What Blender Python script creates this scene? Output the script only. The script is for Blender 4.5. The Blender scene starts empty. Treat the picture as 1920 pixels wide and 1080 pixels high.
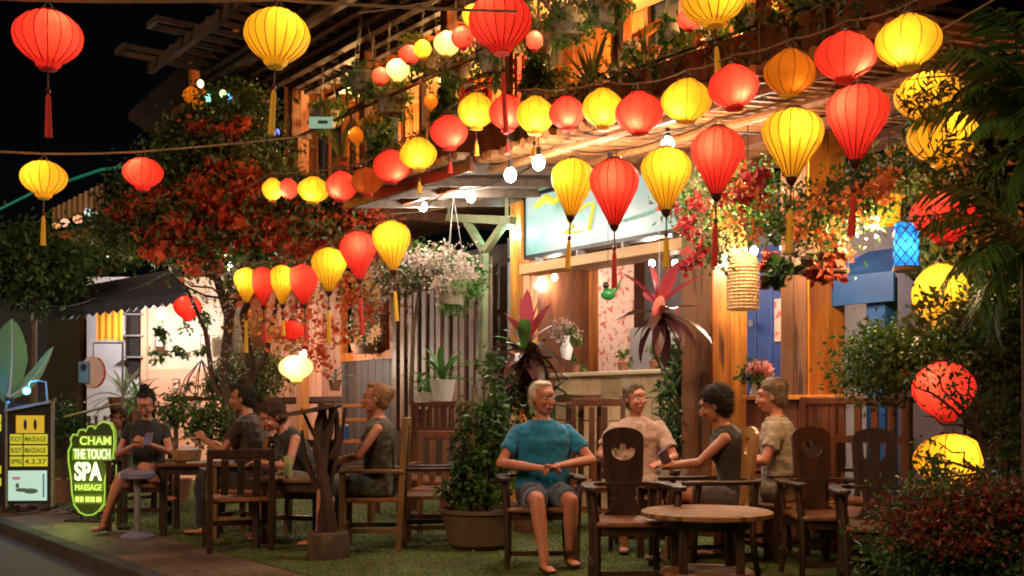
import bpy, bmesh, math, random
import numpy as np
from mathutils import Vector, Matrix, Euler
random.seed(7); RNG = np.random.default_rng(7)
R = math.radians
sc = bpy.context.scene

# ------------------------------------------------------------------ camera
EYE, FPX, HORX, HORY = 1.2, 2058.0, 960.0, 765.0
cam_d = bpy.data.cameras.new('camera'); cam = bpy.data.objects.new('camera', cam_d); sc.collection.objects.link(cam)
cam.location = (0, 0, EYE); cam.rotation_euler = (R(90), 0, 0)
cam_d.sensor_width = 36; cam_d.lens = 36 * FPX / 1920; cam_d.shift_y = (HORY - 540) / 1920
cam_d.clip_start = 0.1; cam_d.clip_end = 400
sc.camera = cam

# ------------------------------------------------------------------ night sky, added warm fill sun from behind the camera, exposure
world = bpy.data.worlds.new('World'); sc.world = world; world.use_nodes = True
wn = world.node_tree.nodes; wl = world.node_tree.links
sky = wn.new('ShaderNodeTexSky'); sky.sky_type = 'NISHITA'; sky.sun_disc = False
sky.sun_elevation = R(38); sky.sun_rotation = R(205); 
wn['Background'].inputs['Strength'].default_value = 0.0003
wl.new(sky.outputs['Color'], wn['Background'].inputs['Color'])
SUN_STRENGTH = 1.35
sd = bpy.data.lights.new('sun', 'SUN'); sd.energy = SUN_STRENGTH; sd.angle = R(25); sd.color = (1.0, 0.60, 0.33)
so = bpy.data.objects.new('sun', sd); sc.collection.objects.link(so)
so.rotation_euler = (R(55), 0, R(-30))
sc.view_settings.view_transform = 'Standard'; sc.view_settings.look = 'None'
sc.view_settings.exposure = 0.3; sc.view_settings.gamma = 1.0; sc.view_settings.use_curve_mapping = False
sc.render.engine = 'CYCLES'
sc.cycles.use_denoising = True
sc.cycles.max_bounces = 5; sc.cycles.diffuse_bounces = 3; sc.cycles.transmission_bounces = 4; sc.cycles.transparent_max_bounces = 6
sc.cycles.sample_clamp_indirect = 4.0; sc.cycles.sample_clamp_direct = 0.0
sc.cycles.caustics_reflective = False; sc.cycles.caustics_refractive = False
sc.cycles.pixel_filter_type = 'BLACKMAN_HARRIS'; sc.cycles.filter_width = 1.9
LG = 3.0     # lamp power scale

# ------------------------------------------------------------------ coordinates
def W(px, py, Y): return Vector(((px - HORX) / FPX * Y, Y, EYE + (HORY - py) / FPX * Y))
def HP(px, py, z):
    Y = (z - EYE) * FPX / (HORY - py); return W(px, py, Y)
UO = Vector((1.92, 10.5, 0)); UU = Vector((0.6, -0.8, 0)); NN = Vector((0.8, 0.6, 0))
TH = math.atan2(-0.8, 0.6)
def B(u, n, z=0.0): return UO + UU * u + NN * n + Vector((0, 0, z))
def FP(px, py, n):
    a = (px - HORX) / FPX
    u = (a * (10.5 + 0.6 * n) - 1.92 - 0.8 * n) / (0.6 + 0.8 * a)
    Y = 10.5 - 0.8 * u + 0.6 * n
    return u, EYE + (HORY - py) / FPX * Y
def FW(px, py, n):
    u, z = FP(px, py, n); return B(u, n, z)
def ppm(Y): return FPX / Y

# ------------------------------------------------------------------ materials
MATS = {}
def nt(name):
    m = bpy.data.materials.new(name); m.use_nodes = True
    return m, m.node_tree.nodes, m.node_tree.links, m.node_tree.nodes['Principled BSDF']
def pmat(name, c1, c2=None, scale=6, stretch=(1, 1, 1), rough=0.7, bump=0.15, metal=0.0, spots=None, obj_var=0.12, emit=None, rot=0.0, island=False, coat=0.0, sheen=0.0, detail=6):
    if name in MATS: return MATS[name]
    m, n, l, p = nt(name); MATS[name] = m
    c2 = c2 or tuple(x * 0.6 for x in c1)
    tc = n.new('ShaderNodeTexCoord'); mp = n.new('ShaderNodeMapping'); mp.inputs['Scale'].default_value = stretch
    mp.inputs['Rotation'].default_value = (0, 0, rot)
    l.new(tc.outputs['Object'], mp.inputs['Vector'])
    if rot:
        mp.vector_type = 'TEXTURE'; mp.inputs['Scale'].default_value = tuple(1 / s for s in stretch)
    ns = n.new('ShaderNodeTexNoise'); ns.inputs['Scale'].default_value = scale; ns.inputs['Detail'].default_value = detail; ns.inputs['Roughness'].default_value = 0.62
    l.new(mp.outputs['Vector'], ns.inputs['Vector'])
    rp = n.new('ShaderNodeValToRGB'); rp.color_ramp.elements[0].position = 0.3; rp.color_ramp.elements[1].position = 0.7
    rp.color_ramp.elements[0].color = (*c2, 1); rp.color_ramp.elements[1].color = (*c1, 1)
    l.new(ns.outputs['Fac'], rp.inputs['Fac']); col = rp.outputs['Color']
    if spots:
        vs = n.new('ShaderNodeTexNoise'); vs.inputs['Scale'].default_value = spots[1]; vs.inputs['Detail'].default_value = 2
        l.new(mp.outputs['Vector'], vs.inputs['Vector'])
        r2 = n.new('ShaderNodeValToRGB'); r2.color_ramp.elements[0].position = spots[2]; r2.color_ramp.elements[1].position = spots[2] + 0.08
        l.new(vs.outputs['Fac'], r2.inputs['Fac'])
        mx = n.new('ShaderNodeMix'); mx.data_type = 'RGBA'; l.new(r2.outputs['Color'], mx.inputs[0]); l.new(col, mx.inputs[6]); mx.inputs[7].default_value = (*spots[0], 1)
        col = mx.outputs[2]
    if obj_var or island:
        src = n.new('ShaderNodeNewGeometry').outputs['Random Per Island'] if island else n.new('ShaderNodeObjectInfo').outputs['Random']
        mr = n.new('ShaderNodeMapRange'); mr.inputs[3].default_value = 1 - (obj_var or .3); mr.inputs[4].default_value = 1 + (obj_var or .3)
        l.new(src, mr.inputs[0])
        vm = n.new('ShaderNodeVectorMath'); vm.operation = 'SCALE'; l.new(col, vm.inputs[0]); l.new(mr.outputs[0], vm.inputs['Scale'])
        col = vm.outputs[0]
    l.new(col, p.inputs['Base Color'])
    p.inputs['Roughness'].default_value = rough; p.inputs['Metallic'].default_value = metal
    p.inputs['Coat Weight'].default_value = coat; p.inputs['Sheen Weight'].default_value = sheen
    if bump:
        b = n.new('ShaderNodeBump'); b.inputs['Strength'].default_value = min(1, bump); b.inputs['Distance'].default_value = 0.02
        l.new(ns.outputs['Fac'], b.inputs['Height']); l.new(b.outputs['Normal'], p.inputs['Normal'])
    if emit:
        p.inputs['Emission Color'].default_value = (*emit[0], 1); p.inputs['Emission Strength'].default_value = emit[1]
    return m
def leafmat(name, cols, rough=0.45, trans=0.35):
    if name in MATS: return MATS[name]
    m, n, l, p = nt(name); MATS[name] = m
    g = n.new('ShaderNodeNewGeometry'); oi = n.new('ShaderNodeObjectInfo')
    ad = n.new('ShaderNodeMath'); ad.operation = 'ADD'; l.new(g.outputs['Random Per Island'], ad.inputs[0]); l.new(oi.outputs['Random'], ad.inputs[1])
    fr = n.new('ShaderNodeMath'); fr.operation = 'FRACT'; l.new(ad.outputs[0], fr.inputs[0])
    rp = n.new('ShaderNodeValToRGB'); els = rp.color_ramp.elements
    while len(els) < len(cols): els.new(0.5)
    for i, c in enumerate(cols): els[i].position = i / max(1, len(cols) - 1); els[i].color = (*c, 1)
    l.new(fr.outputs[0], rp.inputs['Fac']); l.new(rp.outputs['Color'], p.inputs['Base Color']); p.inputs['Roughness'].default_value = rough
    tr = n.new('ShaderNodeBsdfTranslucent'); l.new(rp.outputs['Color'], tr.inputs['Color'])
    mx = n.new('ShaderNodeMixShader'); mx.inputs[0].default_value = trans
    l.new(p.outputs[0], mx.inputs[1]); l.new(tr.outputs[0], mx.inputs[2]); l.new(mx.outputs[0], n['Material Output'].inputs['Surface'])
    return m
def glowmat(name, col, strength):
    if name in MATS: return MATS[name]
    m, n, l, p = nt(name); MATS[name] = m
    p.inputs['Base Color'].default_value = (*[x * .35 for x in col], 1); p.inputs['Emission Color'].default_value = (*col, 1); p.inputs['Emission Strength'].default_value = strength
    return m
def silkmat(name, base, emi, strength):
    """lit silk: lets the bulb's light through and glows over its whole skin"""
    if name in MATS: return MATS[name]
    m, n, l, p = nt(name); MATS[name] = m
    tc = n.new('ShaderNodeTexCoord'); mp = n.new('ShaderNodeMapping'); mp.inputs['Scale'].default_value = (9, 9, 1.3)
    ns = n.new('ShaderNodeTexNoise'); ns.inputs['Scale'].default_value = 3.0; ns.inputs['Detail'].default_value = 5
    oi = n.new('ShaderNodeObjectInfo'); va = n.new('ShaderNodeVectorMath'); va.operation = 'ADD'
    l.new(tc.outputs['Object'], mp.inputs['Vector']); l.new(mp.outputs[0], va.inputs[0]); l.new(oi.outputs['Random'], va.inputs[1]); l.new(va.outputs[0], ns.inputs['Vector'])
    mr = n.new('ShaderNodeMapRange'); mr.inputs[1].default_value = 0.3; mr.inputs[2].default_value = 0.7; mr.inputs[3].default_value = 0.45; mr.inputs[4].default_value = 1.3
    l.new(ns.outputs['Fac'], mr.inputs[0])
    ov = n.new('ShaderNodeMapRange'); ov.inputs[3].default_value = 0.78; ov.inputs[4].default_value = 1.18; l.new(oi.outputs['Random'], ov.inputs[0])
    ml = n.new('ShaderNodeMath'); ml.operation = 'MULTIPLY'; l.new(mr.outputs[0], ml.inputs[0]); l.new(ov.outputs[0], ml.inputs[1])
    sc_ = n.new('ShaderNodeMath'); sc_.operation = 'MULTIPLY'; sc_.inputs[1].default_value = strength; l.new(ml.outputs[0], sc_.inputs[0])
    p.inputs['Base Color'].default_value = (*base, 1); p.inputs['Roughness'].default_value = 0.55; p.inputs['Specular IOR Level'].default_value = 0.15
    p.inputs['Emission Color'].default_value = (*emi, 1); l.new(sc_.outputs[0], p.inputs['Emission Strength'])
    tr = n.new('ShaderNodeBsdfTranslucent'); tr.inputs['Color'].default_value = (*[min(1, b * 1.12) for b in base], 1)
    mx = n.new('ShaderNodeMixShader'); mx.inputs[0].default_value = 0.45
    l.new(p.outputs[0], mx.inputs[1]); l.new(tr.outputs[0], mx.inputs[2]); l.new(mx.outputs[0], n['Material Output'].inputs['Surface'])
    return m

# ------------------------------------------------------------------ mesh builder
def rotto(d):
    return Vector(d).normalized().to_track_quat('Z', 'Y').to_matrix()
class MB:
    def __init__(s): s.v = []; s.f = []
    def add(s, vs, fs):
        o = len(s.v); s.v += [tuple(v) for v in vs]; s.f += [tuple(i + o for i in f) for f in fs]; return s
    def hexa(s, c):
        return s.add(c, [(0, 3, 2, 1), (4, 5, 6, 7), (0, 1, 5, 4), (1, 2, 6, 5), (2, 3, 7, 6), (3, 0, 4, 7)])
    def box(s, c, d, rz=0.0, rx=0.0, ry=0.0):
        m = Matrix.Translation(Vector(c)) @ Euler((rx, ry, rz)).to_matrix().to_4x4()
        x, y, z = d[0] / 2, d[1] / 2, d[2] / 2
        return s.hexa([m @ Vector(q) for q in ((-x, -y, -z), (x, -y, -z), (x, y, -z), (-x, y, -z), (-x, -y, z), (x, -y, z), (x, y, z), (-x, y, z))])
    def bb(s, u0, u1, n0, n1, z0, z1, z0b=None, z1b=None):
        """box in building axes; z0b / z1b are the heights at n1 when it slopes"""
        a = z0 if z0b is None else z0b; b = z1 if z1b is None else z1b
        return s.hexa([B(u0, n0, z0), B(u1, n0, z0), B(u1, n1, a), B(u0, n1, a), B(u0, n0, z1), B(u1, n0, z1), B(u1, n1, b), B(u0, n1, b)])
    def beam(s, p, q, w, h, up=(0, 0, 1)):
        p, q = Vector(p), Vector(q); d = (q - p).normalized(); r = d.cross(Vector(up))
        if r.length < 1e-4: r = d.cross(Vector((0, 1, 0)))
        r.normalize(); t = r.cross(d).normalized(); r = r * w / 2; t = t * h / 2
        return s.hexa([p - r - t, p + r - t, p + r + t, p - r + t, q - r - t, q + r - t, q + r + t, q - r + t])
    def tube(s, pts, rad, seg=8, cap=True, flat=1.0):
        pts = [Vector(p) for p in pts]; k = len(pts)
        rad = [rad] * k if isinstance(rad, (int, float)) else list(rad)
        o = len(s.v); ref = None
        for i, p in enumerate(pts):
            d = (pts[min(i + 1, k - 1)] - pts[max(i - 1, 0)])
            d = d.normalized() if d.length > 1e-9 else Vector((0, 0, 1))
            if ref is None:
                ref = Vector((0, 0, 1)) if abs(d.z) < 0.9 else Vector((1, 0, 0))
            x = (ref - d * ref.dot(d)).normalized(); ref = x; y = d.cross(x)
            for j in range(seg):
                a = 2 * math.pi * j / seg
                s.v.append(tuple(p + x * math.cos(a) * rad[i] * flat + y * math.sin(a) * rad[i]))
        for i in range(k - 1):
            for j in range(seg):
                a, b = o + i * seg + j, o + i * seg + (j + 1) % seg
                s.f.append((a, b, b + seg, a + seg))
        if cap:
            s.f.append(tuple(o + j for j in range(seg))[::-1]); s.f.append(tuple(o + (k - 1) * seg + j for j in range(seg)))
        return s
    def lathe(s, prof, seg=20, c=(0, 0, 0), m=None, wob=None):
        o = len(s.v); c = Vector(c)
        for i, (r, z) in enumerate(prof):
            for j in range(seg):
                a = 2 * math.pi * j / seg; rr = r * (wob(i, a) if wob else 1)
                v = Vector((rr * math.cos(a), rr * math.sin(a), z)); v = m @ v if m else v
                s.v.append(tuple(c + v))
        for i in range(len(prof) - 1):
            for j in range(seg):
                a, b = o + i * seg + j, o + i * seg + (j + 1) % seg
                s.f.append((a, a + seg, b + seg, b))
        if prof[0][0] > 1e-5: s.f.append(tuple(o + j for j in range(seg)))
        if prof[-1][0] > 1e-5: s.f.append(tuple(o + (len(prof) - 1) * seg + j for j in range(seg))[::-1])
        return s
    def ell(s, c, r, m=None, seg=14, rings=9):
        pr = [(max(1e-6, math.sin(math.pi * i / rings)), -math.cos(math.pi * i / rings)) for i in range(rings + 1)]
        mm = (m.to_3x3() if m else Matrix.Identity(3)) @ Matrix.Diagonal(Vector(r))
        return s.lathe(pr[::-1], seg, c, mm)
    def loft(s, secs, seg=18, p=2.4):
        """secs: (centre, right vector, forward vector, half width, half depth)"""
        o = len(s.v)
        for c, rt, fw, hw, hd in secs:
            c, rt, fw = Vector(c), Vector(rt), Vector(fw)
            for j in range(seg):
                a = 2 * math.pi * j / seg; ca, sa = math.cos(a), math.sin(a)
                e = 2 / p
                s.v.append(tuple(c + rt * hw * math.copysign(abs(ca) ** e, ca) + fw * hd * math.copysign(abs(sa) ** e, sa)))
        for i in range(len(secs) - 1):
            for j in range(seg):
                a, b = o + i * seg + j, o + i * seg + (j + 1) % seg
                s.f.append((a, b, b + seg, a + seg))
        s.f.append(tuple(o + j for j in range(seg))[::-1]); s.f.append(tuple(o + (len(secs) - 1) * seg + j for j in range(seg)))
        return s
    def mesh(s, name='mesh', smooth=None, inv=None):
        me = bpy.data.meshes.new(name)
        vs = [tuple(inv @ Vector(v)) for v in s.v] if inv is not None else s.v
        me.from_pydata(vs, [], s.f); me.update()
        if smooth: me.polygons.foreach_set('use_smooth', [True] * len(me.polygons)); me.set_sharp_from_angle(angle=R(smooth))
        return me

COL = sc.collection
INV = {}
def link(o, parent=None):
    COL.objects.link(o)
    if parent is not None: o.parent = parent
    return o
def thing(name, label, cat, loc=(0, 0, 0), rz=0.0, group=None, scale=None):
    o = bpy.data.objects.new(name, None); o.empty_display_size = 0.05; o.location = loc; o.rotation_euler = (0, 0, rz)
    link(o); o['label'] = label; o['category'] = cat
    if group: o['group'] = group
    if scale: o.scale = (scale,) * 3
    INV[o.name] = (Matrix.Translation(Vector(loc)) @ Matrix.Rotation(rz, 4, 'Z') @ Matrix.Scale(scale or 1, 4)).inverted()
    return o
def part(name, mb, mat, parent=None, world=False, smooth=35, bevel=0, label=None, stuff=False):
    """world=True: the builder holds world coordinates, turned into the parent's own"""
    inv = None
    if world and parent is not None:
        q = parent
        while q.parent is not None: q = q.parent
        inv = INV.get(q.name)
    me = mb if isinstance(mb, bpy.types.Mesh) else mb.mesh(name, smooth, inv)
    if mat is not None and not me.materials: me.materials.append(mat)
    o = bpy.data.objects.new(name, me); link(o, parent)
    if bevel:
        b = o.modifiers.new('bevel', 'BEVEL'); b.width = bevel; b.segments = 2; b.limit_method = 'ANGLE'; b.angle_limit = R(40)
    if label: o['label'] = label
    if stuff: o['kind'] = 'stuff'
    return o
def tag(o, label, cat, group=None):
    o['label'] = label; o['category'] = cat
    if group: o['group'] = group
    return o
def struct(name, mb, mat, world=True, smooth=35, bevel=0):
    o = part(name, mb, mat, None, smooth=smooth, bevel=bevel); o['kind'] = 'structure'; return o
def copy_tree(o, loc=None, rz=None, label=None, parent=None, group=None):
    c = o.copy(); COL.objects.link(c)
    if parent is not None: c.parent = parent
    if loc is not None: c.location = loc
    if rz is not None: c.rotation_euler = (0, 0, rz)
    if label: c['label'] = label
    if group: c['group'] = group
    for ch in list(o.children): copy_tree(ch, parent=c)
    return c
def lamp(parent, loc, power, color, radius=0.03, k=None):
    d = bpy.data.lights.new('lamp_light', 'POINT'); d.energy = power * (k or LG); d.color = color; d.shadow_soft_size = radius
    o = bpy.data.objects.new('lamp_light', d); link(o, parent); o.location = loc
    return o
def plate(loops, depth, name='plate'):
    """flat polygon with holes, extruded; outline in local x-z, thickness along y"""
    cu = bpy.data.curves.new(name, 'CURVE'); cu.dimensions = '2D'; cu.fill_mode = 'BOTH'; cu.extrude = depth / 2
    for lp in loops:
        sp = cu.splines.new('POLY'); sp.points.add(len(lp) - 1); sp.use_cyclic_u = True
        for i, (x, y) in enumerate(lp): sp.points[i].co = (x, y, 0, 1)
    o = bpy.data.objects.new(name, cu); COL.objects.link(o)
    me = bpy.data.meshes.new_from_object(o.evaluated_get(bpy.context.evaluated_depsgraph_get()))
    bpy.data.objects.remove(o); me.transform(Matrix.Rotation(R(90), 4, 'X')); return me
def fitted(txt, cx, cz, w, h, y, mat, parent, bold=0.0):
    me = lettering(txt, 1.0, .004, bold); xs = [v.co.x for v in me.vertices]; zs = [v.co.z for v in me.vertices]
    sx, sz = w / (max(xs) - min(xs)), h / (max(zs) - min(zs)); mx, mz = (max(xs) + min(xs)) / 2, (max(zs) + min(zs)) / 2
    for v in me.vertices: v.co = ((v.co.x - mx) * sx, v.co.y, (v.co.z - mz) * sz)
    me.materials.append(mat); o = bpy.data.objects.new('lettering', me); link(o, parent); o.location = (cx, y, cz); return o
def lettering(txt, size, depth=0.004, bold=0.0, align='CENTER'):
    cu = bpy.data.curves.new('text', 'FONT'); cu.body = txt; cu.size = size; cu.extrude = depth; cu.offset = bold; cu.align_x = align; cu.align_y = 'CENTER'
    o = bpy.data.objects.new('text', cu); COL.objects.link(o)
    me = bpy.data.meshes.new_from_object(o.evaluated_get(bpy.context.evaluated_depsgraph_get()))
    bpy.data.objects.remove(o); me.transform(Matrix.Rotation(R(90), 4, 'X')); return me

# common materials
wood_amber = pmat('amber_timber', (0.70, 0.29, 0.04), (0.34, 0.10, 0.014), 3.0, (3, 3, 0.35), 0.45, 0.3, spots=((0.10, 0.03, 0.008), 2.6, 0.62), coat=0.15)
wood_dark = pmat('dark_timber', (0.062, 0.027, 0.014), (0.016, 0.008, 0.005), 5, (3, 3, 0.5), 0.4, 0.25, coat=0.2)
wood_red = pmat('red_brown_timber', (0.16, 0.05, 0.02), (0.055, 0.017, 0.008), 4, (3, 3, 0.5), 0.42, 0.25, coat=0.2)
wood_orange = pmat('orange_plank_timber', (0.48, 0.14, 0.018), (0.18, 0.042, 0.007), 3, (4, 4, 0.3), 0.5, 0.25, obj_var=0.35)
wood_pale = pmat('pale_timber', (0.50, 0.32, 0.15), (0.30, 0.17, 0.07), 3, (3, 3, 0.6), 0.5, 0.2)
wood_seat = pmat('polished_seat_timber', (0.34, 0.13, 0.045), (0.12, 0.04, 0.016), 4, (1, 5, 1), 0.42, 0.3, coat=0.2, spots=((.07, .026, .012), 4, .62))
bamboo = pmat('bamboo', (0.20, 0.085, 0.042), (0.08, 0.034, 0.02), 3, (5, 5, 0.5), 0.5, 0.2, obj_var=0.35)
steel_dark = pmat('dark_steel', (0.06, 0.055, 0.055), (0.03, 0.028, 0.028), 8, rough=0.4, bump=0.1, metal=0.6)
steel_grey = pmat('grey_steel', (0.30, 0.28, 0.27), (0.18, 0.16, 0.15), 8, rough=0.45, bump=0.1, metal=0.3)
rope_m = pmat('tan_cord', (0.33, 0.24, 0.13), (0.2, 0.14, 0.08), 30, rough=0.9, bump=0.1)
black_m = pmat('black_paint', (0.015, 0.014, 0.014), (0.008, 0.008, 0.008), 8, rough=0.4, bump=0.05)
terracotta = pmat('terracotta', (0.30, 0.13, 0.075), (0.17, 0.075, 0.045), 5, rough=0.85, bump=0.2)
soil = pmat('soil', (0.04, 0.025, 0.016), (0.02, 0.012, 0.008), 18, rough=1.0, bump=0.6)
glass_dark = pmat('dark_glass', (0.03, 0.035, 0.05), (0.015, 0.02, 0.03), 2, rough=0.08, bump=0.02)
g_dark = leafmat('dark_green_leaf', [(0.02, 0.05, 0.014), (0.04, 0.10, 0.022), (0.07, 0.14, 0.03)])
g_mid = leafmat('mid_green_leaf', [(0.02, 0.06, 0.012), (0.05, 0.13, 0.02), (0.12, 0.17, 0.03)])
g_bright = leafmat('bright_green_leaf', [(0.05, 0.16, 0.03), (0.10, 0.26, 0.05), (0.16, 0.30, 0.10)])
g_olive = leafmat('olive_leaf', [(0.05, 0.07, 0.015), (0.10, 0.12, 0.025), (0.14, 0.13, 0.03)])
bract = leafmat('red_bract', [(0.50, 0.045, 0.02), (0.72, 0.09, 0.03), (0.75, 0.20, 0.05)], 0.6, 0.5)
bract_pink = leafmat('crimson_bract', [(0.25, 0.01, 0.02), (0.42, 0.02, 0.035), (0.36, 0.06, 0.04)], 0.6, 0.5)
petal_white = leafmat('white_petal', [(0.42, 0.33, 0.27), (0.55, 0.47, 0.40), (0.38, 0.20, 0.16)], 0.6, 0.5)
cord_pink = leafmat('pink_cordyline_leaf', [(0.38, 0.05, 0.07), (0.50, 0.09, 0.12), (0.30, 0.03, 0.06)], 0.35, 0.3)
cord_dark = leafmat('maroon_cordyline_leaf', [(0.10, 0.03, 0.035), (0.05, 0.035, 0.02), (0.14, 0.04, 0.045)], 0.35, 0.25)
bark = pmat('bark', (0.10, 0.065, 0.04), (0.04, 0.025, 0.016), 14, (1, 1, 0.35), 0.95, 0.8)
twig = pmat('pale_twig', (0.19, 0.14, 0.085), (0.09, 0.06, 0.04), 14, (1, 1, 0.35), 0.95, 0.5)

# foliage: many small folded leaves spread in clumps through a set of ellipsoids (world coordinates)
def leaves(blobs, size, aspect=0.5, clump=0.5, droop=0.3, shell=0.35, inv=None, seed=0, name='leaves'):
    rng = np.random.default_rng(seed + 11)
    P = []
    for c, r, cnt in blobs:
        c = np.array(c); r = np.array(r) if hasattr(r, '__len__') else np.array([r] * 3)
        k = max(3, cnt // 28)
        cc = rng.normal(size=(k, 3)); cc /= np.linalg.norm(cc, axis=1)[:, None]; cc *= (rng.random((k, 1)) ** shell)
        idx = rng.integers(0, k, cnt)
        free = rng.normal(size=(cnt, 3)) * clump * 0.42
        pts = cc[idx] + free
        P.append(c + pts * r)
    P = np.concatenate(P); N = len(P)
    d = rng.normal(size=(N, 3)); d[:, 2] -= droop * 1.5; d /= np.linalg.norm(d, axis=1)[:, None]
    a = rng.normal(size=(N, 3)); x = np.cross(d, a); x /= np.linalg.norm(x, axis=1)[:, None] + 1e-9; nrm = np.cross(x, d)
    L = size * (0.6 + 0.8 * rng.random(N))[:, None]; Wd = L * aspect * 0.5
    v = np.stack([P, P + d * L * 0.45 + x * Wd + nrm * Wd * 0.35, P + d * L - nrm * L * 0.15, P + d * L * 0.45 - x * Wd + nrm * Wd * 0.35], 1).reshape(-1, 3)
    if inv is not None:
        m = np.array(inv); v = v @ m[:3, :3].T + m[:3, 3]
    me = bpy.data.meshes.new(name)
    me.vertices.add(4 * N); me.vertices.foreach_set('co', v.astype(np.float32).ravel())
    b = (np.arange(N) * 4)[:, None]; tri = np.concatenate([b + 0, b + 1, b + 2, b + 0, b + 2, b + 3], 1).reshape(-1).astype(np.int32)
    me.loops.add(6 * N); me.loops.foreach_set('vertex_index', tri)
    me.polygons.add(2 * N); me.polygons.foreach_set('loop_start', (np.arange(2 * N) * 3).astype(np.int32))
    me.update(calc_edges=True); me.validate()
    return me
def foliage(root, mat, blobs, size, name='foliage', **kw):
    me = leaves(blobs, size, inv=INV[root.name], **kw); me.materials.append(mat)
    o = bpy.data.objects.new(name, me); link(o, root); o['kind'] = 'stuff'; return o
def strap(length, width, curve=0.5, fold=0.25, seg=8, tip=0.15, base=0.5, ripple=0.0):
    """one arching strap leaf growing from the origin along +x and up"""
    mb = MB(); vs = []; a = R(65); p = Vector((0, 0, 0)); st = length / seg
    for i in range(seg + 1):
        t = i / seg; w = width / 2 * (base + (1 - base) * math.sin(min(1, t * 1.6) * math.pi / 2)) * (1 - max(0, (t - 0.45) / 0.55) ** 1.7 * (1 - tip * (t < 1)))
        w = max(w, 0.001); up = Vector((-math.sin(a), 0, math.cos(a)))
        rp = ripple * math.sin(i * 2.1)
        vs += [p + Vector((0, w, 0)) + up * w * (fold + rp), p, p - Vector((0, w, 0)) + up * w * (fold - rp)]
        p = p + Vector((math.cos(a), 0, math.sin(a))) * st; a -= curve * (0.5 + t) * 1.5 / seg * 2
    fs = []
    for i in range(seg):
        o = i * 3; fs += [(o, o + 1, o + 4, o + 3), (o + 1, o + 2, o + 5, o + 4)]
    return mb.add(vs, fs)
def rosette(root, c, n, length, width, mat, name='leaf', curve=0.5, tilt=(0, 50), seed=0, fold=0.25, variants=3, base=0.5, ripple=0.0, yaw=None):
    rng = random.Random(seed); ms = []
    for k in range(variants):
        me = strap(length * (0.85 + 0.15 * k), width * (0.9 + .1 * k), curve * (0.7 + 0.3 * k), fold, base=base, ripple=ripple).mesh(name, 60); me.materials.append(mat); ms.append(me)
    inv = INV[root.name]
    for i in range(n):
        o = bpy.data.objects.new(name, ms[i % variants]); link(o, root)
        th = i * 2.39996 + rng.uniform(-.25, .25) if yaw is None else R(rng.uniform(*yaw)); tl = R(tilt[0] + (tilt[1] - tilt[0]) * (i + .5) / n + rng.uniform(-6, 6))
        m = Matrix.Translation(inv @ Vector(c)) @ Matrix.Rotation(th, 4, 'Z') @ Matrix.Rotation(tl, 4, 'Y') @ Matrix.Rotation(R(rng.uniform(-15, 15)), 4, 'X')
        s = rng.uniform(0.8, 1.15); o.matrix_basis = m @ Matrix.Scale(s, 4)
# ================================================================== GROUND
asph = pmat('asphalt', (0.13, 0.12, 0.12), (0.075, 0.07, 0.072), 14, rough=0.75, bump=0.35)
pave_m = pmat('brown_paving', (0.16, 0.095, 0.062), (0.09, 0.055, 0.038), 9, rough=0.7, bump=0.3, obj_var=0.3)
kerb_m = pmat('dark_kerb_stone', (0.06, 0.055, 0.06), (0.03, 0.028, 0.03), 9, rough=0.8, bump=0.3)
turf_m = pmat('turf', (0.085, 0.12, 0.018), (0.045, 0.065, 0.010), 3, rough=0.95, bump=0.5, spots=((0.10, 0.075, 0.035), 1.6, .62), detail=12)
tile_m = pmat('shop_floor_tile', (0.18, 0.12, 0.08), (0.12, 0.08, 0.055), 3, rough=0.35, bump=0.1, obj_var=0.2)
struct('ground', MB().box((0, 60, -0.35), (300, 300, 0.3)), asph)
struct('road', MB().bb(-60, 20, -14, -5.12, -0.2, -0.1), asph)
for i in range(34):       # kerb stones, one by one
    o = part('kerb_stone', MB().bb(-26 + i * 0.8, -26 + i * 0.8 + 0.785, -5.25, -5.1, -0.12, 0.012), kerb_m, bevel=0.012); o['kind'] = 'structure'
pv = bpy.data.objects.new('pavement', MB().bb(-40, 8, -5.095, 14, -0.14, -0.012).mesh('pavement')); link(pv); pv['kind'] = 'structure'; pv.data.materials.append(kerb_m)
pm = MB().bb(0, 0.388, -5.09, -4.70, -0.010, 0.0).mesh('paving_stone'); pm.materials.append(pave_m)
for i in range(50):
    for j in range(2):
        o = bpy.data.objects.new('paving_stone', pm); link(o, pv); o.location = UU * (-18 + i * 0.394) + NN * (j * 0.396) + Vector((0, 0, random.uniform(-.001, .001)))
struct('lawn', MB().bb(-40, 8, -4.29, 0.3, -0.011, 0.006), turf_m)
# short turf blades standing on the lawn
rng = np.random.default_rng(3); n = 42000
uu = -13 + 15 * rng.random(n); nn_ = -4.32 + 3.9 * rng.random(n)
base = np.stack([1.92 + .6 * uu + .8 * nn_, 10.5 - .8 * uu + .6 * nn_, np.full(n, .004)], 1)
aa = rng.random(n) * 6.283; h = .010 + .014 * rng.random(n); w = .005
dx = np.stack([np.cos(aa) * w, np.sin(aa) * w, np.zeros(n)], 1); lean = rng.normal(size=(n, 3)) * .009; lean[:, 2] = h
vv = np.stack([base - dx, base + dx, base + lean], 1).reshape(-1, 3)
gme = bpy.data.meshes.new('grass'); gme.from_pydata(vv.tolist(), [], (np.arange(3 * n).reshape(-1, 3)).tolist())
gme.materials.append(leafmat('turf_blade', [(0.05, 0.08, 0.012), (0.085, 0.13, 0.018), (0.13, 0.15, 0.03)]))
go = bpy.data.objects.new('grass', gme); link(go); go['kind'] = 'stuff'; go['label'] = 'short green turf between the tables and the paving'; go['category'] = 'grass'
fl = bpy.data.objects.new('shop_floor', MB().bb(-12, 8, 0.3, 9, -0.011, 0.003).mesh('shop_floor')); link(fl); fl['kind'] = 'structure'; fl.data.materials.append(tile_m)

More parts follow.
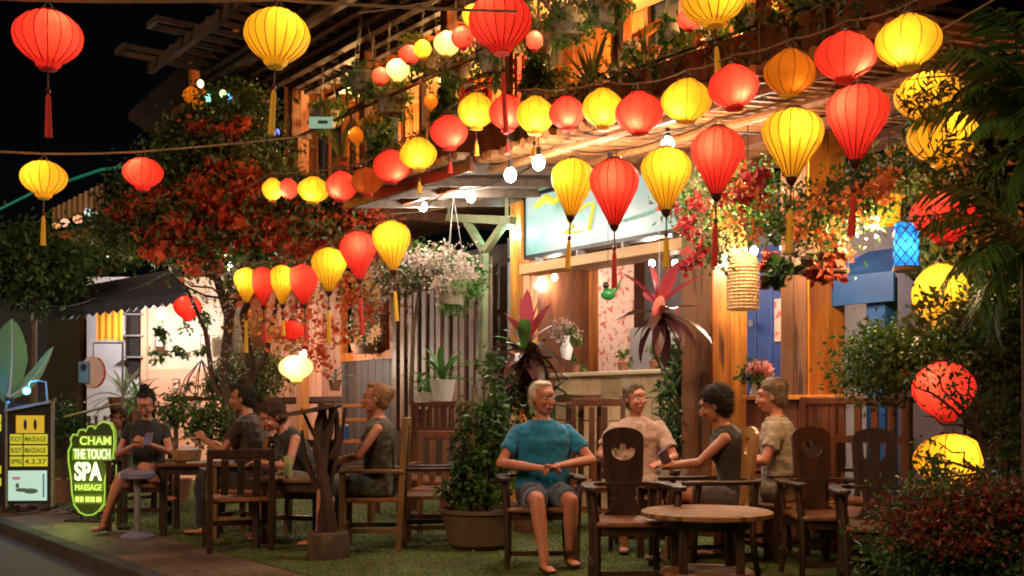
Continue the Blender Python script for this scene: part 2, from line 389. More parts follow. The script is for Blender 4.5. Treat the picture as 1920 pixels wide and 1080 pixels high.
# ================================================================== TIMBER COLUMNS
def column(u, n, w, label, z1=3.6, mat=wood_amber, dark=None, wn=None):
    t = thing('timber_column', label, 'column', B(u, n, 0), group='timber columns of the front')
    k = w / 2; q = (wn or w) / 2
    # four faces, each of two planks, plinth and a cap
    for a in (0, 1):
        du = (-k + a * k + .004, a * k - .004)
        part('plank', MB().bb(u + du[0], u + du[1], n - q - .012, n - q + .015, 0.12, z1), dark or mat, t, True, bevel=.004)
        part('plank', MB().bb(u + du[0], u + du[1], n + q - .015, n + q + .012, 0.12, z1), mat, t, True, bevel=.004)
        part('plank', MB().bb(u - k - .012, u - k + .015, n - q + a * q + .004, n + a * q - .004, 0.12, z1), mat, t, True, bevel=.004)
        part('plank', MB().bb(u + k - .015, u + k + .012, n - q + a * q + .004, n + a * q - .004, 0.12, z1), mat, t, True, bevel=.004)
    part('core', MB().bb(u - k + .02, u + k - .02, n - q + .02, n + q - .02, 0.05, z1 - .02), wood_dark, t, True)
    part('plinth', MB().bb(u - k - .03, u + k + .03, n - q - .03, n + q + .03, 0.0, 0.115), wood_dark, t, True, bevel=.01)
    return t
shaded_face = pmat('shaded_timber', (0.22, 0.095, 0.045), (0.10, 0.04, 0.018), 3, (3, 3, 0.35), 0.6, 0.5, spots=((0.05, 0.02, 0.01), 3, .6))  # street-side column planks: shade put into the colour, lit sides keep bright amber
column(-2.94, -0.02, 0.22, 'slim yellow timber column at the left end of the lit signboard')
column(0.02, 0.0, 0.38, 'broad bright orange timber column behind the dark-haired woman', dark=shaded_face, wn=.48)
column(1.17, 0.0, 0.28, 'knotty orange timber column right of the blue door', dark=shaded_face, wn=.50)

# ================================================================== LIT SIGNBOARD over the shop front
def sign_face():
    m, n, l, p = nt('signboard_print')
    tc = n.new('ShaderNodeTexCoord'); ns = n.new('ShaderNodeTexNoise'); ns.inputs['Scale'].default_value = 1.5; ns.inputs['Detail'].default_value = 5
    l.new(tc.outputs['Object'], ns.inputs['Vector'])
    rp = n.new('ShaderNodeValToRGB'); e = rp.color_ramp.elements
    e[0].position = 0.28; e[0].color = (0.14, 0.42, 0.30, 1); e[1].position = 0.64; e[1].color = (0.72, 0.80, 0.78, 1)
    x = e.new(0.37); x.color = (0.38, 0.76, 0.66, 1); x = e.new(0.47); x.color = (0.55, 0.9, 0.88, 1)
    l.new(ns.outputs['Fac'], rp.inputs['Fac']); vm = n.new('ShaderNodeVectorMath'); vm.operation = 'SCALE'; vm.inputs['Scale'].default_value = .25; l.new(rp.outputs[0], vm.inputs[0]); l.new(vm.outputs[0], p.inputs['Base Color']); l.new(rp.outputs[0], p.inputs['Emission Color']); p.inputs['Emission Strength'].default_value = 0.36
    p.inputs['Roughness'].default_value = 0.3
    return m
t = thing('lit_signboard', 'pale teal lit signboard with yellow brush strokes under the roof', 'sign', B(-1.55, 0, 2.9))
su0, su1, sz0, sz1 = -2.80, -0.22, 2.96, 3.62
part('sign_face', MB().bb(su0, su1, -.10, -.06, sz0, sz1), sign_face(), t, True)
part('sign_case', MB().bb(su0 + .01, su1 - .01, -.055, .05, sz0 + .01, sz1 - .01), black_m, t, True)
fr = MB().bb(su0 - .04, su1 + .04, -.12, .05, sz0 - .045, sz0 - .003).bb(su0 - .04, su1 + .04, -.12, .05, sz1 + .003, sz1 + .045).bb(su0 - .04, su0 - .003, -.12, .05, sz0 - .003, sz1 + .003).bb(su1 + .003, su1 + .04, -.12, .05, sz0 - .003, sz1 + .003)
part('sign_frame', fr, steel_dark, t, True)
ylw = glowmat('yellow_print', (0.75, 0.62, 0.02), 0.8); wht = glowmat('pale_print', (0.75, 0.9, 0.8), .8); grn = glowmat('green_print', (0.2, 0.5, 0.3), .6)
def stroke(px_pts, r, mat, name='brush_stroke', n=-.112):
    part(name, MB().tube([FW(a, b, n) for a, b in px_pts], r, 6, flat=1), mat, t, True)
stroke([(1062, 412), (1075, 425), (1058, 436), (1090, 434)], [.012, .02, .02, .01], ylw)
stroke([(1082, 398), (1100, 384), (1114, 380)], [.012, .02, .012], ylw); stroke([(1114, 380), (1108, 410), (1104, 432)], [.016, .022, .02], ylw)
stroke([(1004, 388), (1024, 372), (1040, 378), (1052, 368)], [.03, .05, .04, .02], ylw)
stroke([(1000, 366), (1014, 352), (1034, 346)], [.02, .03, .02], grn)
for k in range(13):       # small printed script, too soft to read
    x = 1166 + k * 5.2; y = 416 - k * 1.7
    stroke([(x, y - 5), (x + 2.5, y + 2), (x + 4, y - 3)], .007, grn, 'script_mark')
part('ledge_board', MB().bb(-2.85, -.2, -.16, .1, 2.74, 2.85), pmat('ledge_timber', (0.66, 0.42, 0.2), (0.5, 0.28, 0.12), 3, (.4, 3, 3), 0.5, .15, rot=TH), t, True, bevel=.006)
for k in range(4): part('bracket', MB().bb(-2.6 + k * .72, -2.57 + k * .72, -.12, -.02, 2.85, 2.915), steel_grey, t, True)

# ================================================================== EAVES ROOF over the terrace
lime = pmat('limewashed_board', (0.16, 0.12, 0.10), (0.08, 0.055, 0.045), 4, (3, 3, 3), 0.8, 0.3, obj_var=0.3)
ez = lambda n: 3.40 + (n + 2.0) * 0.12
t = thing('eaves_roof', 'greyish boarded eaves roof with hanging white bulbs beneath', 'roof', B(-2.2, -2, 3.4))
part('cover_sheet', MB().bb(-3.4, -1.0, -2.1, 1.9, ez(-2.1) + .13, ez(-2.1) + .17, ez(1.9) + .13, ez(1.9) + .17), lime, t, True)
for k in range(24):
    n0 = -2.05 + k * 0.16
    part('board', MB().bb(-3.4, -1.0, n0, n0 + .135, ez(n0) + .06 + .008 * (k % 2), ez(n0) + .085 + .008 * (k % 2)), lime, t, True)
for k in range(4): part('rafter', MB().bb(-3.3 + k * .72, -3.24 + k * .72, -2.08, 1.9, ez(-2.08) - .03, ez(-2.08) + .055, ez(1.9) - .03, ez(1.9) + .055), lime, t, True)
part('fascia', MB().bb(-3.42, -.98, -2.14, -2.10, 3.36, 3.50), wood_red, t, True)
cupm = pmat('eave_tile', (0.40, 0.26, 0.15), (0.22, 0.12, 0.07), 6, rough=.8, bump=.2, obj_var=.35)
for k in range(24): part('eave_tile', MB().tube([B(-3.38 + k * .1, -2.24, 3.50), B(-3.38 + k * .1, -1.9, 3.55)], .038, 8), cupm, t, True)
t = thing('pole_roof', 'warm brown roof of close bamboo poles over the right-hand terrace', 'roof', B(1.2, -2, 3.4))
part('cover_sheet', MB().bb(-.97, 3.6, -2.0, 2.4, ez(-2) + .13, ez(-2) + .16, ez(2.4) + .13, ez(2.4) + .16), wood_dark, t, True)
pol = pmat('roof_pole', (0.38, 0.17, 0.06), (0.17, 0.065, 0.025), 5, (3, 3, 3), .5, .2, obj_var=.4)
for k in range(38):
    u = -.9 + k * 0.12; q = -2.1 - random.uniform(0, .1)
    part('roof_pole', MB().tube([B(u, q, ez(q) + .075), B(u, 2.4, ez(2.4) + .075)], .043 + random.uniform(-.006, .006), 7), pol, t, True)
for nn0 in (-.25, 1.0): part('purlin', MB().bb(-.97, 3.6, nn0, nn0 + .09, ez(nn0) - .06, ez(nn0) + .02), wood_red, t, True)
for nn0 in (-1.9, -1.1): part('purlin', MB().tube([B(-.97, nn0, ez(nn0) - .02), B(3.6, nn0, ez(nn0) - .02)], .035, 7), pol, t, True)
# green-grey forked brace left of the signboard
t = thing('forked_brace', 'grey-green forked timber brace left of the signboard', 'brace', FW(905, 470, -.3))
gg = pmat('mossy_timber', (0.22, 0.23, 0.12), (0.12, 0.13, 0.07), 5, rough=.8, bump=.3)
part('post', MB().beam(FW(905, 700, -.1) * 1, FW(908, 468, -.1), .08, .08), gg, t, True)
part('crossbar', MB().beam(FW(842, 408, -.3), FW(962, 414, -.3), .10, .09), gg, t, True)
part('arm', MB().beam(FW(908, 470, -.3), FW(872, 410, -.3), .08, .07), gg, t, True)
part('arm', MB().beam(FW(910, 470, -.3), FW(948, 416, -.3), .08, .07), gg, t, True)
part('hanger', MB().beam(FW(842, 408, -.3), FW(842, 350, -.3), .04, .04), gg, t, True)
part('hanger', MB().beam(FW(950, 414, -.3), FW(950, 348, -.3), .04, .04), gg, t, True)

# ================================================================== BALCONY and upper storey
deck_z = 3.80
t = thing('balcony', 'dark timber balcony with thin rails running above the lantern row', 'balcony', B(0, -1.4, deck_z))
part('deck', MB().bb(-9.5, 3.6, -1.38, 1.15, deck_z + .02, deck_z + .10), wood_red, t, True)
part('fascia', MB().bb(-9.5, 3.62, -1.44, -1.385, deck_z - .02, deck_z + .24), wood_red, t, True)
part('fascia', MB().bb(-3.45, -1.9, -1.50, -1.45, deck_z - .34, deck_z - .02), wood_orange, t, True)
for k, zz in enumerate((.28, .98)):
    part('rail', MB().tube([B(-9.5, -1.41, deck_z + zz), B(3.6, -1.41, deck_z + zz)], .014 if k < 1 else .022, 6), steel_dark if k < 1 else wood_red, t, True)
for k in range(9): part('rail_post', MB().bb(-9.3 + k * 1.58, -9.24 + k * 1.58, -1.44, -1.38, deck_z + .24, deck_z + 1.0), wood_red, t, True)
for k in range(7): part('bearer', MB().bb(-9.2 + k * 2.0, -9.08 + k * 2.0, -1.38, 1.1, deck_z - .12, deck_z + .015), wood_red, t, True)
t = thing('upper_storey', 'lamp-lit orange plank upper storey behind the balcony plants', 'building', B(-2, 1.3, deck_z))
warmwin = glowmat('warm_window_glow', (1.0, 0.45, 0.10), 0.55)
u = -12.0; k = 0
wins = ((-10.6, -9.6), (-8.9, -7.7), (-6.9, -5.6), (-4.6, -3.7), (-2.1, -1.0), (0.4, 1.7))
while u < 3.4:
    w = 0.22
    inw = any(a - .02 < u + w / 2 < b + .02 for a, b in wins)
    if inw:
        part('plank', MB().bb(u, u + w - .012, 1.2, 1.23, deck_z + .1, deck_z + .75), wood_orange, t, True)
        part('plank', MB().bb(u, u + w - .012, 1.2, 1.23, deck_z + 2.3, 7.4), wood_orange, t, True)
    else: part('plank', MB().bb(u, u + w - .012, 1.2 + .006 * (k % 2), 1.23 + .006 * (k % 2), deck_z + .1, 7.4), wood_orange, t, True)
    u += w; k += 1
part('backing', MB().bb(-12, 3.4, 1.30, 1.36, deck_z + .1, 7.4), wood_dark, t, True)
for a, b in wins:
    f = MB().bb(a - .06, b + .06, 1.14, 1.2, deck_z + .70, deck_z + .78).bb(a - .06, b + .06, 1.14, 1.2, deck_z + 2.27, deck_z + 2.36).bb(a - .06, a + .02, 1.14, 1.2, deck_z + .78, deck_z + 2.27).bb(b - .02, b + .06, 1.14, 1.2, deck_z + .78, deck_z + 2.27).bb((a + b) / 2 - .03, (a + b) / 2 + .03, 1.15, 1.2, deck_z + .78, deck_z + 2.27)
    w_ = part('window', f, wood_red, t, True)
    part('pane', MB().bb(a, b, 1.24, 1.25, deck_z + .78, deck_z + 2.27), glass_dark, w_, True)
for uu_ in (-11.2, -9.3, -7.3, -5.2, -3.3, -0.4, 2.2): part('post', MB().bb(uu_, uu_ + .14, -.95, -.81, deck_z + .1, 7.2), wood_orange, t, True)
part('lintel', MB().bb(-12, 3.4, -.98, -.8, 6.3, 6.5), wood_red, t, True)
# slanted orange board and red bench seen between the balcony plants
t = thing('slanted_board', 'bright orange board leaning on the balcony beneath the big yellow lantern', 'board', FW(1216, 60, -.6))
part('panel', MB().beam(FW(1182, 76, -.6), FW(1250, 38, -.6), .04, .085), pmat('bright_orange_board', (0.75, 0.26, 0.02), (0.6, 0.18, 0.015), 4, bump=.1), t, True)
part('strut', MB().beam(FW(1248, 40, -.6), FW(1246, 150, -.6), .03, .03), wood_dark, t, True)
part('strut', MB().beam(FW(1192, 72, -.6), FW(1192, 150, -.6), .03, .03), wood_orange, t, True)
redp = pmat('red_painted_timber', (0.55, 0.04, 0.025), (0.35, 0.025, 0.015), 4, bump=.15)
t = thing('red_balcony_bench', 'red painted bench on the balcony behind the big red lantern', 'bench', FW(915, 190, .1))
for k, (a, b) in enumerate(((128, 136), (146, 154), (160, 168))): part('back_rail', MB().bb(FP(868, a, .1)[0], FP(985, a, .1)[0], .08, .12, FP(925, b, .1)[1], FP(925, a, .1)[1]), redp, t, True)
for x in (872, 925, 980): part('leg', MB().bb(FP(x, 0, .1)[0] - .03, FP(x, 0, .1)[0] + .03, .0, .06, deck_z + .1, FP(925, 126, .1)[1]), redp, t, True)

# ================================================================== STEEL CANOPY, upper left
cz = 5.8
t = thing('steel_canopy', 'dark open slatted steel canopy jutting over the street at upper left', 'canopy', B(-5, -1.5, cz))
j = 0
u = -7.3
brn = pmat('canopy_steel', (0.065, 0.042, 0.03), (0.03, 0.02, 0.016), 6, rough=.55, bump=.1, obj_var=.3)
while u < -2.3:
    n0 = -3.35 if j % 4 in (0, 1) else -2.9
    part('joist', MB().bb(u, u + .035, n0, -.45, cz, cz + .07), brn, t, True)
    if j % 4 == 0: part('end_bar', MB().bb(u, u + .36, n0 - .05, n0 - .005, cz, cz + .07), brn, t, True)
    u += .31; j += 1
for n0 in (-2.9, -2.1, -1.3): part('girder', MB().bb(-7.4, -2.2, n0 - .04, n0 + .04, cz - .13, cz - .006), brn, t, True)
part('roof_sheet', MB().bb(-7.3, -2.2, -2.35, -.47, cz + .08, cz + .10), wood_dark, t, True)
for s in range(7): part('slat', MB().bb(-7.3, -2.3, -2.2 + s * .25, -2.12 + s * .25, cz - .05, cz - .006), brn, t, True)
# lattice girder and lit cream ceiling strip behind it
t = thing('lattice_girder', 'black lattice girder slanting above the pale lit ceiling strip', 'girder', B(-5, -.3, cz))
a, b = B(-7.3, -.32, cz - .02), B(-1.4, -.32, cz - .02); dn = Vector((0, 0, -.36))
part('chord', MB().beam(a, b, .06, .06), black_m, t, True); part('chord', MB().beam(a + dn, b + dn, .06, .06), black_m, t, True)
for k in range(20):
    p0 = a.lerp(b, k / 20); p1 = a.lerp(b, (k + 1) / 20)
    part('web_bar', MB().beam(p0, p0 + dn, .03, .03), black_m, t, True)
    if k % 2: part('web_bar', MB().beam(p0, p1 + dn, .025, .025), black_m, t, True)
t = thing('ceiling_strip', 'cream boarded ceiling glowing orange beside the lattice girder', 'ceiling', B(-4, .1, cz))
crm = pmat('cream_board', (0.62, 0.40, 0.2), (0.5, 0.28, 0.12), 2, (3, 3, 3), .6, .1, obj_var=.2)
for k in range(4): part('board', MB().bb(-7.4, -.8, -.2 + k * .34, .13 + k * .34, cz + .1, cz + .13), crm, t, True)
# rust-brown steel post with the canopy resting on it
t = thing('rust_post', 'tall rust-orange steel post left of the bright yellow lantern', 'post', B(-7.95, -.4, 0))
rustm = pmat('rust_paint', (0.36, 0.13, 0.035), (0.2, 0.06, 0.018), 5, (3, 3, .4), .5, .2)
part('shaft', MB().bb(-8.02, -7.88, -.47, -.33, 0, 7.6), rustm, t, True); part('foot_plate', MB().bb(-8.1, -7.8, -.55, -.25, 0, .03), rustm, t, True)
part('bracket', MB().bb(-8.05, -7.85, -.5, -.3, FP(567, 262, -.4)[1], FP(567, 254, -.4)[1]), steel_dark, t, True)

# ================================================================== GROUND FLOOR FRONT
t = thing('bamboo_screen', 'upright brown bamboo slat screen behind the white hanging flowers', 'screen', B(-4.8, 0, 0))
u = -5.95; k = 0
while u < -3.72:
    w = .115; part('slat', MB().bb(u, u + w, -.02 + .012 * (k % 3), .02 + .012 * (k % 3), .9, 3.05 - .03 * (k % 3)), bamboo, t, True, bevel=.01); u += .185; k += 1
for z in (1.0, 1.75, 2.5): part('rail', MB().bb(-6.0, -3.7, .045, .085, z, z + .06), wood_dark, t, True)
part('backing', MB().bb(-6.0, -3.7, .5, .55, 0, 3.3), wood_dark, t, True)
part('base_board', MB().bb(-6.0, -3.7, -.03, .045, .0, .88), wood_dark, t, True)
# window wall between bougainvillea and screen
t = thing('window_wall', 'dark boarded wall with a flower-filled window left of the bamboo screen', 'wall', B(-7, .1, 0))
u0, u1 = FP(640, 0, .1)[0], -6.0
dkb = pmat('dark_board', (0.07, 0.045, 0.04), (0.035, 0.024, 0.022), 4, (3, 3, .4), .6, .2, obj_var=.25)
nb = 8
for k in range(nb):
    w = (u1 - u0) / nb; part('board', MB().bb(u0 + k * w, u0 + (k + 1) * w - .012, .1, .14, 0, 1.9), dkb, t, True)
part('backing', MB().bb(u0, u1, .3, .35, 1.9, 3.6), pmat('warm_plaster', (0.42, 0.24, 0.11), (0.3, 0.15, 0.06), 3, bump=.1), t, True)
for (p, q, r, s) in ((u0, u1, 1.9, 2.02), (u0, u1, 3.1, 3.2)): part('window_rail', MB().bb(p, q, .06, .16, r, s), wood_orange, t, True)
for x in (u0, u1 - .42, u1 - .12): part('window_post', MB().bb(x, x + .1, .05, .155, 2.02, 3.1), wood_orange, t, True)
# wall of pale orange planks behind the bougainvillea trunk
t = thing('plank_wall', 'pink and orange lamp-lit plank wall behind the bougainvillea trunk', 'wall', B(-10, .2, 0))
pkp = pmat('salmon_plank', (0.66, 0.33, 0.2), (0.45, 0.17, 0.08), 3, (4, 4, .4), .6, .15, obj_var=.35)
u = u0 - .02
k = 0
while u > u0 - 5.6:
    part('plank', MB().bb(u - .2, u - .012, .2, .23, .0, 3.3 + .05 * (k % 2)), pkp, t, True); u -= .2; k += 1
part('frame_rail', MB().bb(u, u0 - .02, .15, .195, 1.3, 1.38), wood_dark, t, True)

# shop front under the roof : inside the signboard bay (n = 1.6) and the blue bay
ins = thing('shop_interior', 'shop front with patterned pink panel, dark doorway and lit shelf window', 'building', B(-2, 1.8, 0))
def pan(px0, px1, py0, py1, n, th, mat, name, parent=None, bevel=0, base=None):
    a = FP(px0, 0, n)[0]; b = FP(px1, 0, n)[0]; pm_ = (px0 + px1) / 2
    z1 = FP(pm_, py0, n)[1]; z0 = FP(pm_, py1, n)[1] if py1 else 0.0
    return part(name, MB().bb(a, b, n, n + th, z0, z1), mat, parent or ins, True, bevel=bevel)
pinkp = pmat('red_flecked_paper', (0.62, 0.42, 0.36), (0.5, 0.3, 0.25), 3, rough=.8, bump=.05, spots=((0.42, 0.09, 0.05), 16, .55))
greyw = pmat('grey_plaster', (0.27, 0.235, 0.24), (0.2, 0.17, 0.18), 3, rough=.9, bump=.1)
creamw = pmat('cream_plaster', (0.62, 0.52, 0.36), (0.46, 0.36, 0.24), 3, rough=.9, bump=.15)
part('rear_wall', MB().bb(-3.9, 4.5, 2.6, 2.7, 0, 3.9), greyw, ins, True)
part('side_wall', MB().bb(-3.75, -3.65, .55, 2.6, 0, 3.9), wood_red, ins, True)
pan(1000, 1022, 505, None, 1.6, .1, wood_red, 'door_post'); pan(1098, 1122, 500, None, 1.6, .1, wood_orange, 'door_post', bevel=.005)
pan(1060, 1098, 512, None, 1.7, .05, wood_dark, 'door_leaf')
pan(1122, 1182, 492, None, 1.55, .06, pinkp, 'patterned_panel')
pan(1182, 1262, 612, None, 1.5, .06, greyw, 'low_panel')
pan(1190, 1265, 470, 485, 1.5, .06, creamw, 'shelf_board')
pan(1000, 1400, 470, 492, 1.5, .06, wood_red, 'lintel')
sw = pan(1024, 1060, 520, 690, 1.65, .05, glowmat('lit_shelf_back', (1.0, .72, .42), .28), 'shelf_window')
for y in (560, 600, 640): pan(1022, 1062, y, y + 6, 1.55, .1, wood_pale, 'shelf', sw)
for x, y, c in ((1030, 546, 0), (1042, 548, 1), (1052, 544, 2), (1032, 588, 1), (1046, 584, 0), (1036, 626, 2), (1050, 630, 1)):
    cm = [pmat('amber_jar', (.6, .3, .08), bump=.05, rough=.2), pmat('white_jar', (.7, .66, .6), bump=.05, rough=.3), pmat('green_jar', (.1, .3, .15), bump=.05, rough=.2)][c]
    q = FW(x, y + 12, 1.58); part('jar', MB().lathe([(.03, 0), (.034, .02), (.034, .09), (.018, .11), (.018, .13)], 10, q), cm, sw, True)
blue = pmat('deep_blue_paint', (0.02, 0.05, 0.22), (0.012, 0.03, 0.13), 3, (3, 3, .5), .5, .1, obj_var=.15)
blue2 = pmat('bright_blue_paint', (0.015, 0.09, 0.32), (0.01, 0.05, 0.22), 3, rough=.5, bump=.1)
t2 = thing('blue_double_door', 'deep blue double door between the two broad orange columns', 'door', FW(1430, 700, 1.2))
ins_keep = ins; ins = t2
for a, b in ((1388, 1417), (1419, 1447), (1449, 1470)): pan(a, b, 480, None, 1.2, .05, blue, 'door_leaf', bevel=.006)
pan(1386, 1478, 462, 479, 1.15, .12, blue, 'door_head'); pan(1470, 1482, 480, None, 1.15, .12, wood_pale, 'door_jamb')
pan(1452, 1468, 560, 640, 1.17, .02, pinkp, 'poster')
pan(1404, 1408, 600, 612, 1.16, .03, steel_grey, 'handle')
t3 = thing('blue_awning', 'bright blue shop awning beside the blue lamp at right', 'awning', FW(1640, 480, .9)); ins = t3
a0, a1 = FP(1565, 0, .4)[0], FP(1720, 0, .4)[0]
part('awning_slope', MB().bb(a0, a1, .1, .9, 2.30, 2.33, 2.62, 2.65), blue2, t3, True)
part('valance', MB().bb(a0, a1, .06, .09, 2.08, 2.31), blue2, t3, True)
part('post', MB().bb(a1 - .3, a1 - .12, .12, .3, 0, 2.3), blue2, t3, True)
part('back_panel', MB().bb(a0, a1 + 1.2, 1.0, 1.05, 0, 2.9), pmat('violet_grey_wall', (0.07, 0.055, 0.08), (0.04, 0.03, 0.045), 3, bump=.1), t3, True)
ins = ins_keep
# low wall and counter behind the people
t = thing('stone_planter_wall', 'low cream stone wall behind the blue-shirted and smiling men', 'wall', FW(1150, 780, .8))
bw = pmat('cream_block', (0.55, 0.43, 0.27), (0.36, 0.26, 0.15), 5, rough=.9, bump=.4, obj_var=.25)
ua, ub = FP(1040, 0, .75)[0], FP(1278, 0, .75)[0]; zt = FP(1150, 704, .75)[1]
rows = 6; rh = zt / rows
for r_ in range(rows):
    x = ua - (.17 if r_ % 2 else 0)
    while x < ub:
        a, b = max(x, ua), min(x + .34, ub)
        if b - a > .05: part('stone_block', MB().bb(a, b - .012, .75 + random.uniform(0, .015), .95, r_ * rh, (r_ + 1) * rh - .012), bw, t, True, bevel=.008)
        x += .34
zt_wall = zt + .05
part('coping', MB().bb(ua - .04, ub + .04, .70, 1.0, zt, zt + .05), creamw, t, True, bevel=.01)
# orange rail bench at right
def rail_bench(label, px0, px1, pyt, n, depth=.45):
    a, b = FP(px0, 0, n)[0], FP(px1, 0, n)[0]; z = FP((px0 + px1) / 2, pyt, n)[1]
    t = thing('garden_bench', label, 'bench', B((a + b) / 2, n, 0), group='timber benches by the columns')
    part('top_rail', MB().bb(a, b, n, n + .05, z - .06, z), wood_red, t, True, bevel=.008)
    part('mid_rail', MB().bb(a, b, n, n + .035, z - .36, z - .30), wood_red, t, True)
    k = a + .06
    while k < b - .08: part('back_slat', MB().bb(k, k + .06, n + .01, n + .03, z - .30, z - .06), wood_red, t, True); k += .15
    part('seat', MB().bb(a, b, n - depth, n, .40, .44), wood_seat, t, True, bevel=.01)
    for x in (a, b - .06):
        part('leg', MB().bb(x, x + .06, n - .003, n + .05, 0, z), wood_red, t, True); part('leg', MB().bb(x, x + .06, n - depth, n - depth + .06, 0, .40), wood_red, t, True)
    return t
rail_bench('red-brown slatted bench right of the knotty orange column', 1500, 1705, 744, -.6)
t = thing('timber_counter', 'orange timber counter with a flat top behind the man in grey', 'counter', FW(1520, 745, -.25))
a, b = FP(1400, 0, -.25)[0], FP(1575, 0, -.25)[0]
part('counter_top', MB().bb(a, b, -.32, .1, 1.27, 1.31), wood_amber, t, True, bevel=.006)
for k in range(5): part('front_board', MB().bb(a + .02 + k * (b - a - .04) / 5, a + .01 + (k + 1) * (b - a - .04) / 5, -.28, -.25, 0, 1.27), wood_red, t, True)

# ================================================================== LEFT NEIGHBOUR SHOP
Y0 = 18.0
def wb(mb, px0, px1, py0, py1, Y, th=.1, dz=0):     # box facing the street, corners from the photograph at distance Y
    a, b = W(px0, py0, Y), W(px1, py1, Y)
    return mb.box(((a.x + b.x) / 2, Y, (a.z + b.z) / 2), (b.x - a.x, th, a.z - b.z))
def gwall(px0, px1, py0, py1, Y): return wb(MB(), px0, px1, py0, py1, Y)
whitew = pmat('white_render', (0.62, 0.62, 0.66), (0.48, 0.48, 0.54), 2, rough=.9, bump=.1)
pinkw = pmat('salmon_render', (0.66, 0.36, 0.24), (0.55, 0.27, 0.17), 2, rough=.9, bump=.1)
creamr = pmat('cream_render', (0.70, 0.55, 0.42), (0.6, 0.44, 0.32), 2, rough=.9, bump=.1)
t = thing('corner_shop', 'white and pink corner shop under a dark scalloped awning', 'building', (W(250, 765, Y0).x, Y0, 0))
part('white_wall', gwall(165, 262, 520, 800, 18.2), whitew, t, True)
part('cream_wall', gwall(262, 420, 520, 692, 18.3), creamr, t, True)
part('salmon_wall', gwall(262, 420, 692, 905, 18.25), pinkw, t, True)
w_ = part('window', gwall(244, 262, 540, 700, 18.08), steel_dark, t, True)
for y in (548, 588, 628, 668): part('window_bar', gwall(232, 268, y, y + 3, 18.0), steel_grey, w_, True)
part('door_post', gwall(266, 276, 530, 870, 18.1), pinkw, t, True)
awn = pmat('navy_awning_cloth', (0.035, 0.042, 0.07), (0.02, 0.024, 0.042), 3, (3, 3, .5), .85, .15)
aw = MB(); p0, p1, p2, p3 = W(340, 505, 18.0), W(88, 552, 18.0), W(90, 585, 16.9), W(350, 552, 16.9)
aw.hexa([p3, p2, p1, p0, p3 + Vector((0, 0, .03)), p2 + Vector((0, 0, .03)), p1 + Vector((0, 0, .03)), p0 + Vector((0, 0, .03))])
part('awning', aw, awn, t, True)
for k in range(17):
    q = p2.lerp(p3, k / 17); q2 = p2.lerp(p3, (k + 1) / 17); m_ = (q + q2) / 2
    pts = [q, q2, q2 + Vector((0, 0, -.10)), m_ + Vector((0, 0, -.16)), q + Vector((0, 0, -.10))]
    me = MB().add([p + Vector((0, -.01, 0)) for p in pts] + [p + Vector((0, .01, 0)) for p in pts], [(0, 1, 2, 3, 4), (9, 8, 7, 6, 5), (0, 5, 6, 1), (1, 6, 7, 2), (2, 7, 8, 3), (3, 8, 9, 4), (4, 9, 5, 0)])
    part('scallop', me, awn, t, True)
t = thing('street_bulb', 'fierce white bulb on the white wall under the dark awning', 'lamp', W(303, 588, 17.3))
part('bulb', MB().ell((0, 0, 0), (.07, .07, .09)), glowmat('cold_bulb', (1, .98, 1.0), 60), t); part('holder', MB().tube([(0, 0, .08), (0, 0, .3)], .02), black_m, t)
lamp(t, (0, -.15, -.1), 42, (1.0, .86, .80), .1)
# orange cloth banner
t = thing('orange_banner', 'orange scalloped cloth banner hanging before the white wall', 'banner', W(205, 600, 17.4))
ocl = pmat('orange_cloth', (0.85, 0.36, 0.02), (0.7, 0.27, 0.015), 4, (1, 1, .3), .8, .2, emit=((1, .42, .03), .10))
a = W(181, 562, 17.4); b = W(229, 640, 17.4); mb = MB(); N = 16
vs = []; 
for i in range(N + 1):
    for s in (0, 1):
        x = a.x + (b.x - a.x) * i / N; wv = .006 * math.sin(i * 1.57)
        vs.append((x, 17.4 + wv, a.z + .035 * abs(math.sin(i * .785)) if s == 0 else b.z + .04 * abs(math.sin(i * .785))))
o_ = len(vs); vs2 = vs + [(v[0], v[1] + .02, v[2]) for v in vs]
fs = [(2 * i, 2 * i + 1, 2 * i + 3, 2 * i + 2) for i in range(N)] + [(o_ + 2 * i, o_ + 2 * i + 2, o_ + 2 * i + 3, o_ + 2 * i + 1) for i in range(N)]
part('cloth', MB().add(vs2, fs), ocl, t, True, smooth=80); part('rod', MB().tube([W(178, 563, 17.4), W(232, 563, 17.4)], .015), steel_dark, t, True)
# slab-like dark house with lit sign far left, green lit cable, gable roof
t = thing('lamplit_gallery', 'far wooden gallery with a row of glowing warm and white lamps', 'building', (W(140, 765, 24).x, 24, 0))
gal = pmat('gallery_timber', (0.20, 0.13, 0.085), (0.10, 0.06, 0.04), 3, rough=.7, bump=.2)
mb = MB(); q = [W(98, 392, 25), W(190, 345, 23), W(190, 392, 23), W(98, 418, 25)]
mb.hexa([q[3], q[2], q[2] + Vector((0, .15, 0)), q[3] + Vector((0, .15, 0)), q[0], q[1], q[1] + Vector((0, .15, 0)), q[0] + Vector((0, .15, 0))]); part('lattice_panel', mb, gal, t, True)
for k in range(9):
    c = q[0].lerp(q[1], (k + .5) / 9); d = q[3].lerp(q[2], (k + .5) / 9); part('lattice_bar', MB().beam(c + Vector((0, -.03, 0)), d + Vector((0, -.03, 0)), .06, .04), wood_pale, t, True)
q = [W(98, 450, 25), W(188, 440, 23)]; part('lower_panel', MB().beam(q[0], q[1], .12, .32), pmat('amber_board', (.5, .2, .07), (.35, .13, .05), 3, bump=.1), t, True)
part('side_post', MB().beam(W(190, 345, 23), W(190, 620, 23), .1, .1), gal, t, True)
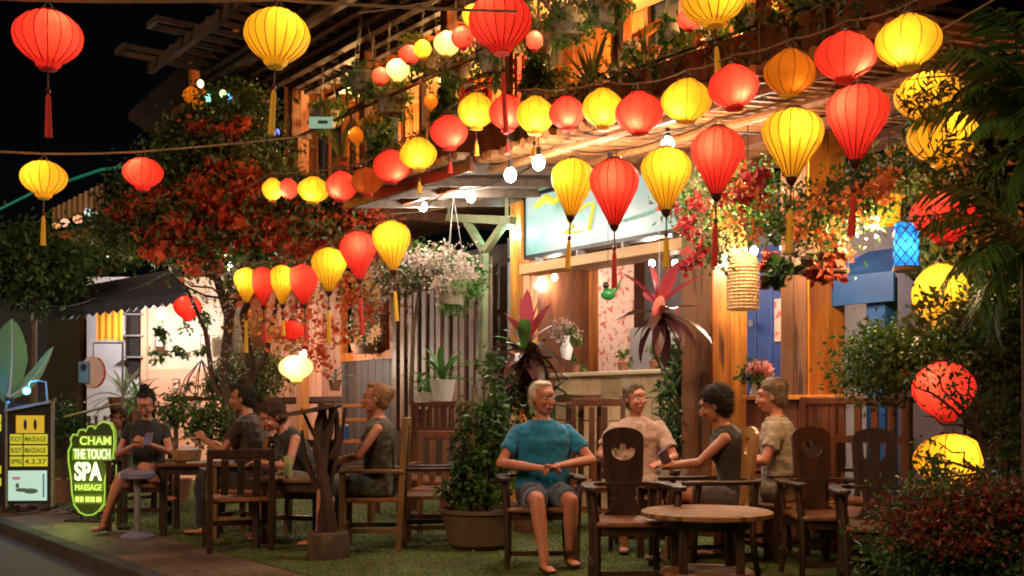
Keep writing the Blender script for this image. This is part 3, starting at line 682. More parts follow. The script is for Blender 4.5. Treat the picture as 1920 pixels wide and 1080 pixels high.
for k, (x, y, c, s, r_) in enumerate(((106, 423, (1, .40, .14), .9, 7), (122, 418, (1, .52, .36), .9, 8.5), (146, 411, (1, .42, .22), .9, 9), (166, 398, (.75, .9, .9), .8, 8), (180, 393, (.9, .9, .85), .4, 9))):
    part('lamp', MB().ell(W(x, y, 23.4), (r_ * 23.4 / FPX, r_ * 23.4 / FPX, r_ * 23.4 / FPX * .95)), glowmat('gallery_lamp_%d' % k, c, s), t, True)
gd = pmat('night_blue_tile', (0.045, 0.045, 0.075), (0.025, 0.025, 0.045), 8, (1, 1, 1), .7, .3)
t = thing('tiled_gable_roof', 'dim blue-grey sloping tiled roof against the black sky', 'roof', (W(310, 765, 22).x, 22, 0))
A, Bq, C_, D = W(368, 108, 23), W(240, 224, 20.5), W(300, 262, 22.5), W(404, 140, 25)
for k in range(11):
    a = A.lerp(D, k / 11); b = Bq.lerp(C_, k / 11); c = Bq.lerp(C_, (k + .9) / 11); d = A.lerp(D, (k + .9) / 11); up = Vector((0, 0, .12))
    part('tile_course', MB().hexa([b, c, d, a, b + up, c + up, d + up, a + up]), gd, t, True)
part('gable_wall', MB().hexa([Vector((Bq.x + .6, 22, 0)), Vector((D.x, 25, 0)), Vector((D.x, 25.3, 0)), Vector((Bq.x + .6, 22.3, 0)), Vector((Bq.x + .6, 22, C_.z - .9)), Vector((D.x, 25, D.z - .3)), Vector((D.x, 25.3, D.z - .3)), Vector((Bq.x + .6, 22.3, C_.z - .9))]), pmat('night_wall', (0.04, 0.04, 0.05), bump=.1), t, True)
t = thing('green_light_strip', 'thin green lit strip along a far roof edge', 'light strip', W(150, 335, 27))
part('tube', MB().tube([W(-20, 402, 28), W(60, 362, 28), W(125, 340, 27), W(190, 318, 26), W(236, 312, 26)], .035, 6), glowmat('green_tube', (.02, .35, .2), .2), t, True)
# dark backdrop house at far left under the awning
t = thing('dark_house', 'unlit dark house wall behind the banana plant', 'building', (W(60, 765, 26).x, 26, 0))
part('wall', wb(MB(), -400, 175, 560, 880, 26, .3), pmat('navy_wall', (0.02, 0.035, 0.07), (0.01, 0.02, 0.045), 2, bump=.1), t, True)
part('doorway', wb(MB(), 90, 160, 600, 860, 25.8, .1), black_m, t, True)
part('plinth', wb(MB(), -400, 175, 880, 900, 25.9, .5), kerb_m, t, True)

# hanging bulbs under the eaves roof and inside the shop
def bulb(px, py, n, power, col, label, r=.05, glow=40, group=None, top=None):
    p = FW(px, py, n); t = thing('hanging_bulb', label, 'light bulb', p, group=group)
    part('glass', MB().ell((0, 0, 0), (r, r, r * 1.25)), glowmat('bulb_%.2f_%.2f' % (col[1], col[2]), col, glow), t)
    part('holder', MB().tube([(0, 0, r * 1.1), (0, 0, r * 1.1 + .07)], .02), black_m, t)
    zt = top if top else ez(n) - .03
    if zt - p.z > .15: part('flex', MB().tube([(0, 0, r * 1.1 + .07), (0, 0, zt - p.z)], .005, 5), black_m, t)
    lamp(t, (0, 0, -.02 - r * 1.4), power, col, r)
    return t
cw = (1.0, .88, .72); G = 'bare bulbs under the eaves roof'
bulb(793, 387, -1.2, 16, cw, 'bare white bulb under the roof, nearest the red lantern chain', group=G)
bulb(883, 369, -1.2, 16, cw, 'bare white bulb under the roof above the forked brace', group=G)
bulb(957, 328, -2.32, 12, cw, 'bare white bulb at the roof edge left of the highest one', group=G, top=3.6)
bulb(1010, 305, -2.32, 12, cw, 'highest bare white bulb at the roof edge by the signboard top', group=G, top=3.6)
bulb(952, 417, -.2, 8, (.55, 1.0, .85), 'greenish bulb at the fork of the mossy brace', r=.06, glow=8, group=G)
for (x, y, n, pw, lb) in ((1222, 494, .9, 14, 'white bulb behind the hanging red cordyline, left one'), (1266, 494, .9, 14, 'white bulb behind the hanging red cordyline, right one'), (1040, 520, .9, 8, 'small white bulb in the lit shelf window'),
                          (1414, 470, .3, 14, 'bright bulb over the blue door near the wicker lantern'), (1470, 464, .3, 14, 'bright bulb over the blue door at the knotty column'), (1592, 528, .4, 1.5, 'white bulb by the blue awning')):
    bulb(x, y, n, pw, (1, .85, .66), lb, r=.035, group='small bulbs inside the shop front', top=3.3)
# warm lamps of the upper floor
G = 'bulbs under the pole roof'
bulb(1252, 270, -1.7, 16, (1, .74, .48), 'white bulb at the roof edge touching the plain yellow drop lantern', group=G)
bulb(1640, 415, -1.0, 30, (1, .60, .28), 'added warm bulb behind the flowers, brightening the knotty column', r=.035, group=G)  # unseen lamp added to light the right face of the knotty column
bulb(1402, 350, -1.0, 40, (1, .70, .42), 'star-like bulb among the creeper flowers', r=.04, group=G)
bulb(1143, 308, -1.5, 6, (1, .72, .42), 'small warm bulb between the first two drop lanterns before the signboard', r=.03, group=G)
G = 'warm lamps of the upper floor'
bulb(430, 500, -2.0, 26, (1, .80, .60), 'white bulb in the dry leaves over the cream wall', group='bulbs in the flowers at left', top=3.4)
bulb(568, 664, -.9, 24, (1, .80, .58), 'white bulb behind the low glowing lantern', group='bulbs in the flowers at left', top=3.4)
for (x, y, n, pw, lb) in ((1398, 62, -.3, 40, 'pink-white glowing lamp on the balcony under the big yellow lantern'), (1148, 160, -1.2, 10, 'small candle-like lamp at the balcony rail'), (1290, 110, .6, 50, 'warm lamp among the balcony yuccas'),
                          (1455, 28, -.6, 26, 'warm lamp at the top of the sloping balcony beam'), (1100, 10, .4, 60, 'warm lamp by the hanging balcony flowers'), (830, 150, .4, 70, 'warm lamp behind the conical balcony trees'), (660, 250, .4, 80, 'warm lamp deep in the left balcony room'), (760, 60, .2, 60, 'warm lamp beneath the pale ceiling strip')):
    bulb(x, y, n, pw, (1.0, .52, .17), lb, r=.05, glow=9, group=G, top=FP(x, y, n)[1] + .12)
# ================================================================== SILK LANTERNS
SILK = {
 'Y': silkmat('yellow_silk', (0.85, 0.47, 0.03), (1.0, 0.52, 0.014), 0.32),
 'R': silkmat('red_silk', (0.78, 0.052, 0.034), (1.0, 0.02, 0.022), 0.27),
 'O': silkmat('amber_silk', (0.60, 0.20, 0.02), (1.0, 0.30, 0.01), 0.34),
 'D': silkmat('dull_orange_silk', (0.50, 0.12, 0.02), (1.0, 0.16, 0.02), 0.2),
 'P': silkmat('pale_yellow_silk', (0.9, 0.75, 0.3), (1.0, 0.72, 0.2), 1.0),
 'C': silkmat('crimson_silk', (0.5, 0.03, 0.03), (1.0, 0.05, 0.05), 0.16),
}
RIBM = {k: pmat('lantern_rib_' + k, c, tuple(x * .7 for x in c), 5, bump=0) for k, c in (('Y', (.24, .12, .01)), ('R', (.22, .02, .01)), ('O', (.22, .07, .01)), ('D', (.15, .04, .01)), ('P', (.3, .2, .06)), ('C', (.12, .01, .01)))}
TASM = {'Y': pmat('yellow_fringe', (.75, .42, .03), (.5, .25, .02), 30, (3, 3, .2), .8, .3, emit=((1, .5, .02), .10)), 'R': pmat('red_fringe', (.55, .03, .02), (.35, .02, .015), 30, (3, 3, .2), .8, .3, emit=((1, .05, .03), .06))}
TASM.update(O=TASM['Y'], D=TASM['R'], P=TASM['Y'], C=TASM['R'])
def prof(kind):
    if kind == 'ball': f = lambda t: max(.34, math.sin(math.pi * t) ** .52) if 0 < t < 1 else .34
    elif kind == 'oval': f = lambda t: [.24 + .76 * math.sin(math.pi * min(1, t * 1.08) ** .92) ** .7, .22][t >= .999] if t < .93 else .24 + (1 - t) * 2.4
    else:
        K = [(0, .26), (.04, .50), (.12, .80), (.22, .965), (.32, 1.0), (.45, .93), (.6, .74), (.75, .53), (.88, .35), (1, .19)]
        def f(t):
            for (a, x), (b, y) in zip(K, K[1:]):
                if t <= b + 1e-6: s = (t - a) / (b - a); return x + (y - x) * (s * s * (3 - 2 * s) * .35 + s * .65)
            return .19
    return f
LM = {}
def lantern_mesh(kind, col, ribs, sharp):
    key = (kind, col, ribs)
    if key in LM: return LM[key]
    f = prof(kind); seg = ribs * 4; rows = 20
    mb = MB(); amp = .035 if ribs < 13 else .05
    for i in range(rows + 1):
        t = i / rows; r = f(t)
        for j in range(seg):
            a = 2 * math.pi * j / seg; rr = r * (1 - amp + amp * abs(math.sin(ribs * a / 2)) ** .7)
            mb.v.append((rr * math.cos(a), rr * math.sin(a), .5 - t))
    for i in range(rows):
        for j in range(seg): a, b = i * seg + j, i * seg + (j + 1) % seg; mb.f.append((a, a + seg, b + seg, b))
    sk = mb.mesh('silk_shade', 70); sk.materials.append(SILK[col])
    rb = MB(); rr_ = .017 if ribs > 12 else .013
    for k in range(ribs):
        a = 2 * math.pi * k / ribs
        rb.tube([((f(i / 14) * (1 - amp) + .004) * math.cos(a), (f(i / 14) * (1 - amp) + .004) * math.sin(a), .5 - i / 14) for i in range(15)], rr_, 4, cap=False)
    rbm = rb.mesh('rib_cage', 60); rbm.materials.append(RIBM[col])
    LM[key] = (sk, rbm); return LM[key]
CAPM = pmat('lantern_cap_wood', (0.10, 0.03, 0.015), (0.04, 0.012, 0.008), 10, rough=.4, bump=.1)
PCAP = {}
def lantern(px, py, w, h, col, kind, label, group, D=None, tas=0, bulb_p=None, spin=0.0, ribs=None, low=False, name='silk_lantern', hang=None, tilt=0.0, nmax=-2.42, ymax=99):
    D = D or {'ball': .36, 'drop': .40, 'oval': .42}[kind]; Y = FPX * D / w; Y = min(Y, FW(px, py, nmax).y, ymax); D = Y * w / FPX; Hh = D * h / w; p = W(px, py, Y)
    ribs = ribs or {'ball': 10, 'drop': 16, 'oval': 18}[kind]
    t = thing(name, label, 'lantern', p, rz=spin, group=group); t.rotation_euler = (R(random.uniform(-4, 4)), R(random.uniform(-4, 4)), spin)
    sk, rb = lantern_mesh(kind, col, ribs, 0)
    S = (D / 2 * random.uniform(.96, 1.04), D / 2 * random.uniform(.96, 1.04), Hh)
    o = part('silk_shade', sk, None, t); o.scale = S
    if tilt: t.rotation_euler = (0, R(tilt), spin)
    o = part('rib_cage', rb, None, t); o.scale = S
    f = prof(kind); r0, r1 = f(0) * D / 2, f(1) * D / 2
    part('top_ring', MB().lathe([(r0 * .8, Hh * .5 + .012), (r0 * 1.02, Hh * .5 + .012), (r0 * 1.04, Hh * .5 - .008), (r0 * .8, Hh * .5 - .008)], 14), CAPM, t)
    bd = .05 if kind == 'drop' else .02
    part('bottom_cap', MB().lathe([(r1 * 1.03, -Hh * .5 + .006), (r1 * 1.05, -Hh * .5 - .01), (r1 * .7, -Hh * .5 - bd * .7), (.010, -Hh * .5 - bd)], 14), CAPM if kind == 'drop' else TASM[col], t)
    hl = hang or .07
    part('hanger', MB().tube([(-r0 * .9, 0, Hh * .5), (0, 0, Hh * .5 + hl), (r0 * .9, 0, Hh * .5)], .004, 5), rope_m, t)
    if tas:
        L = tas * Y / FPX; z = -Hh * .5 - bd; k = min(.35 * L, .12)
        g = part('tassel', MB().tube([(0, 0, z - k - .02), (0, 0, z - k - .05), (0, 0, z - k - (L - k) * .5), (0, 0, z - L)], [.008, .017, .019, .024], 9), TASM[col], t)
        part('cord', MB().tube([(0, 0, z), (0, 0, z - k)], .006, 6), CAPM, g); part('bead', MB().ell((0, 0, z - k), (.017, .017, .022), seg=8, rings=6), CAPM, g)
    if bulb_p is None: bulb_p = {'Y': 2.6, 'R': 3.4, 'O': .3, 'D': .12, 'P': 3.0, 'C': .15}[col]
    la = R(-90 + random.uniform(-50, 50)) - spin; lamp(t, (D * .27 * math.cos(la), D * .27 * math.sin(la), (-.22 if low else .18) * Hh), bulb_p, (1.0, .72, .42), .02, 1.0)
    return p + Vector((0, 0, Hh * .5 + hl))
words = ['first', 'second', 'third', 'fourth', 'fifth', 'sixth', 'seventh', 'eighth', 'ninth', 'tenth', 'eleventh', 'twelfth', 'thirteenth', 'fourteenth', 'fifteenth', 'sixteenth', 'seventeenth', 'eighteenth', 'nineteenth']
# --- main row of smooth balls along the balcony
row = [(511, 355, 40, 42, 'Y', 'small yellow ball at the low left end of the long row'), (541, 354, 36, 38, 'R', 'small red ball half buried in the bougainvillea, second of the long row'),
 (588, 356, 60, 48, 'Y', 'yellow ball resting on red flowers, third of the long row'), (640, 349, 60, 55, 'R', 'red ball right of the flower-top yellow one, fourth of the long row'),
 (688, 340, 60, 50, 'D', 'unlit rust-orange ball between two red balls of the long row'), (734, 312, 68, 60, 'R', 'red ball just right of the unlit rust-orange one'),
 (784, 289, 70, 60, 'Y', 'yellow ball under the rounded cone tree, alone between two red ones'), (842, 248, 74, 62, 'R', 'red ball at the steep step of the long row, left of the yellow pair'),
 (893, 208, 68, 65, 'Y', 'yellow ball crossed by the post, left neighbour of the tassel-crossed red ball'), (951, 211, 68, 66, 'R', 'red ball directly below the huge ribbed red lantern, crossed by its tassel'),
 (1004, 216, 72, 68, 'Y', 'yellow ball right of the tassel-crossed red ball'), (1063, 212, 68, 60, 'R', 'small red ball at the roof pole ends, eleventh-twelfth of the long row'),
 (1130, 203, 78, 72, 'Y', 'yellow ball with white glow at the foot, under the candle lamp'), (1198, 212, 88, 76, 'R', 'large red ball with dark seam right of the candle lamp'),
 (1287, 189, 96, 78, 'Y', 'large yellow ball with bright lower edge where the long row turns up'), (1375, 163, 98, 80, 'R', 'large red ball left of the amber lantern'),
 (1481, 137, 100, 84, 'O', 'unlit amber-brown ball between two large red balls'), (1585, 106, 110, 88, 'R', 'large red ball right of the amber lantern, over the biggest red drop'),
 (1703, 78, 118, 94, 'Y', 'highest yellow ball of the long row, torn by palm leaves')]
tops = []
for i, (x, y, w, h, c, lb) in enumerate(row):
    tops.append(lantern(x, y, w, h, c, 'ball', lb, 'smooth ball lanterns of the long row', spin=i * .37, low=True, ymax=12.3, tas=(46 if c == 'Y' and i in (8,) else 40 if i in (7, 6, 9, 10) else 0)))
def cord(pts, r, label, sag=.06, mat=None):
    t = thing('lantern_cord', label, 'cord', pts[0], group='cords the lanterns hang from'); P = []
    for a, b in zip(pts, pts[1:]):
        for k in range(6):
            s = k / 6; P.append(a.lerp(b, s) + Vector((0, 0, -sag * 4 * s * (1 - s))))
    P.append(pts[-1]); part('rope', MB().tube(P, r, 5), mat or rope_m, t, True)
cord([tops[0] + Vector((-.6, .8, -.05))] + tops + [tops[-1] + Vector((.8, -.5, .35))], .006, 'thin cord carrying the long row of ball lanterns', .02)
# --- left end chain of drops
row = [(462, 535, 48, 66, 'Y', 'yellow drop at the left end of the low row over the seated guests'), (493, 537, 48, 72, 'R', 'red drop second of the low row'), (529, 534, 50, 74, 'Y', 'yellow drop squeezed between two red drops of the low row'),
 (569, 534, 60, 76, 'R', 'red drop in the middle of the low row'), (617, 506, 68, 82, 'Y', 'yellow drop rising right of the middle red drop'), (672, 479, 66, 90, 'R', 'red drop next to the last yellow drop of the low row'), (735, 461, 75, 92, 'Y', 'yellow drop at the right end of the low row beside white flowers')]
tops = [lantern(x, y, w, h, c, 'drop', lb, 'drop lanterns of the low row at left', spin=i, tas=(85, 60, 50, 60, 90, 95, 85)[i], D=.37, ymax=12.0) for i, (x, y, w, h, c, lb) in enumerate(row)]
cord([tops[0] + Vector((-.9, 1.2, 0))] + tops + [FW(905, 372, -1.9)], .005, 'thin cord of the low row of drop lanterns', .03)
# --- right row of big drops
row = [(1073, 352, 82, 108, 'Y', 'yellow drop hanging before the left part of the signboard'), (1152, 360, 94, 122, 'R', 'red pointed drop hanging before the middle of the signboard'), (1249, 336, 98, 118, 'Y', 'plain yellow drop before the right end of the signboard'),
 (1345, 302, 104, 124, 'R', 'red drop over the broad orange column'), (1486, 269, 114, 128, 'Y', 'biggest yellow drop with pale shoulders right of the column'), (1607, 231, 120, 140, 'R', 'biggest red drop at the right end of the drop row')]
tops = [lantern(x, y, w, h, c, 'drop', lb, 'big drop lanterns before the signboard and columns', spin=i * .8, tas=(88, 105, 95, 120, 125, 125)[i], D=.42) for i, (x, y, w, h, c, lb) in enumerate(row)]
cord([FW(1035, 275, -1.9)] + tops + [tops[-1] + Vector((.8, -.8, .35))], .006, 'thin cord of the big drop lanterns at right', .02)
# --- ribbed ovals of the street cords
G = 'big ribbed round lanterns over the street'
a = lantern(90, 75, 130, 106, 'R', 'oval', 'big ribbed red round lantern with long tassel at the top left', G, tas=122, D=.44, ribs=16)
b = lantern(519, 72, 124, 106, 'Y', 'oval', 'big ribbed yellow round lantern at the top, before the steel canopy', G, tas=125, D=.44, ribs=18)
cord([a + Vector((-1.5, -.2, .02)), a, b, Vector((b.x + 1.6, b.y + .3, b.z + .03))], .010, 'tan upper street cord with a red and a yellow lantern', .01)
c_ = lantern(82, 337, 84, 68, 'Y', 'oval', 'small ribbed yellow lantern on the lower street cord', G, tas=85, D=.40, ribs=14)
d = lantern(268, 327, 74, 60, 'R', 'oval', 'small ribbed red lantern on the lower street cord', G, tas=0, D=.40, ribs=14)
cord([c_ + Vector((-2, -.5, .02)), c_, d, Vector((W(575, 255, 13.5)))], .010, 'tan lower street cord with two small lanterns', .01)
e = lantern(938, 45, 124, 110, 'R', 'oval', 'huge ribbed pink-red lantern hanging over the balcony corner', G, tas=150, D=.52, ribs=18)
g = lantern(1338, 8, 116, 82, 'Y', 'oval', 'half cropped ribbed yellow lantern at the top edge', G, tas=82, D=.46, ribs=16)
cord([e + Vector((-1.2, .6, 0)), e, g, g + Vector((1.5, -.6, .1))], .006, 'thin top cord of the huge red and cropped yellow lanterns', .02)
# --- lanterns among leaves at right
G = 'lanterns tangled in the leaves at right'
lantern(1741, 184, 128, 92, 'Y', 'oval', 'yellow lantern dappled by leaves, upper of two overlapping', G, D=.41, nmax=2, ribs=16, bulb_p=2.0)
lantern(1768, 262, 125, 104, 'Y', 'oval', 'yellow lantern half covered by palm leaves, lower of two overlapping', G, D=.41, nmax=2, ribs=16, bulb_p=2.0)
lantern(1772, 408, 128, 94, 'R', 'oval', 'wide red lantern behind fern leaves beside the blue lamp', G, D=.41, nmax=2, ribs=14, bulb_p=2.0)
lantern(1764, 560, 104, 128, 'Y', 'oval', 'tall yellow lantern behind small leaves below the wide red one', G, D=.42, nmax=2, ribs=12, bulb_p=3.4)
lantern(1770, 735, 118, 112, 'R', 'oval', 'red lantern glowing through twigs at mid height right', G, D=.41, nmax=2, ribs=12, bulb_p=3.4)
lantern(1782, 868, 136, 108, 'Y', 'oval', 'lowest yellow lantern behind bare twigs over the red shrub', G, D=.50, nmax=2, ribs=12, bulb_p=3.4)
# --- scattered
G = 'small lanterns of the upper floor'
for x, y, w, h, c, k, lb in ((746, 132, 44, 42, 'P', 'oval', 'pale glowing lantern in the left balcony flowers'), (714, 142, 34, 32, 'R', 'ball', 'small red lantern left of the pale glowing one'), (768, 102, 38, 34, 'R', 'ball', 'small red lantern between pale ones under the canopy'),
    (792, 92, 34, 34, 'Y', 'ball', 'small yellow lantern beside the hanging balcony basket'), (838, 82, 50, 46, 'P', 'ball', 'pale yellow lantern right of the hanging balcony basket'), (867, 70, 46, 42, 'R', 'ball', 'small red lantern left of the huge red one'),
    (888, 32, 44, 46, 'Y', 'oval', 'yellow lantern peeping from behind the huge red one'), (1002, 76, 34, 36, 'R', 'ball', 'small red lantern peeping out right of the huge red one'), (1292, 36, 46, 40, 'R', 'ball', 'small red lantern behind the cropped yellow one'),
    (668, 254, 28, 34, 'O', 'ball', 'small amber lantern deep in the left balcony room'), (808, 190, 26, 30, 'O', 'ball', 'small amber lantern between the two cone trees')):
    lantern(x, y, w, h, c, k, lb, G, D=.34 if w > 30 else .26, ribs=10, nmax=-1.62, bulb_p=None if c != 'P' else 2.2)
G = 'dim lanterns on the far dark balcony'
lantern(372, 180, 58, 38, 'O', 'ball', 'dim yellow squashed lantern among far coloured lights', G, D=.5, ribs=10, nmax=9); lantern(388, 197, 50, 30, 'P', 'ball', 'peach glowing lantern among far coloured lights', G, D=.45, ribs=8, bulb_p=.5, nmax=9)
lantern(474, 160, 56, 44, 'C', 'ball', 'dim crimson lantern under the steel canopy', G, D=.5, ribs=8, nmax=9)
lantern(555, 691, 64, 50, 'P', 'oval', 'low glowing pale yellow lantern above the seated guests at left', 'low lanterns among the guests', nmax=0, D=.38, ribs=12, bulb_p=5, hang=1.0)
lantern(548, 619, 46, 36, 'R', 'ball', 'dim red lantern in the flowers above the low glowing one', 'low lanterns among the guests', ymax=12.2, D=.34, ribs=10, bulb_p=.3)
lantern(352, 578, 52, 46, 'R', 'oval', 'red-orange star-like lantern before the cream wall at left', 'low lanterns among the guests', nmax=2, D=.40, ribs=8, bulb_p=1.0)
# fairy lights on the far balcony
for (x, y, c, lb, nm) in ((376, 157, (1, .95, .5), 'yellowish fairy light, upper one on the dark far balcony', 'y'), (418, 176, (.7, 1, .4), 'lime fairy light beside the blue one', 'l'), (430, 183, (.1, .5, 1), 'bright blue fairy light on the far balcony', 'b'), (390, 184, (.3, 1, .7), 'green fairy light left of the lime one', 'g'), (518, 248, (.15, .2, 1), 'small deep blue light under the yellow lantern tassel', 'd')):
    t = thing('fairy_light', lb, 'light', W(x, y, 14.5), group='coloured fairy lights'); part('glass', MB().ell((0, 0, 0), (.045, .045, .055)), glowmat('fairy_' + nm, c, 1.6), t); part('socket', MB().tube([(0, 0, .05), (0, 0, .09)], .015), black_m, t)
# blue cylinder lamp, amber box lamp, wicker lantern
t = thing('blue_lamp', 'bright blue woven cylinder lamp beside the awning', 'lamp', W(1699, 462, 7.6))
blg = silkmat('blue_shade', (.05, .35, .8), (.02, .28, .85), .8)
part('lamp_shade', MB().lathe([(.07, .16), (.085, .14), (.085, -.14), (.075, -.16)], 18), blg, t)
mb = MB()
for k in range(8):
    for s in (1, -1): mb.tube([(.088 * math.cos(k * .785 + s * i * .35), .088 * math.sin(k * .785 + s * i * .35), .14 - .28 * i / 8) for i in range(9)], .004, 4)
part('lattice', mb, steel_grey, t); part('base_ring', MB().lathe([(.09, -.14), (.09, -.17), (.05, -.18)], 16), creamw, t); part('hanger', MB().tube([(0, 0, .16), (0, 0, .5)], .005), black_m, t)
lamp(t, (0, -.02, .0), 1.6, (.6, .85, 1), .02, 1.0)
t = thing('amber_box_lamp', 'plain amber box lamp left of the wide red lantern', 'lamp', W(1666, 394, 8.6))
part('lamp_shade', MB().lathe([(.085, .12), (.10, .10), (.085, -.11), (.075, -.12)], 8), silkmat('amber_paper', (.8, .35, .03), (1, .36, .01), .75), t); part('hanger', MB().tube([(0, 0, .12), (0, 0, .6)], .005), black_m, t)
t = thing('wicker_lantern', 'bottle-shaped woven wicker lantern on the orange column edge', 'lantern', W(1393, 530, 9.4))
wk = pmat('wicker', (0.68, 0.42, 0.2), (0.4, 0.2, 0.08), 12, (1, 1, 2.5), .7, .5, emit=((1, .5, .2), .10))
pr = [(.055, .26), (.10, .23), (.125, .17), (.132, .05), (.132, -.20), (.125, -.235)]
part('woven_shade', MB().lathe(pr, 24), wk, t)
mb = MB()
for k in range(16): z = .22 - k * .029; r = .105 + .03 * min(1, k / 3); mb.lathe([(r, z), (r + .006, z - .006), (r, z - .012)], 24)
for k in range(20):
    a = k * .314; mb.tube([(.106 * math.cos(a), .106 * math.sin(a), .23), (.134 * math.cos(a), .134 * math.sin(a), .1), (.136 * math.cos(a), .136 * math.sin(a), -.23)], .0035, 4)
part('weave', mb, wk, t); part('hanger', MB().tube([(0, 0, .26), (0, 0, .75)], .005), rope_m, t)
lamp(t, (0, 0, .0), .5, (1, .66, .38), .04)
# ================================================================== CARVED ARMCHAIRS
def arc(cx, cy, r, a0, a1, n, ry=None): ry = ry or r; return [(cx + r * math.cos(R(a0 + (a1 - a0) * i / (n - 1))), cy + ry * math.sin(R(a0 + (a1 - a0) * i / (n - 1)))) for i in range(n)]
def splat_mesh(cut):
    out = [(-.16, 0), (-.10, .04), (-.075, .12), (-.085, .19), (-.125, .235), (-.135, .28), (-.145, .54)] + arc(0, .54, .145, 180, 0, 11, .075) + [(.145, .54), (.135, .28), (.125, .235), (.085, .19), (.075, .12), (.10, .04), (.16, 0)]
    out = [p for i, p in enumerate(out) if i == 0 or (abs(p[0] - out[i - 1][0]) + abs(p[1] - out[i - 1][1])) > 1e-4]
    if cut == 'moon': holes = [arc(0, .455, .085, 10, -190, 13, .072) + [(-.055, .475), (-.03, .455), (-.018, .50), (.018, .50), (.03, .455), (.055, .475)]]
    elif cut == 'pot': holes = [[(-.075, .50), (-.05, .47), (-.02, .49), (0, .515), (.03, .49), (.06, .51), (.078, .49)] + arc(0, .46, .08, 5, -185, 11, .075)]
    elif cut == 'slots': holes = [[(-.075, .53), (-.04, .53), (-.035, .42), (-.03, .38), (-.065, .42)], [(.04, .53), (.075, .53), (.07, .42), (.03, .38), (.035, .42)]]
    else: holes = [[(-.035, .53), (.035, .53), (.035, .43), (.02, .41), (-.02, .41), (-.035, .43)]]
    return plate([out] + [h[::-1] for h in holes], .032, 'splat')
def armchair(loc, rz, label, cut='moon', mat=wood_dark, seat=wood_seat, splat=None, group='carved timber armchairs', s=1.0):
    t = thing('carved_armchair', label, 'chair', loc, rz, group)
    # faces +y; splat stands at the back
    o = part('back_splat', splat_mesh(cut), splat or mat, t, bevel=.005); o.location = (0, -.235, .455); o.rotation_euler = (R(7), 0, 0)
    sb = MB(); prof_ = [(-.24, -.22), (-.20, -.26), (.20, -.26), (.24, -.22), (.285, .16), (.27, .24), (.16, .275), (-.16, .275), (-.27, .24), (-.285, .16)]
    k = len(prof_); sb.add([(x, y, .425) for x, y in prof_] + [(x, y, .462) for x, y in prof_], [tuple(range(k))[::-1], tuple(range(k, 2 * k))] + [(i, (i + 1) % k, k + (i + 1) % k, k + i) for i in range(k)])
    part('seat', sb, seat, t, bevel=.012)
    part('seat_rail', MB().box((0, .22, .395), (.46, .025, .055)).box((0, -.225, .395), (.40, .025, .055)).box((-.235, 0, .395), (.025, .42, .055)).box((.235, 0, .395), (.025, .42, .055)), mat, t)
    for x in (-1, 1):
        part('leg', MB().tube([(x * .262, .215, 0), (x * .255, .215, .2), (x * .262, .215, .42), (x * .285, .19, .66)], [.020, .026, .028, .024], 8), mat, t)
        part('leg', MB().tube([(x * .235, -.27, 0), (x * .22, -.235, .25), (x * .225, -.235, .43), (x * .25, -.25, .66)], [.020, .025, .026, .022], 8), mat, t)
        part('stretcher', MB().box((x * .245, -.02, .16), (.022, .44, .035)), mat, t)
        # broad paddle arm ending in a rounded tip
        L = [(x * .20, -.29), (x * .29, -.27), (x * .335, -.05), (x * .335, .22), (x * .31, .30), (x * .26, .31), (x * .235, .24), (x * .255, .0), (x * .225, -.16), (x * .16, -.235)]
        if x < 0: L = L[::-1]
        k = len(L); part('armrest', MB().add([(a, b, .66) for a, b in L] + [(a, b, .69) for a, b in L], [tuple(range(k))[::-1], tuple(range(k, 2 * k))] + [(i, (i + 1) % k, k + (i + 1) % k, k + i) for i in range(k)]), mat, t, bevel=.008)
    part('stretcher', MB().box((0, .20, .12), (.48, .022, .035)), mat, t)
    part('crest_rail', MB().box((0, -.268, .675), (.36, .045, .028)), mat, t, bevel=.006)
    if s != 1: t.scale = (s,) * 3
    return t
def G0(px, py): 
    Y = EYE * FPX / (py - HORY); return W(px, py, Y)
def gp(px, Y): return Vector(((px - HORX) / FPX * Y, Y, 0))
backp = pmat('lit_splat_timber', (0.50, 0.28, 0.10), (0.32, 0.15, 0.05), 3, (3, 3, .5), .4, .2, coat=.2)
armchair(gp(1182, 7.35), R(180) + R(4), 'empty dark armchair with crescent cut-out at the front, below the smiling man', 'moon')
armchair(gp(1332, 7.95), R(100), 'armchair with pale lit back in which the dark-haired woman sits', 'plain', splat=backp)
armchair(gp(1550, 7.75), R(186), 'empty armchair with pot-shaped cut-out right of the man in grey', 'pot')
armchair(gp(1655, 7.05), R(172), 'nearest empty armchair with two-slot cut-out beside the red shrub', 'slots')
armchair(gp(1012, 8.35), R(184), 'armchair holding the man in the blue shirt', 'moon')
armchair(gp(1205, 9.35), R(172), 'armchair holding the smiling man', 'moon')
armchair(gp(1462, 8.75), R(112), 'armchair holding the man in grey stripes', 'plain')
armchair(gp(1585, 9.0), R(190), 'empty armchair half hidden behind the pot-cut chair', 'slots')
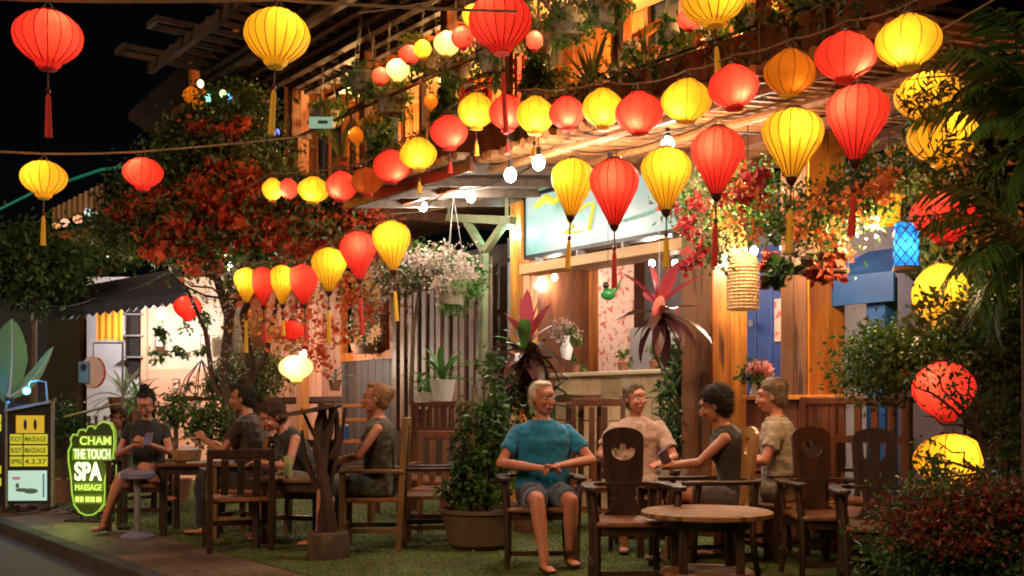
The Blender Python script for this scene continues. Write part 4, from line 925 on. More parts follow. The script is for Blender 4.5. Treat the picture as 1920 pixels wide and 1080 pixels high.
# straight high-backed timber chairs of the left group
def ladder_chair(loc, rz, label, mat=wood_dark, h=1.05, group='straight timber armchairs at left', slats=3, cane=None):
    t = thing('timber_armchair', label, 'chair', loc, rz, group)
    for x in (-1, 1):
        part('leg', MB().box((x * .25, .22, .33), (.05, .05, .66)), mat, t, bevel=.006)
        part('back_post', MB().beam((x * .25, -.24, 0), (x * .25, -.30, h), .05, .05), mat, t, bevel=.006)
        part('armrest', MB().box((x * .26, -.02, .675), (.075, .54, .03)), mat, t, bevel=.008)
        part('stretcher', MB().box((x * .25, -.01, .18), (.025, .42, .04)), mat, t)
    part('seat', MB().box((0, 0, .435), (.50, .50, .035)), cane or wood_seat, t, bevel=.008)
    for z in (.395, .2): part('stretcher', MB().box((0, .22, z), (.45, .025, .045)), mat, t)
    part('top_rail', MB().box((0, -.298, h - .04), (.46, .03, .08)), mat, t, bevel=.008)
    for k in range(slats): part('back_slat', MB().beam(((k - (slats - 1) / 2) * .13, -.25, .48), ((k - (slats - 1) / 2) * .13, -.292, h - .09), .06, .018), mat, t)
    return t
mossw = pmat('warm_brown_timber', (0.24, 0.13, 0.05), (0.11, 0.055, 0.022), 4, (3, 3, .5), .45, .2)
ladder_chair(gp(697, 9.35), R(92), 'warm brown armchair under the fair-haired woman, its back post upright at right', mossw, 1.12)
ladder_chair(gp(445, 9.35), R(20), 'dark armchair at the front of the left table with its back turned', wood_dark, .86)
ladder_chair(gp(470, 10.3), R(75), 'armchair holding the man in the dark shirt', mossw, .95)
ladder_chair(gp(262, 10.95), R(188), 'chair holding the woman with the topknot', wood_dark, .9)
ladder_chair(gp(565, 10.2), R(165), 'chair under the leaning woman in black', wood_dark, .9)
ladder_chair(gp(825, 10.3), R(172), 'red-brown armchair before the slatted bench, half lit', wood_red, .98)
ladder_chair(gp(800, 9.6), R(100), 'dark chair with flat arms left of the big planted bowl', wood_dark, .86)
ladder_chair(gp(1072, 11.1), R(170), 'red-brown slat-backed chair standing behind the blue shirt, left one', wood_red, 1.34, 'slat-backed chairs by the stone wall', 2)
ladder_chair(gp(1122, 10.9), R(176), 'red-brown slat-backed chair standing behind the blue shirt, right one', wood_red, 1.30, 'slat-backed chairs by the stone wall', 2)
rail_bench('long red-brown bench below the leafy white-green plant', 770, 905, 752, -1.1, .5)
t = thing('rung_shelf', 'orange slatted shelf behind the fair-haired woman', 'shelf', gp(650, 11.2))
for k, z in enumerate((1.22, 1.08, .86, .55, .25)): part('board', MB().box((0, 0, z), (.5, .3, .035)), pmat('orange_shelf_board', (.5, .2, .06), (.3, .1, .03), 3, bump=.1), t, bevel=.005)
for x in (-.25, .25): part('upright', MB().box((x, 0, .63), (.04, .3, 1.26)), wood_red, t)
t = thing('blue_tin', 'small blue and white tin on the orange shelf', 'tin', gp(650, 11.1) + Vector((-.03, 0, .8775))); part('body', MB().lathe([(.05, 0), (.05, .14)], 14), blue2, t); part('lid', MB().lathe([(.052, .14), (.052, .16), (.02, .165)], 14), whitew, t)
# tables
def round_table(loc, r, h, label, mat=wood_seat, shelf=True):
    t = thing('round_table', label, 'table', loc)
    part('tabletop', MB().lathe([(r - .02, h), (r, h - .01), (r, h - .035), (r - .03, h - .045)][::-1], 36), mat, t, smooth=35)
    part('apron', MB().lathe([(r * .66, h - .046), (r * .66, h - .11), (r * .62, h - .11), (r * .62, h - .046)], 28), wood_dark, t)
    for k in range(4):
        a = R(45 + 90 * k); part('leg', MB().beam((r * .60 * math.cos(a), r * .60 * math.sin(a), 0), (r * .60 * math.cos(a), r * .60 * math.sin(a), h - .05), .05, .05), wood_dark, t, bevel=.006)
    if shelf: part('lower_shelf', MB().lathe([(r * .70, .14), (r * .72, .155), (r * .70, .175)], 28), mat, t)
    return t
round_table(gp(1325, 6.95), .415, .555, 'low round timber coffee table at the front between the armchairs', pmat('worn_tabletop', (0.42, 0.20, 0.075), (0.13, 0.055, 0.022), 4, (1, 5, 1), .6, .4, spots=((.09, .04, .018), 5, .58)))
def plank_table(loc, rz, L, Wd, h, label, mat=wood_red):
    t = thing('plank_table', label, 'table', loc, rz)
    for k in range(4): part('plank', MB().box((0, (k - 1.5) * Wd / 4, h - .015), (L, Wd / 4 - .006, .03)), mat, t, bevel=.004)
    [part('apron', MB().box((0, y, h - .07), (L - .12, .025, .08)), wood_dark, t) for y in (Wd / 2 - .06, .06 - Wd / 2)]
    for x in (-1, 1):
        for y in (-1, 1): part('leg', MB().box((x * (L / 2 - .07), y * (Wd / 2 - .07), (h - .03) / 2), (.055, .055, h - .03)), wood_dark, t, bevel=.006)
    return t
plank_table(gp(400, 10.6), R(5), .95, .7, .68, 'dark plank table between the topknot woman and the dark-shirted man')
plank_table(gp(560, 9.55), R(-5), .75, .6, .60, 'brown plank table behind the driftwood post, a glass on it', mossw)
plank_table(gp(1290, 8.55), R(4), .8, .6, .62, 'dark plank table hidden between the four guests at right')
# things on tables
t = thing('woven_basket', 'tan woven basket with a napkin on the left table edge', 'basket', gp(350, 10.45) + Vector((0, 0, .68)))
wkb = pmat('basket_cane', (.38, .2, .09), (.2, .1, .045), 14, rough=.8, bump=.4)
part('body', MB().lathe([(.10, 0), (.13, .03), (.14, .12), (.13, .125), (.12, .03), (.09, .012)], 20, wob=lambda i, a: 1 + .02 * math.sin(a * 10)), wkb, t)
part('handle', MB().tube([(.13 * math.cos(R(a)), 0, .12 + .12 * math.sin(R(a))) for a in range(0, 181, 20)], .008, 6), wkb, t)
part('napkin', MB().ell((0, 0, .11), (.1, .09, .05), seg=12, rings=6), whitew, t)
t = thing('paper_menu', 'white paper sheets lying on the left table', 'menu', gp(378, 10.4) + Vector((0, 0, .681))); part('sheet', MB().box((0, 0, .004), (.28, .2, .006), R(15)), whitew, t); part('sheet', MB().box((.03, .01, .011), (.28, .2, .006), R(-12)), whitew, t)
def glass(loc, label, mat, h=.13, r=.032):
    t = thing('drinking_glass', label, 'glass', loc); part('body', MB().lathe([(r * .75, 0), (r, h * .5), (r, h), (r * .93, h), (r * .9, .01)], 16), mat, t); part('drink', MB().lathe([(r * .7, .012), (r * .88, h * .5), (r * .88, h * .8)], 16), mat, t); return t
pgl = pmat('pale_green_glass', (.55, .6, .3), (.45, .5, .22), 3, rough=.1, bump=0, coat=.5)
glass(gp(540, 9.4) + Vector((0, 0, .60)), 'tall pale green drink on the brown plank table', pgl, .19, .035)
glass(gp(500, 10.5) + Vector((-.25, -.05, .68)), 'short glass on the dark plank table by the menu', pgl, .12, .03)
glass(gp(1285, 8.35) + Vector((0, 0, .62)), 'small clear glass between the guests at right', pmat('clear_drink', (.5, .45, .4), rough=.1, bump=0), .12)
# pedestal stool at left
t = thing('pedestal_stool', 'single-column stool with violet-grey seat left of the topknot woman', 'stool', gp(258, 10.15))
vio = pmat('violet_grey_paint', (0.22, 0.2, 0.32), (0.14, 0.13, 0.22), 6, rough=.5, bump=.1)
part('seat', MB().lathe([(.14, .62), (.16, .60), (.16, .555), (.12, .54)][::-1], 24), vio, t); part('column', MB().tube([(0, 0, .03), (0, 0, .54)], .032, 12), steel_grey, t); part('foot', MB().lathe([(.15, 0), (.15, .02), (.09, .05), (.04, .06)], 24), vio, t)
# ================================================================== DRIFTWOOD POST with stump foot and small roof
t = thing('driftwood_post', 'gnarled driftwood post on a cut stump carrying a small dark roof', 'post', gp(612, 8.75))
driftm = pmat('driftwood', (0.085, 0.036, 0.018), (0.015, 0.008, 0.006), 7, (2, 2, .4), .8, .8)
zz = lambda py: EYE + (HORY - py) / FPX * 8.75
part('stump', MB().lathe([(.17, 0), (.165, .12), (.155, .2), (.14, .215)], 22, wob=lambda i, a: 1 + .09 * math.sin(a * 3 + 1) + .05 * math.sin(a * 7)), bark, t)
rng = random.Random(4)
for (dx, dy, r0, tw) in ((-.035, 0, .042, .3), (.02, -.03, .036, 1.7), (.055, .02, .03, 3.1), (-.01, .04, .03, 4.4)):
    P = []; Rr = []
    for i in range(15):
        s = i / 14; P.append((dx * (1 - .2 * s) + .035 * math.sin(s * 6 + tw) , dy + .035 * math.cos(s * 5 + tw), .2 + s * 1.03)); Rr.append(r0 * (1.25 - .5 * s) * (1 + .18 * math.sin(i * 2.3 + tw)))
    part('trunk', MB().tube(P, Rr, 9), driftm, t)
for (a, b, c, r0) in (((-.07, 0, .55), (-.17, 0, .8), (-.20, .03, 1.02), .02), ((.03, 0, .8), (.12, 0, .95), (.15, 0, 1.2), .02), ((-.05, 0, .9), (-.13, 0, 1.05), (-.2, 0, 1.2), .016)):
    part('branch', MB().tube([a, b, c], [r0 * 1.4, r0, r0 * .5], 7), driftm, t)
part('small_roof', MB().hexa([(-.36, -.16, zz(783)), (.10, -.16, zz(764)), (.10, .16, zz(764)), (-.36, .16, zz(783)), (-.34, -.14, zz(776)), (.10, -.14, zz(756)), (.10, .14, zz(756)), (-.34, .14, zz(776))]), wood_dark, t, bevel=.01)
# ================================================================== SIGNS at left
def foot_sign():
    Y = 11.6; p = gp(172, Y); t = thing('foot_shaped_sign', 'foot-shaped lime lit sign reading CHAM THE TOUCH SPA on short legs', 'sign', p, R(-6))
    k = Y / FPX
    def q(x, y): return ((x - 172) * k, EYE + (HORY - y) * k)
    out = [(150, 962), (139, 948), (134, 925), (132, 895), (127, 865), (127, 845), (133, 832), (131, 822), (137, 813), (145, 816), (148, 806), (156, 804), (162, 808), (166, 799), (175, 797), (181, 803), (186, 795), (198, 789), (211, 793), (218, 806), (219, 826), (217, 850), (212, 868), (203, 885), (199, 905), (200, 925), (198, 945), (188, 958), (176, 966), (162, 967)]
    O = [q(*a) for a in out]
    part('board', plate([O], .03), pmat('sign_black_green', (.03, .04, .01), (.015, .02, .006), 4, bump=.05), t)
    c = q(172, 885); inn = [(c[0] + (x - c[0]) * .95, c[1] + (z - c[1]) * .97) for x, z in O]
    part('lit_edge', plate([O, inn[::-1]], .05), glowmat('lime_edge', (.42, .72, .08), .55), t)
    Lm = glowmat('lime_letters', (.6, .85, .15), .95); Wm = glowmat('white_letters', (.9, 1.0, .6), 1.25)
    def band(x0, x1, y0, y1, mat): a, b = q(x0, y0), q(x1, y1); o = part('lit_band', MB().box(((a[0] + b[0]) / 2, -.018, (a[1] + b[1]) / 2), (b[0] - a[0], .006, a[1] - b[1])), mat, t)
    dkl = pmat('band_dark', (.05, .07, .01), bump=0, emit=((.5, .7, .05), .10))
    band(150, 213, 816, 836, dkl); band(136, 212, 840, 862, glowmat('lime_band', (.35, .55, .04), .22)); band(139, 196, 905, 921, dkl); band(139, 196, 927, 945, dkl)
    for s, x0, x1, y0, y1, m in (('CHAM', 151, 212, 818, 834, Lm), ('THE TOUCH', 139, 210, 842, 860, Wm), ('SPA', 141, 194, 866, 901, Wm), ('MASSAGE', 142, 194, 908, 919, Lm)):
        a, b = q(x0, y0), q(x1, y1); fitted(s, (a[0] + b[0]) / 2, (a[1] + b[1]) / 2, b[0] - a[0], a[1] - b[1], -.026, m, t, {'CHAM': .015, 'SPA': .03}.get(s, .0))
    for x0, x1 in ((142, 149), (151, 158), (162, 170), (172, 180), (183, 193)): a, b = q(x0, 931), q(x1, 941); part('print_mark', MB().box(((a[0] + b[0]) / 2, -.024, (a[1] + b[1]) / 2), (b[0] - a[0], .006, a[1] - b[1])), Lm, t)
    for x in (152, 185): part('leg', MB().tube([(q(x, 0)[0], 0, 0), (q(x, 0)[0], 0, q(0, 958)[1])], .012, 8), black_m, t)
    part('base_bar', MB().box((0, 0, .012), (.5, .22, .02)), black_m, t)
    return t
fs_ = foot_sign(); lamp(fs_, (-.05, -.35, .45), 2.6, (.7, 1.0, .12), .12)
def board_sign():
    Y = 12.2; p = gp(56, Y); k = Y / FPX; t = thing('tall_sign_board', 'tall black board with yellow panels of writing and a pale photo panel', 'sign', p, R(4))
    def q(x, y): return ((x - 56) * k, EYE + (HORY - y) * k)
    def rect(x0, x1, y0, y1, d, th=.012): a, b = q(x0, y0), q(x1, y1); return MB().box(((a[0] + b[0]) / 2, d, (a[1] + b[1]) / 2), (b[0] - a[0], th, a[1] - b[1]))
    part('board', rect(17, 96, 757, 944, 0, .05), black_m, t)
    part('frame', rect(13, 17, 752, 950, 0, .06), steel_grey, t); part('frame', rect(96, 100, 752, 950, 0, .06), steel_grey, t)
    yl = glowmat('yellow_panel', (.72, .66, .04), .55); ob = glowmat('ochre_panel', (.8, .5, .03), .5)
    part('picture_panel', rect(33, 84, 779, 812, -.032), ob, t)
    for x in (50, 68): part('figure_print', MB().ell((q(x, 0)[0], -.041, q(0, 796)[1]), (.018, .003, .06)), black_m, t)
    for y0, y1 in ((814, 832), (835, 853), (856, 874)):
        part('text_panel', rect(22, 44, y0, y1, -.032), yl, t); part('text_panel', rect(47, 90, y0, y1, -.032), yl, t)
    om = pmat('olive_print', (.16, .15, .01), bump=0, emit=((.3, .28, .02), .12))
    for s, x0, x1, y0, y1 in (('FOOT', 24, 43, 818, 828), ('MASSAGE', 49, 88, 818, 828), ('BODY', 24, 43, 839, 849), ('MASSAGE', 49, 88, 839, 849), ('090', 24, 43, 860, 870), ('4.3.37', 49, 88, 860, 870)):
        a, b = q(x0, y0), q(x1, y1); fitted(s, (a[0] + b[0]) / 2, (a[1] + b[1]) / 2, b[0] - a[0], a[1] - b[1], -.040, om, t, .01)
    pp = part('photo_panel', rect(19, 89, 882, 938, -.036), glowmat('pale_mint_panel', (.55, .8, .68), .62), t)
    dkp = pmat('photo_ink', (.08, .12, .1), bump=0, emit=((.1, .15, .13), .3))
    part('reclining_figure', MB().ell((q(44, 0)[0], -.045, q(0, 918)[1]), (.07, .003, .022)), dkp, t); part('reclining_figure', MB().ell((q(60, 0)[0], -.045, q(0, 920)[1]), (.08, .003, .03)), dkp, t); part('reclining_figure', MB().ell((q(36, 0)[0], -.045, q(0, 910)[1]), (.02, .003, .03)), dkp, t)
    part('stripe', rect(82, 85, 888, 932, -.045, .003), pmat('blue_ink', (.05, .2, .4), bump=0, emit=((.1, .3, .6), .3)), t); part('red_mark', MB().ell((q(34, 0)[0], -.045, q(0, 896)[1]), (.05, .003, .02)), pmat('faded_red_ink', (.5, .2, .2), bump=0, emit=((.6, .3, .3), .4)), t)
    part('top_lamp_bar', MB().beam((q(13, 0)[0], -.03, q(0, 770)[1]), (q(96, 0)[0], -.03, q(0, 753)[1]), .05, .03), steel_grey, t)
    for x in (22, 92): part('foot', rect(x - 4, x + 4, 950, 956, 0, .4), black_m, t)
    return t
bs_ = board_sign()
t = thing('side_board', 'cropped dark board with yellow marks at the left edge', 'sign', gp(-12, 12.5))
part('board', MB().box((0, 0, .62), (.24, .05, 1.1)), black_m, t)
for z in (.36, .5, .98, 1.08): part('text_panel', MB().box((.0, -.032, z), (.2, .01, .09)), glowmat('yellow_panel', (.72, .66, .04), .55), t)
t = thing('blue_spotlight', 'small vivid blue spotlight above the tall sign board', 'lamp', W(50, 733, 12.2))
part('lens', MB().ell((0, 0, 0), (.04, .04, .04)), glowmat('blue_lens', (.05, .45, 1), 14), t); part('arm', MB().tube([(0, .03, 0), (.02, .04, .1), (.1, .04, .12), (.2, .04, .1), (.22, .04, -.15)], .01, 6), steel_grey, t)
lamp(t, (0, -.08, .02), 5, (.05, .4, 1), .03)
t = thing('round_shop_sign', 'round blue and cream hanging sign on a bracket pole', 'sign', W(175, 698, 13.5))
part('disc', MB().lathe([(.0, .03), (.19, .03), (.2, 0), (.19, -.03), (.0, -.03)], 26, m=Matrix.Rotation(R(90), 3, 'X') @ Matrix.Diagonal((.8, 1, 1))), creamr, t)
part('blue_half', MB().box((-.10, -.045, 0), (.12, .02, .26)), pmat('sky_blue_print', (.15, .4, .6), bump=0), t)
part('dark_mark', MB().ell((-.10, -.06, .06), (.035, .006, .05)), black_m, t)
part('red_edge', MB().tube([(.16 * math.cos(R(a)), -.05, .2 * math.sin(R(a))) for a in range(-60, 61, 20)], .012, 5), redp, t)
z0 = -W(175, 698, 13.5).z; part('pole', MB().tube([(.36, 0, z0), (.36, 0, .38)], .014, 8), steel_grey, t); part('bracket', MB().tube([(.36, 0, .36), (0, 0, .36), (0, 0, .2)], .010, 6), steel_grey, t)
t = thing('menu_lectern', 'slanted pale board on a stand behind the foot-shaped sign', 'lectern', gp(172, 12.4))
part('board', MB().hexa([(-.28, -.1, 1.09), (.24, -.1, 1.22), (.24, .25, 1.24), (-.28, .25, 1.11), (-.28, -.1, 1.11), (.24, -.1, 1.24), (.24, .25, 1.26), (-.28, .25, 1.13)]), pmat('pale_green_board', (.42, .42, .2), (.3, .3, .14), 3, bump=.1), t, bevel=.004)
for x in (-.06, .02, .12): part('slat', MB().box((x, .08, .98), (.03, .03, .26)), steel_grey, t)
part('stand', MB().box((.05, .08, .43), (.4, .3, .86)), wood_dark, t); part('shelf', MB().box((.05, .08, .865), (.44, .34, .02)), wood_dark, t)
t = thing('green_rod', 'lime lit upright rod between the foot-shaped sign and the topknot woman', 'pole', gp(220, 11.3)); part('rod', MB().tube([(0, 0, 0), (0, 0, .62)], .016, 8), glowmat('lime_rod', (.35, .6, .08), .4), t); part('post', MB().box((.05, .06, .5), (.05, .05, 1.0)), black_m, t)
# bird mobile (green) beside the cordyline
t = thing('green_bird_ornament', 'green hanging bird ornament left of the red cordyline', 'ornament', FW(1140, 548, -.6))
gb = pmat('glossy_green', (.03, .28, .08), (.02, .15, .05), 5, rough=.3, bump=.05)
part('body', MB().ell((0, 0, -.02), (.075, .05, .06)), gb, t); part('head', MB().ell((-.02, 0, .07), (.035, .03, .035)), black_m, t); part('tail', MB().tube([(.05, 0, .01), (.1, 0, .06), (.13, 0, .12)], [.03, .02, .005], 7), gb, t); part('line', MB().tube([(0, 0, .09), (0, 0, .8)], .003, 4), black_m, t)
# ================================================================== PEOPLE
def skinmat(name, c): return pmat(name, c, (c[0] * .80, c[1] * .62, c[2] * .55), 6, rough=.48, bump=.02, obj_var=0)
skinA = skinmat('skin_fair', (.58, .29, .19)); skinB = skinmat('skin_tan', (.46, .21, .125)); skinC = skinmat('skin_rosy', (.56, .25, .17))
def fabric(name, c, c2=None, **k): return pmat(name, c, c2 or tuple(x * .75 for x in c), k.pop('scale', 40), rough=.9, bump=.12, obj_var=0, sheen=.3, **k)
WR = bpy.data.textures.new('cloth_folds', 'CLOUDS'); WR.noise_scale = .075
HN = bpy.data.textures.new('hair_locks', 'CLOUDS'); HN.noise_scale = .035
def remeshed(mb, voxel, smooth_it, disp=None, name='body', fac=.5):
    me = mb.mesh(name); o = bpy.data.objects.new(name, me); COL.objects.link(o)
    r = o.modifiers.new('r', 'REMESH'); r.mode = 'VOXEL'; r.voxel_size = voxel; r.use_smooth_shade = True
    if smooth_it: s = o.modifiers.new('s', 'SMOOTH'); s.factor = fac; s.iterations = smooth_it
    if disp: d = o.modifiers.new('d', 'DISPLACE'); d.texture = disp[0]; d.strength = disp[1]; d.mid_level = disp[2] if len(disp) > 2 else .5
    out = bpy.data.meshes.new_from_object(o.evaluated_get(bpy.context.evaluated_depsgraph_get())); bpy.data.objects.remove(o)
    out.name = name; return out
def limb(mb, pts, rad, seg=12, flat=1.0):
    P = [Vector(p) for p in pts]
    for a, b, r0, r1 in zip(P, P[1:], rad, rad[1:]):
        mid = a.lerp(b, .35); rm = (r0 * .62 + r1 * .38) * 1.04
        mb.tube([a, mid, b], [r0, rm, r1], seg)
    for p, r in zip(P, rad): mb.ell(p, (r, r, r), seg=12, rings=8)
def hand(mb, wrist, d, palm_n, curl=.5, s=1.0, side=1):
    """palm plus four unequal fingers and a thumb; d = pointing way, palm_n = way the palm looks"""
    d = Vector(d).normalized(); n = Vector(palm_n); n = (n - d * n.dot(d)).normalized(); x = d.cross(n).normalized() * side
    m = Matrix((x, d, n)).transposed(); wrist = Vector(wrist)
    mb.ell(wrist + d * .045 * s, (.040 * s, .052 * s, .018 * s), m)
    mb.tube([wrist - d * .015, wrist + d * .03 * s], [.026 * s, .030 * s], 10)
    for off, L in ((-.030, .066), (-.010, .078), (.011, .072), (.031, .056)):
        b = wrist + d * .080 * s + x * off * s; L *= s
        d1 = (d * math.cos(curl * .6) + n * math.sin(curl * .6)); d2 = (d * math.cos(curl * 1.6) + n * math.sin(curl * 1.6)); d3 = (d * math.cos(curl * 2.3) + n * math.sin(curl * 2.3))
        p1 = b + d1 * L * .48; p2 = p1 + d2 * L * .32; p3 = p2 + d3 * L * .22
        limb(mb, [b - d * .02, b, p1, p2, p3], [.0105 * s, .010 * s, .0092 * s, .0085 * s, .0072 * s], 8)
    t0 = wrist + d * .025 * s - x * .030 * s; t1 = t0 + (d * .6 - x * .8).normalized() * .036 * s + n * .008; t2 = t1 + (d * .95 - x * .2 + n * .25).normalized() * .032 * s
    limb(mb, [t0, t1, t2], [.015 * s, .0115 * s, .009 * s], 8)
def head_frame(yaw, pitch, roll=0): return Euler((pitch, roll, yaw), 'XYZ').to_matrix() if False else (Matrix.Rotation(yaw, 3, 'Z') @ Matrix.Rotation(roll, 3, 'Y') @ Matrix.Rotation(-pitch, 3, 'X'))
def person(loc, rz, label, skin, pel=(0, -.06, .56), chest=(0, -.03, 1.0), arms=(), legs=(), yaw=0, pitch=0, sh_yaw=0, female=False, top=None, bottom=None, hair=None, hairm=None, extra=None, sleeve=.55, shoes=None, scale=1.0, bulk=1.0, topkind='tee', group=None, roll=0, bot_len=.85):
    """seated figure facing local +y; pitch > 0 looks down"""
    t = thing('person', label, 'person', loc, rz, group=group, scale=scale)
    pel = Vector(pel); chest = Vector(chest); up = (chest - pel).normalized()
    rt0 = Vector((1, 0, 0)); rt = Matrix.Rotation(sh_yaw, 3, 'Z') @ rt0; rt = (rt - up * rt.dot(up)).normalized()
    f0 = up.cross(rt0).normalized(); f0 = f0 if f0.y > 0 else -f0; f1 = up.cross(rt).normalized()
    hs = .86 if female else 1.0; g = bulk
    shw = .185 * hs; neck = chest + up * .075; rm = (rt0 + rt).normalized(); fm = (f0 + f1).normalized()
    hc = neck + up * .14 + f1 * .03; hc = hc + Vector((0, 0, .010)); HM = head_frame(yaw, pitch, roll) * 1.10
    body = MB()
    def torso(mb, o=0.0, zlo=-.10, neckon=True):
        S = [(pel + up * zlo, rt0, f0, .155 * g + o, .115 * g + o), (pel, rt0, f0, (.175 if female else .168) * g + o, .125 * g + o), (pel.lerp(chest, .28), rm, fm, (.140 if female else .158) * g + o, .112 * g + o), (pel.lerp(chest, .55), rm, fm, (.142 if female else .168) * g + o, (.11) * g + o),
             (pel.lerp(chest, .80) + f1 * .008, rt, f1, .176 * hs * g + o, .118 * g + o), (chest - up * .035, rt, f1, .178 * hs + o, .105 * g + o), (chest + up * .005, rt, f1, .158 * hs + o, .090 * g + o), (chest + up * .035, rt, f1, .118 * hs + o, .074 + o), (chest + up * .058, rt, f1, .082 * hs + o, .062 + o)]
        if neckon: S.append((chest + up * .075, rt, f1, .062 + o * .6, .056 + o * .6))
        mb.loft(S)
        if female and o < .03:
            for sx in (-1, 1): mb.ell(pel.lerp(chest, .76) + rt * sx * .075 + f1 * .085, (.062 + o * .5, .058 + o * .5, .06 + o * .5))
    torso(body)
    body.tube([neck - up * .03, neck + up * .045, hc - up * .03], [.060 * hs, .052 * hs, .052 * hs], 14)
    # head
    def hv(x, y, z): return hc + HM @ Vector((x, y, z))
    body.ell(hv(0, -.012, .035), (.076, .094, .088), HM); body.ell(hv(0, .016, -.025), (.062, .074, .078), HM); body.ell(hv(0, .048, -.078), (.034, .032, .026), HM)
    body.ell(hv(0, .076, .045), (.052, .014, .024), HM); body.ell(hv(0, .099, -.010), (.0125, .017, .026), HM); body.ell(hv(0, .107, -.024), (.016, .014, .011), HM)
    for sx in (-1, 1):
        body.ell(hv(sx * .036, .070, -.018), (.022, .020, .022), HM); body.ell(hv(sx * .077, -.006, -.002), (.010, .019, .030), HM)
    body.ell(hv(0, .088, -.050), (.026, .012, .009), HM); body.ell(hv(0, .087, -.060), (.022, .012, .008), HM)
    # arms
    AR = []
    for sx, (el, wr, hd, hn, curl) in zip((-1, 1), arms):
        shp = chest + rt * sx * shw - up * .030; el, wr = Vector(el), Vector(wr)
        k = (.86 if female else 1.0)
        body.ell(shp, (.056 * k, .056 * k, .056 * k)); limb(body, [shp, shp.lerp(el, .45), el, el.lerp(wr, .3), wr], [.050 * k, .047 * k, .037 * k, .040 * k, .025 * k], 12)
        hand(body, wr, hd, hn, curl, .98 if not female else .9, sx); AR.append((shp, el, wr))
    LG_ = []
    for sx, (kn, an, toe) in zip((-1, 1), legs):
        hp = pel + Vector((sx * .090, .02, -.02)); kn, an = Vector(kn), Vector(an); k = .95 if female else 1.0
        limb(body, [hp, hp.lerp(kn, .5), kn, kn.lerp(an, .3), kn.lerp(an, .7), an], [.088 * k * g, .076 * k * g, .055 * k, .056 * k, .042 * k, .034 * k], 14)
        tv = Vector(toe).normalized(); ft = an + Vector((0, 0, -.045))
        m = Matrix((tv.cross(Vector((0, 0, 1))), tv, Vector((0, 0, 1)))).transposed()
        body.ell(an + Vector((0, 0, -.03)) - tv * .01, (.036, .045, .038), m); body.ell(ft + tv * .09, (.042, .085, .022), m); body.ell(ft + tv * .15 + Vector((0, 0, -.003)), (.040, .04, .016), m)
        LG_.append((hp, kn, an, tv, m))
    bm_ = remeshed(body, .0072, 3, name='person_body'); bm_.materials.append(skin); o = bpy.data.objects.new('body', bm_); link(o, t)
    # face pieces
    for sx in (-1, 1):
        e = part('eye', MB().ell(hv(sx * .031, .0805, .014), (.0145, .009, .0085), HM, 10, 7), pmat('eye_white', (.7, .66, .6), bump=0, rough=.3), t)
        part('iris', MB().ell(hv(sx * .031, .0875, .014), (.0055, .004, .0058), HM, 8, 6), black_m, e)
        part('eyebrow', MB().tube([hv(sx * .016, .096, .033), hv(sx * .032, .095, .039), hv(sx * .048, .083, .035)], [.002, .003, .002], 6), hairm, t)
    part('lips', MB().ell(hv(0, .0985, -.053), (.024, .005, .0075), HM, 12, 7), pmat('lip', (.42, .13, .10), bump=0, rough=.4), t)
    # hair
    hb = MB(); cr = {'cap': 1}
    hb.ell(hv(0, -.034, .046), (.083, .090, .089), HM); hb.ell(hv(0, -.052, .0), (.077, .062, .082), HM)
    if hair in ('short_man', 'topknot', 'bun', 'crop', 'bob'): hb.ell(hv(0, .008, .106), (.058, .052, .024), HM)
    for sx in (-1, 1): hb.ell(hv(sx * .068, -.02, .025), (.016, .042, .048), HM)
    if hair == 'crop': hb.ell(hv(0, -.03, .07), (.089, .10, .078), HM); hb.ell(hv(.015, .028, .108), (.05, .035, .024), HM)
    if hair == 'bob': hb.ell(hv(0, -.050, .01), (.100, .080, .10), HM); hb.ell(hv(0, -.038, .060), (.102, .108, .094), HM)
    if hair == 'topknot': hb.ell(hv(0, -.03, .155), (.042, .042, .038), HM); hb.ell(hv(0, -.025, .125), (.05, .05, .03), HM)
    if hair == 'bun': hb.ell(hv(0, -.115, .055), (.042, .04, .042), HM); hb.ell(hv(.01, -.10, .02), (.03, .03, .04), HM)
    if hair == 'long': hb.ell(hv(0, -.06, -.06), (.082, .06, .12), HM); hb.ell(hv(0, .035, .098), (.062, .045, .028), HM); hb.ell(hv(.06, .03, -.05), (.03, .04, .10), HM)
    hm_ = remeshed(hb, .009, 1, (HN, .016 if hair in ('short_man',) else .030 if hair == 'bob' else .02), 'hair'); hm_.materials.append(hairm); o = bpy.data.objects.new('hair', hm_); link(o, t)
    nv = len(hm_.vertices); co = np.empty(nv * 3); hm_.vertices.foreach_get('co', co); co = co.reshape(-1, 3); no = np.empty(nv * 3); hm_.vertices.foreach_get('normal', no); no = no.reshape(-1, 3)
    rg_ = np.random.default_rng(5); ix = rg_.integers(0, nv, 2600); P = co[ix]; Nn_ = no[ix]; back = np.array(HM @ Vector((0, -.5, -1))); d_ = Nn_ * .42 + back * .5 + rg_.normal(size=P.shape) * .30; d_ /= np.linalg.norm(d_, axis=1)[:, None]
    s_ = np.cross(d_, Nn_); s_ /= np.linalg.norm(s_, axis=1)[:, None] + 1e-9; L_ = ((.022 if hair != 'bob' else .034) * (.6 + .8 * rg_.random(len(P))))[:, None]
    vv_ = np.stack([P - Nn_ * .004 - s_ * .0016, P - Nn_ * .004 + s_ * .0016, P + d_ * L_], 1).reshape(-1, 3)
    sm_ = bpy.data.meshes.new('hair_strands'); sm_.from_pydata(vv_.tolist(), [], np.arange(len(vv_)).reshape(-1, 3).tolist()); sm_.materials.append(hairm); so_ = bpy.data.objects.new('hair_strands', sm_); link(so_, o); so_['kind'] = 'stuff'
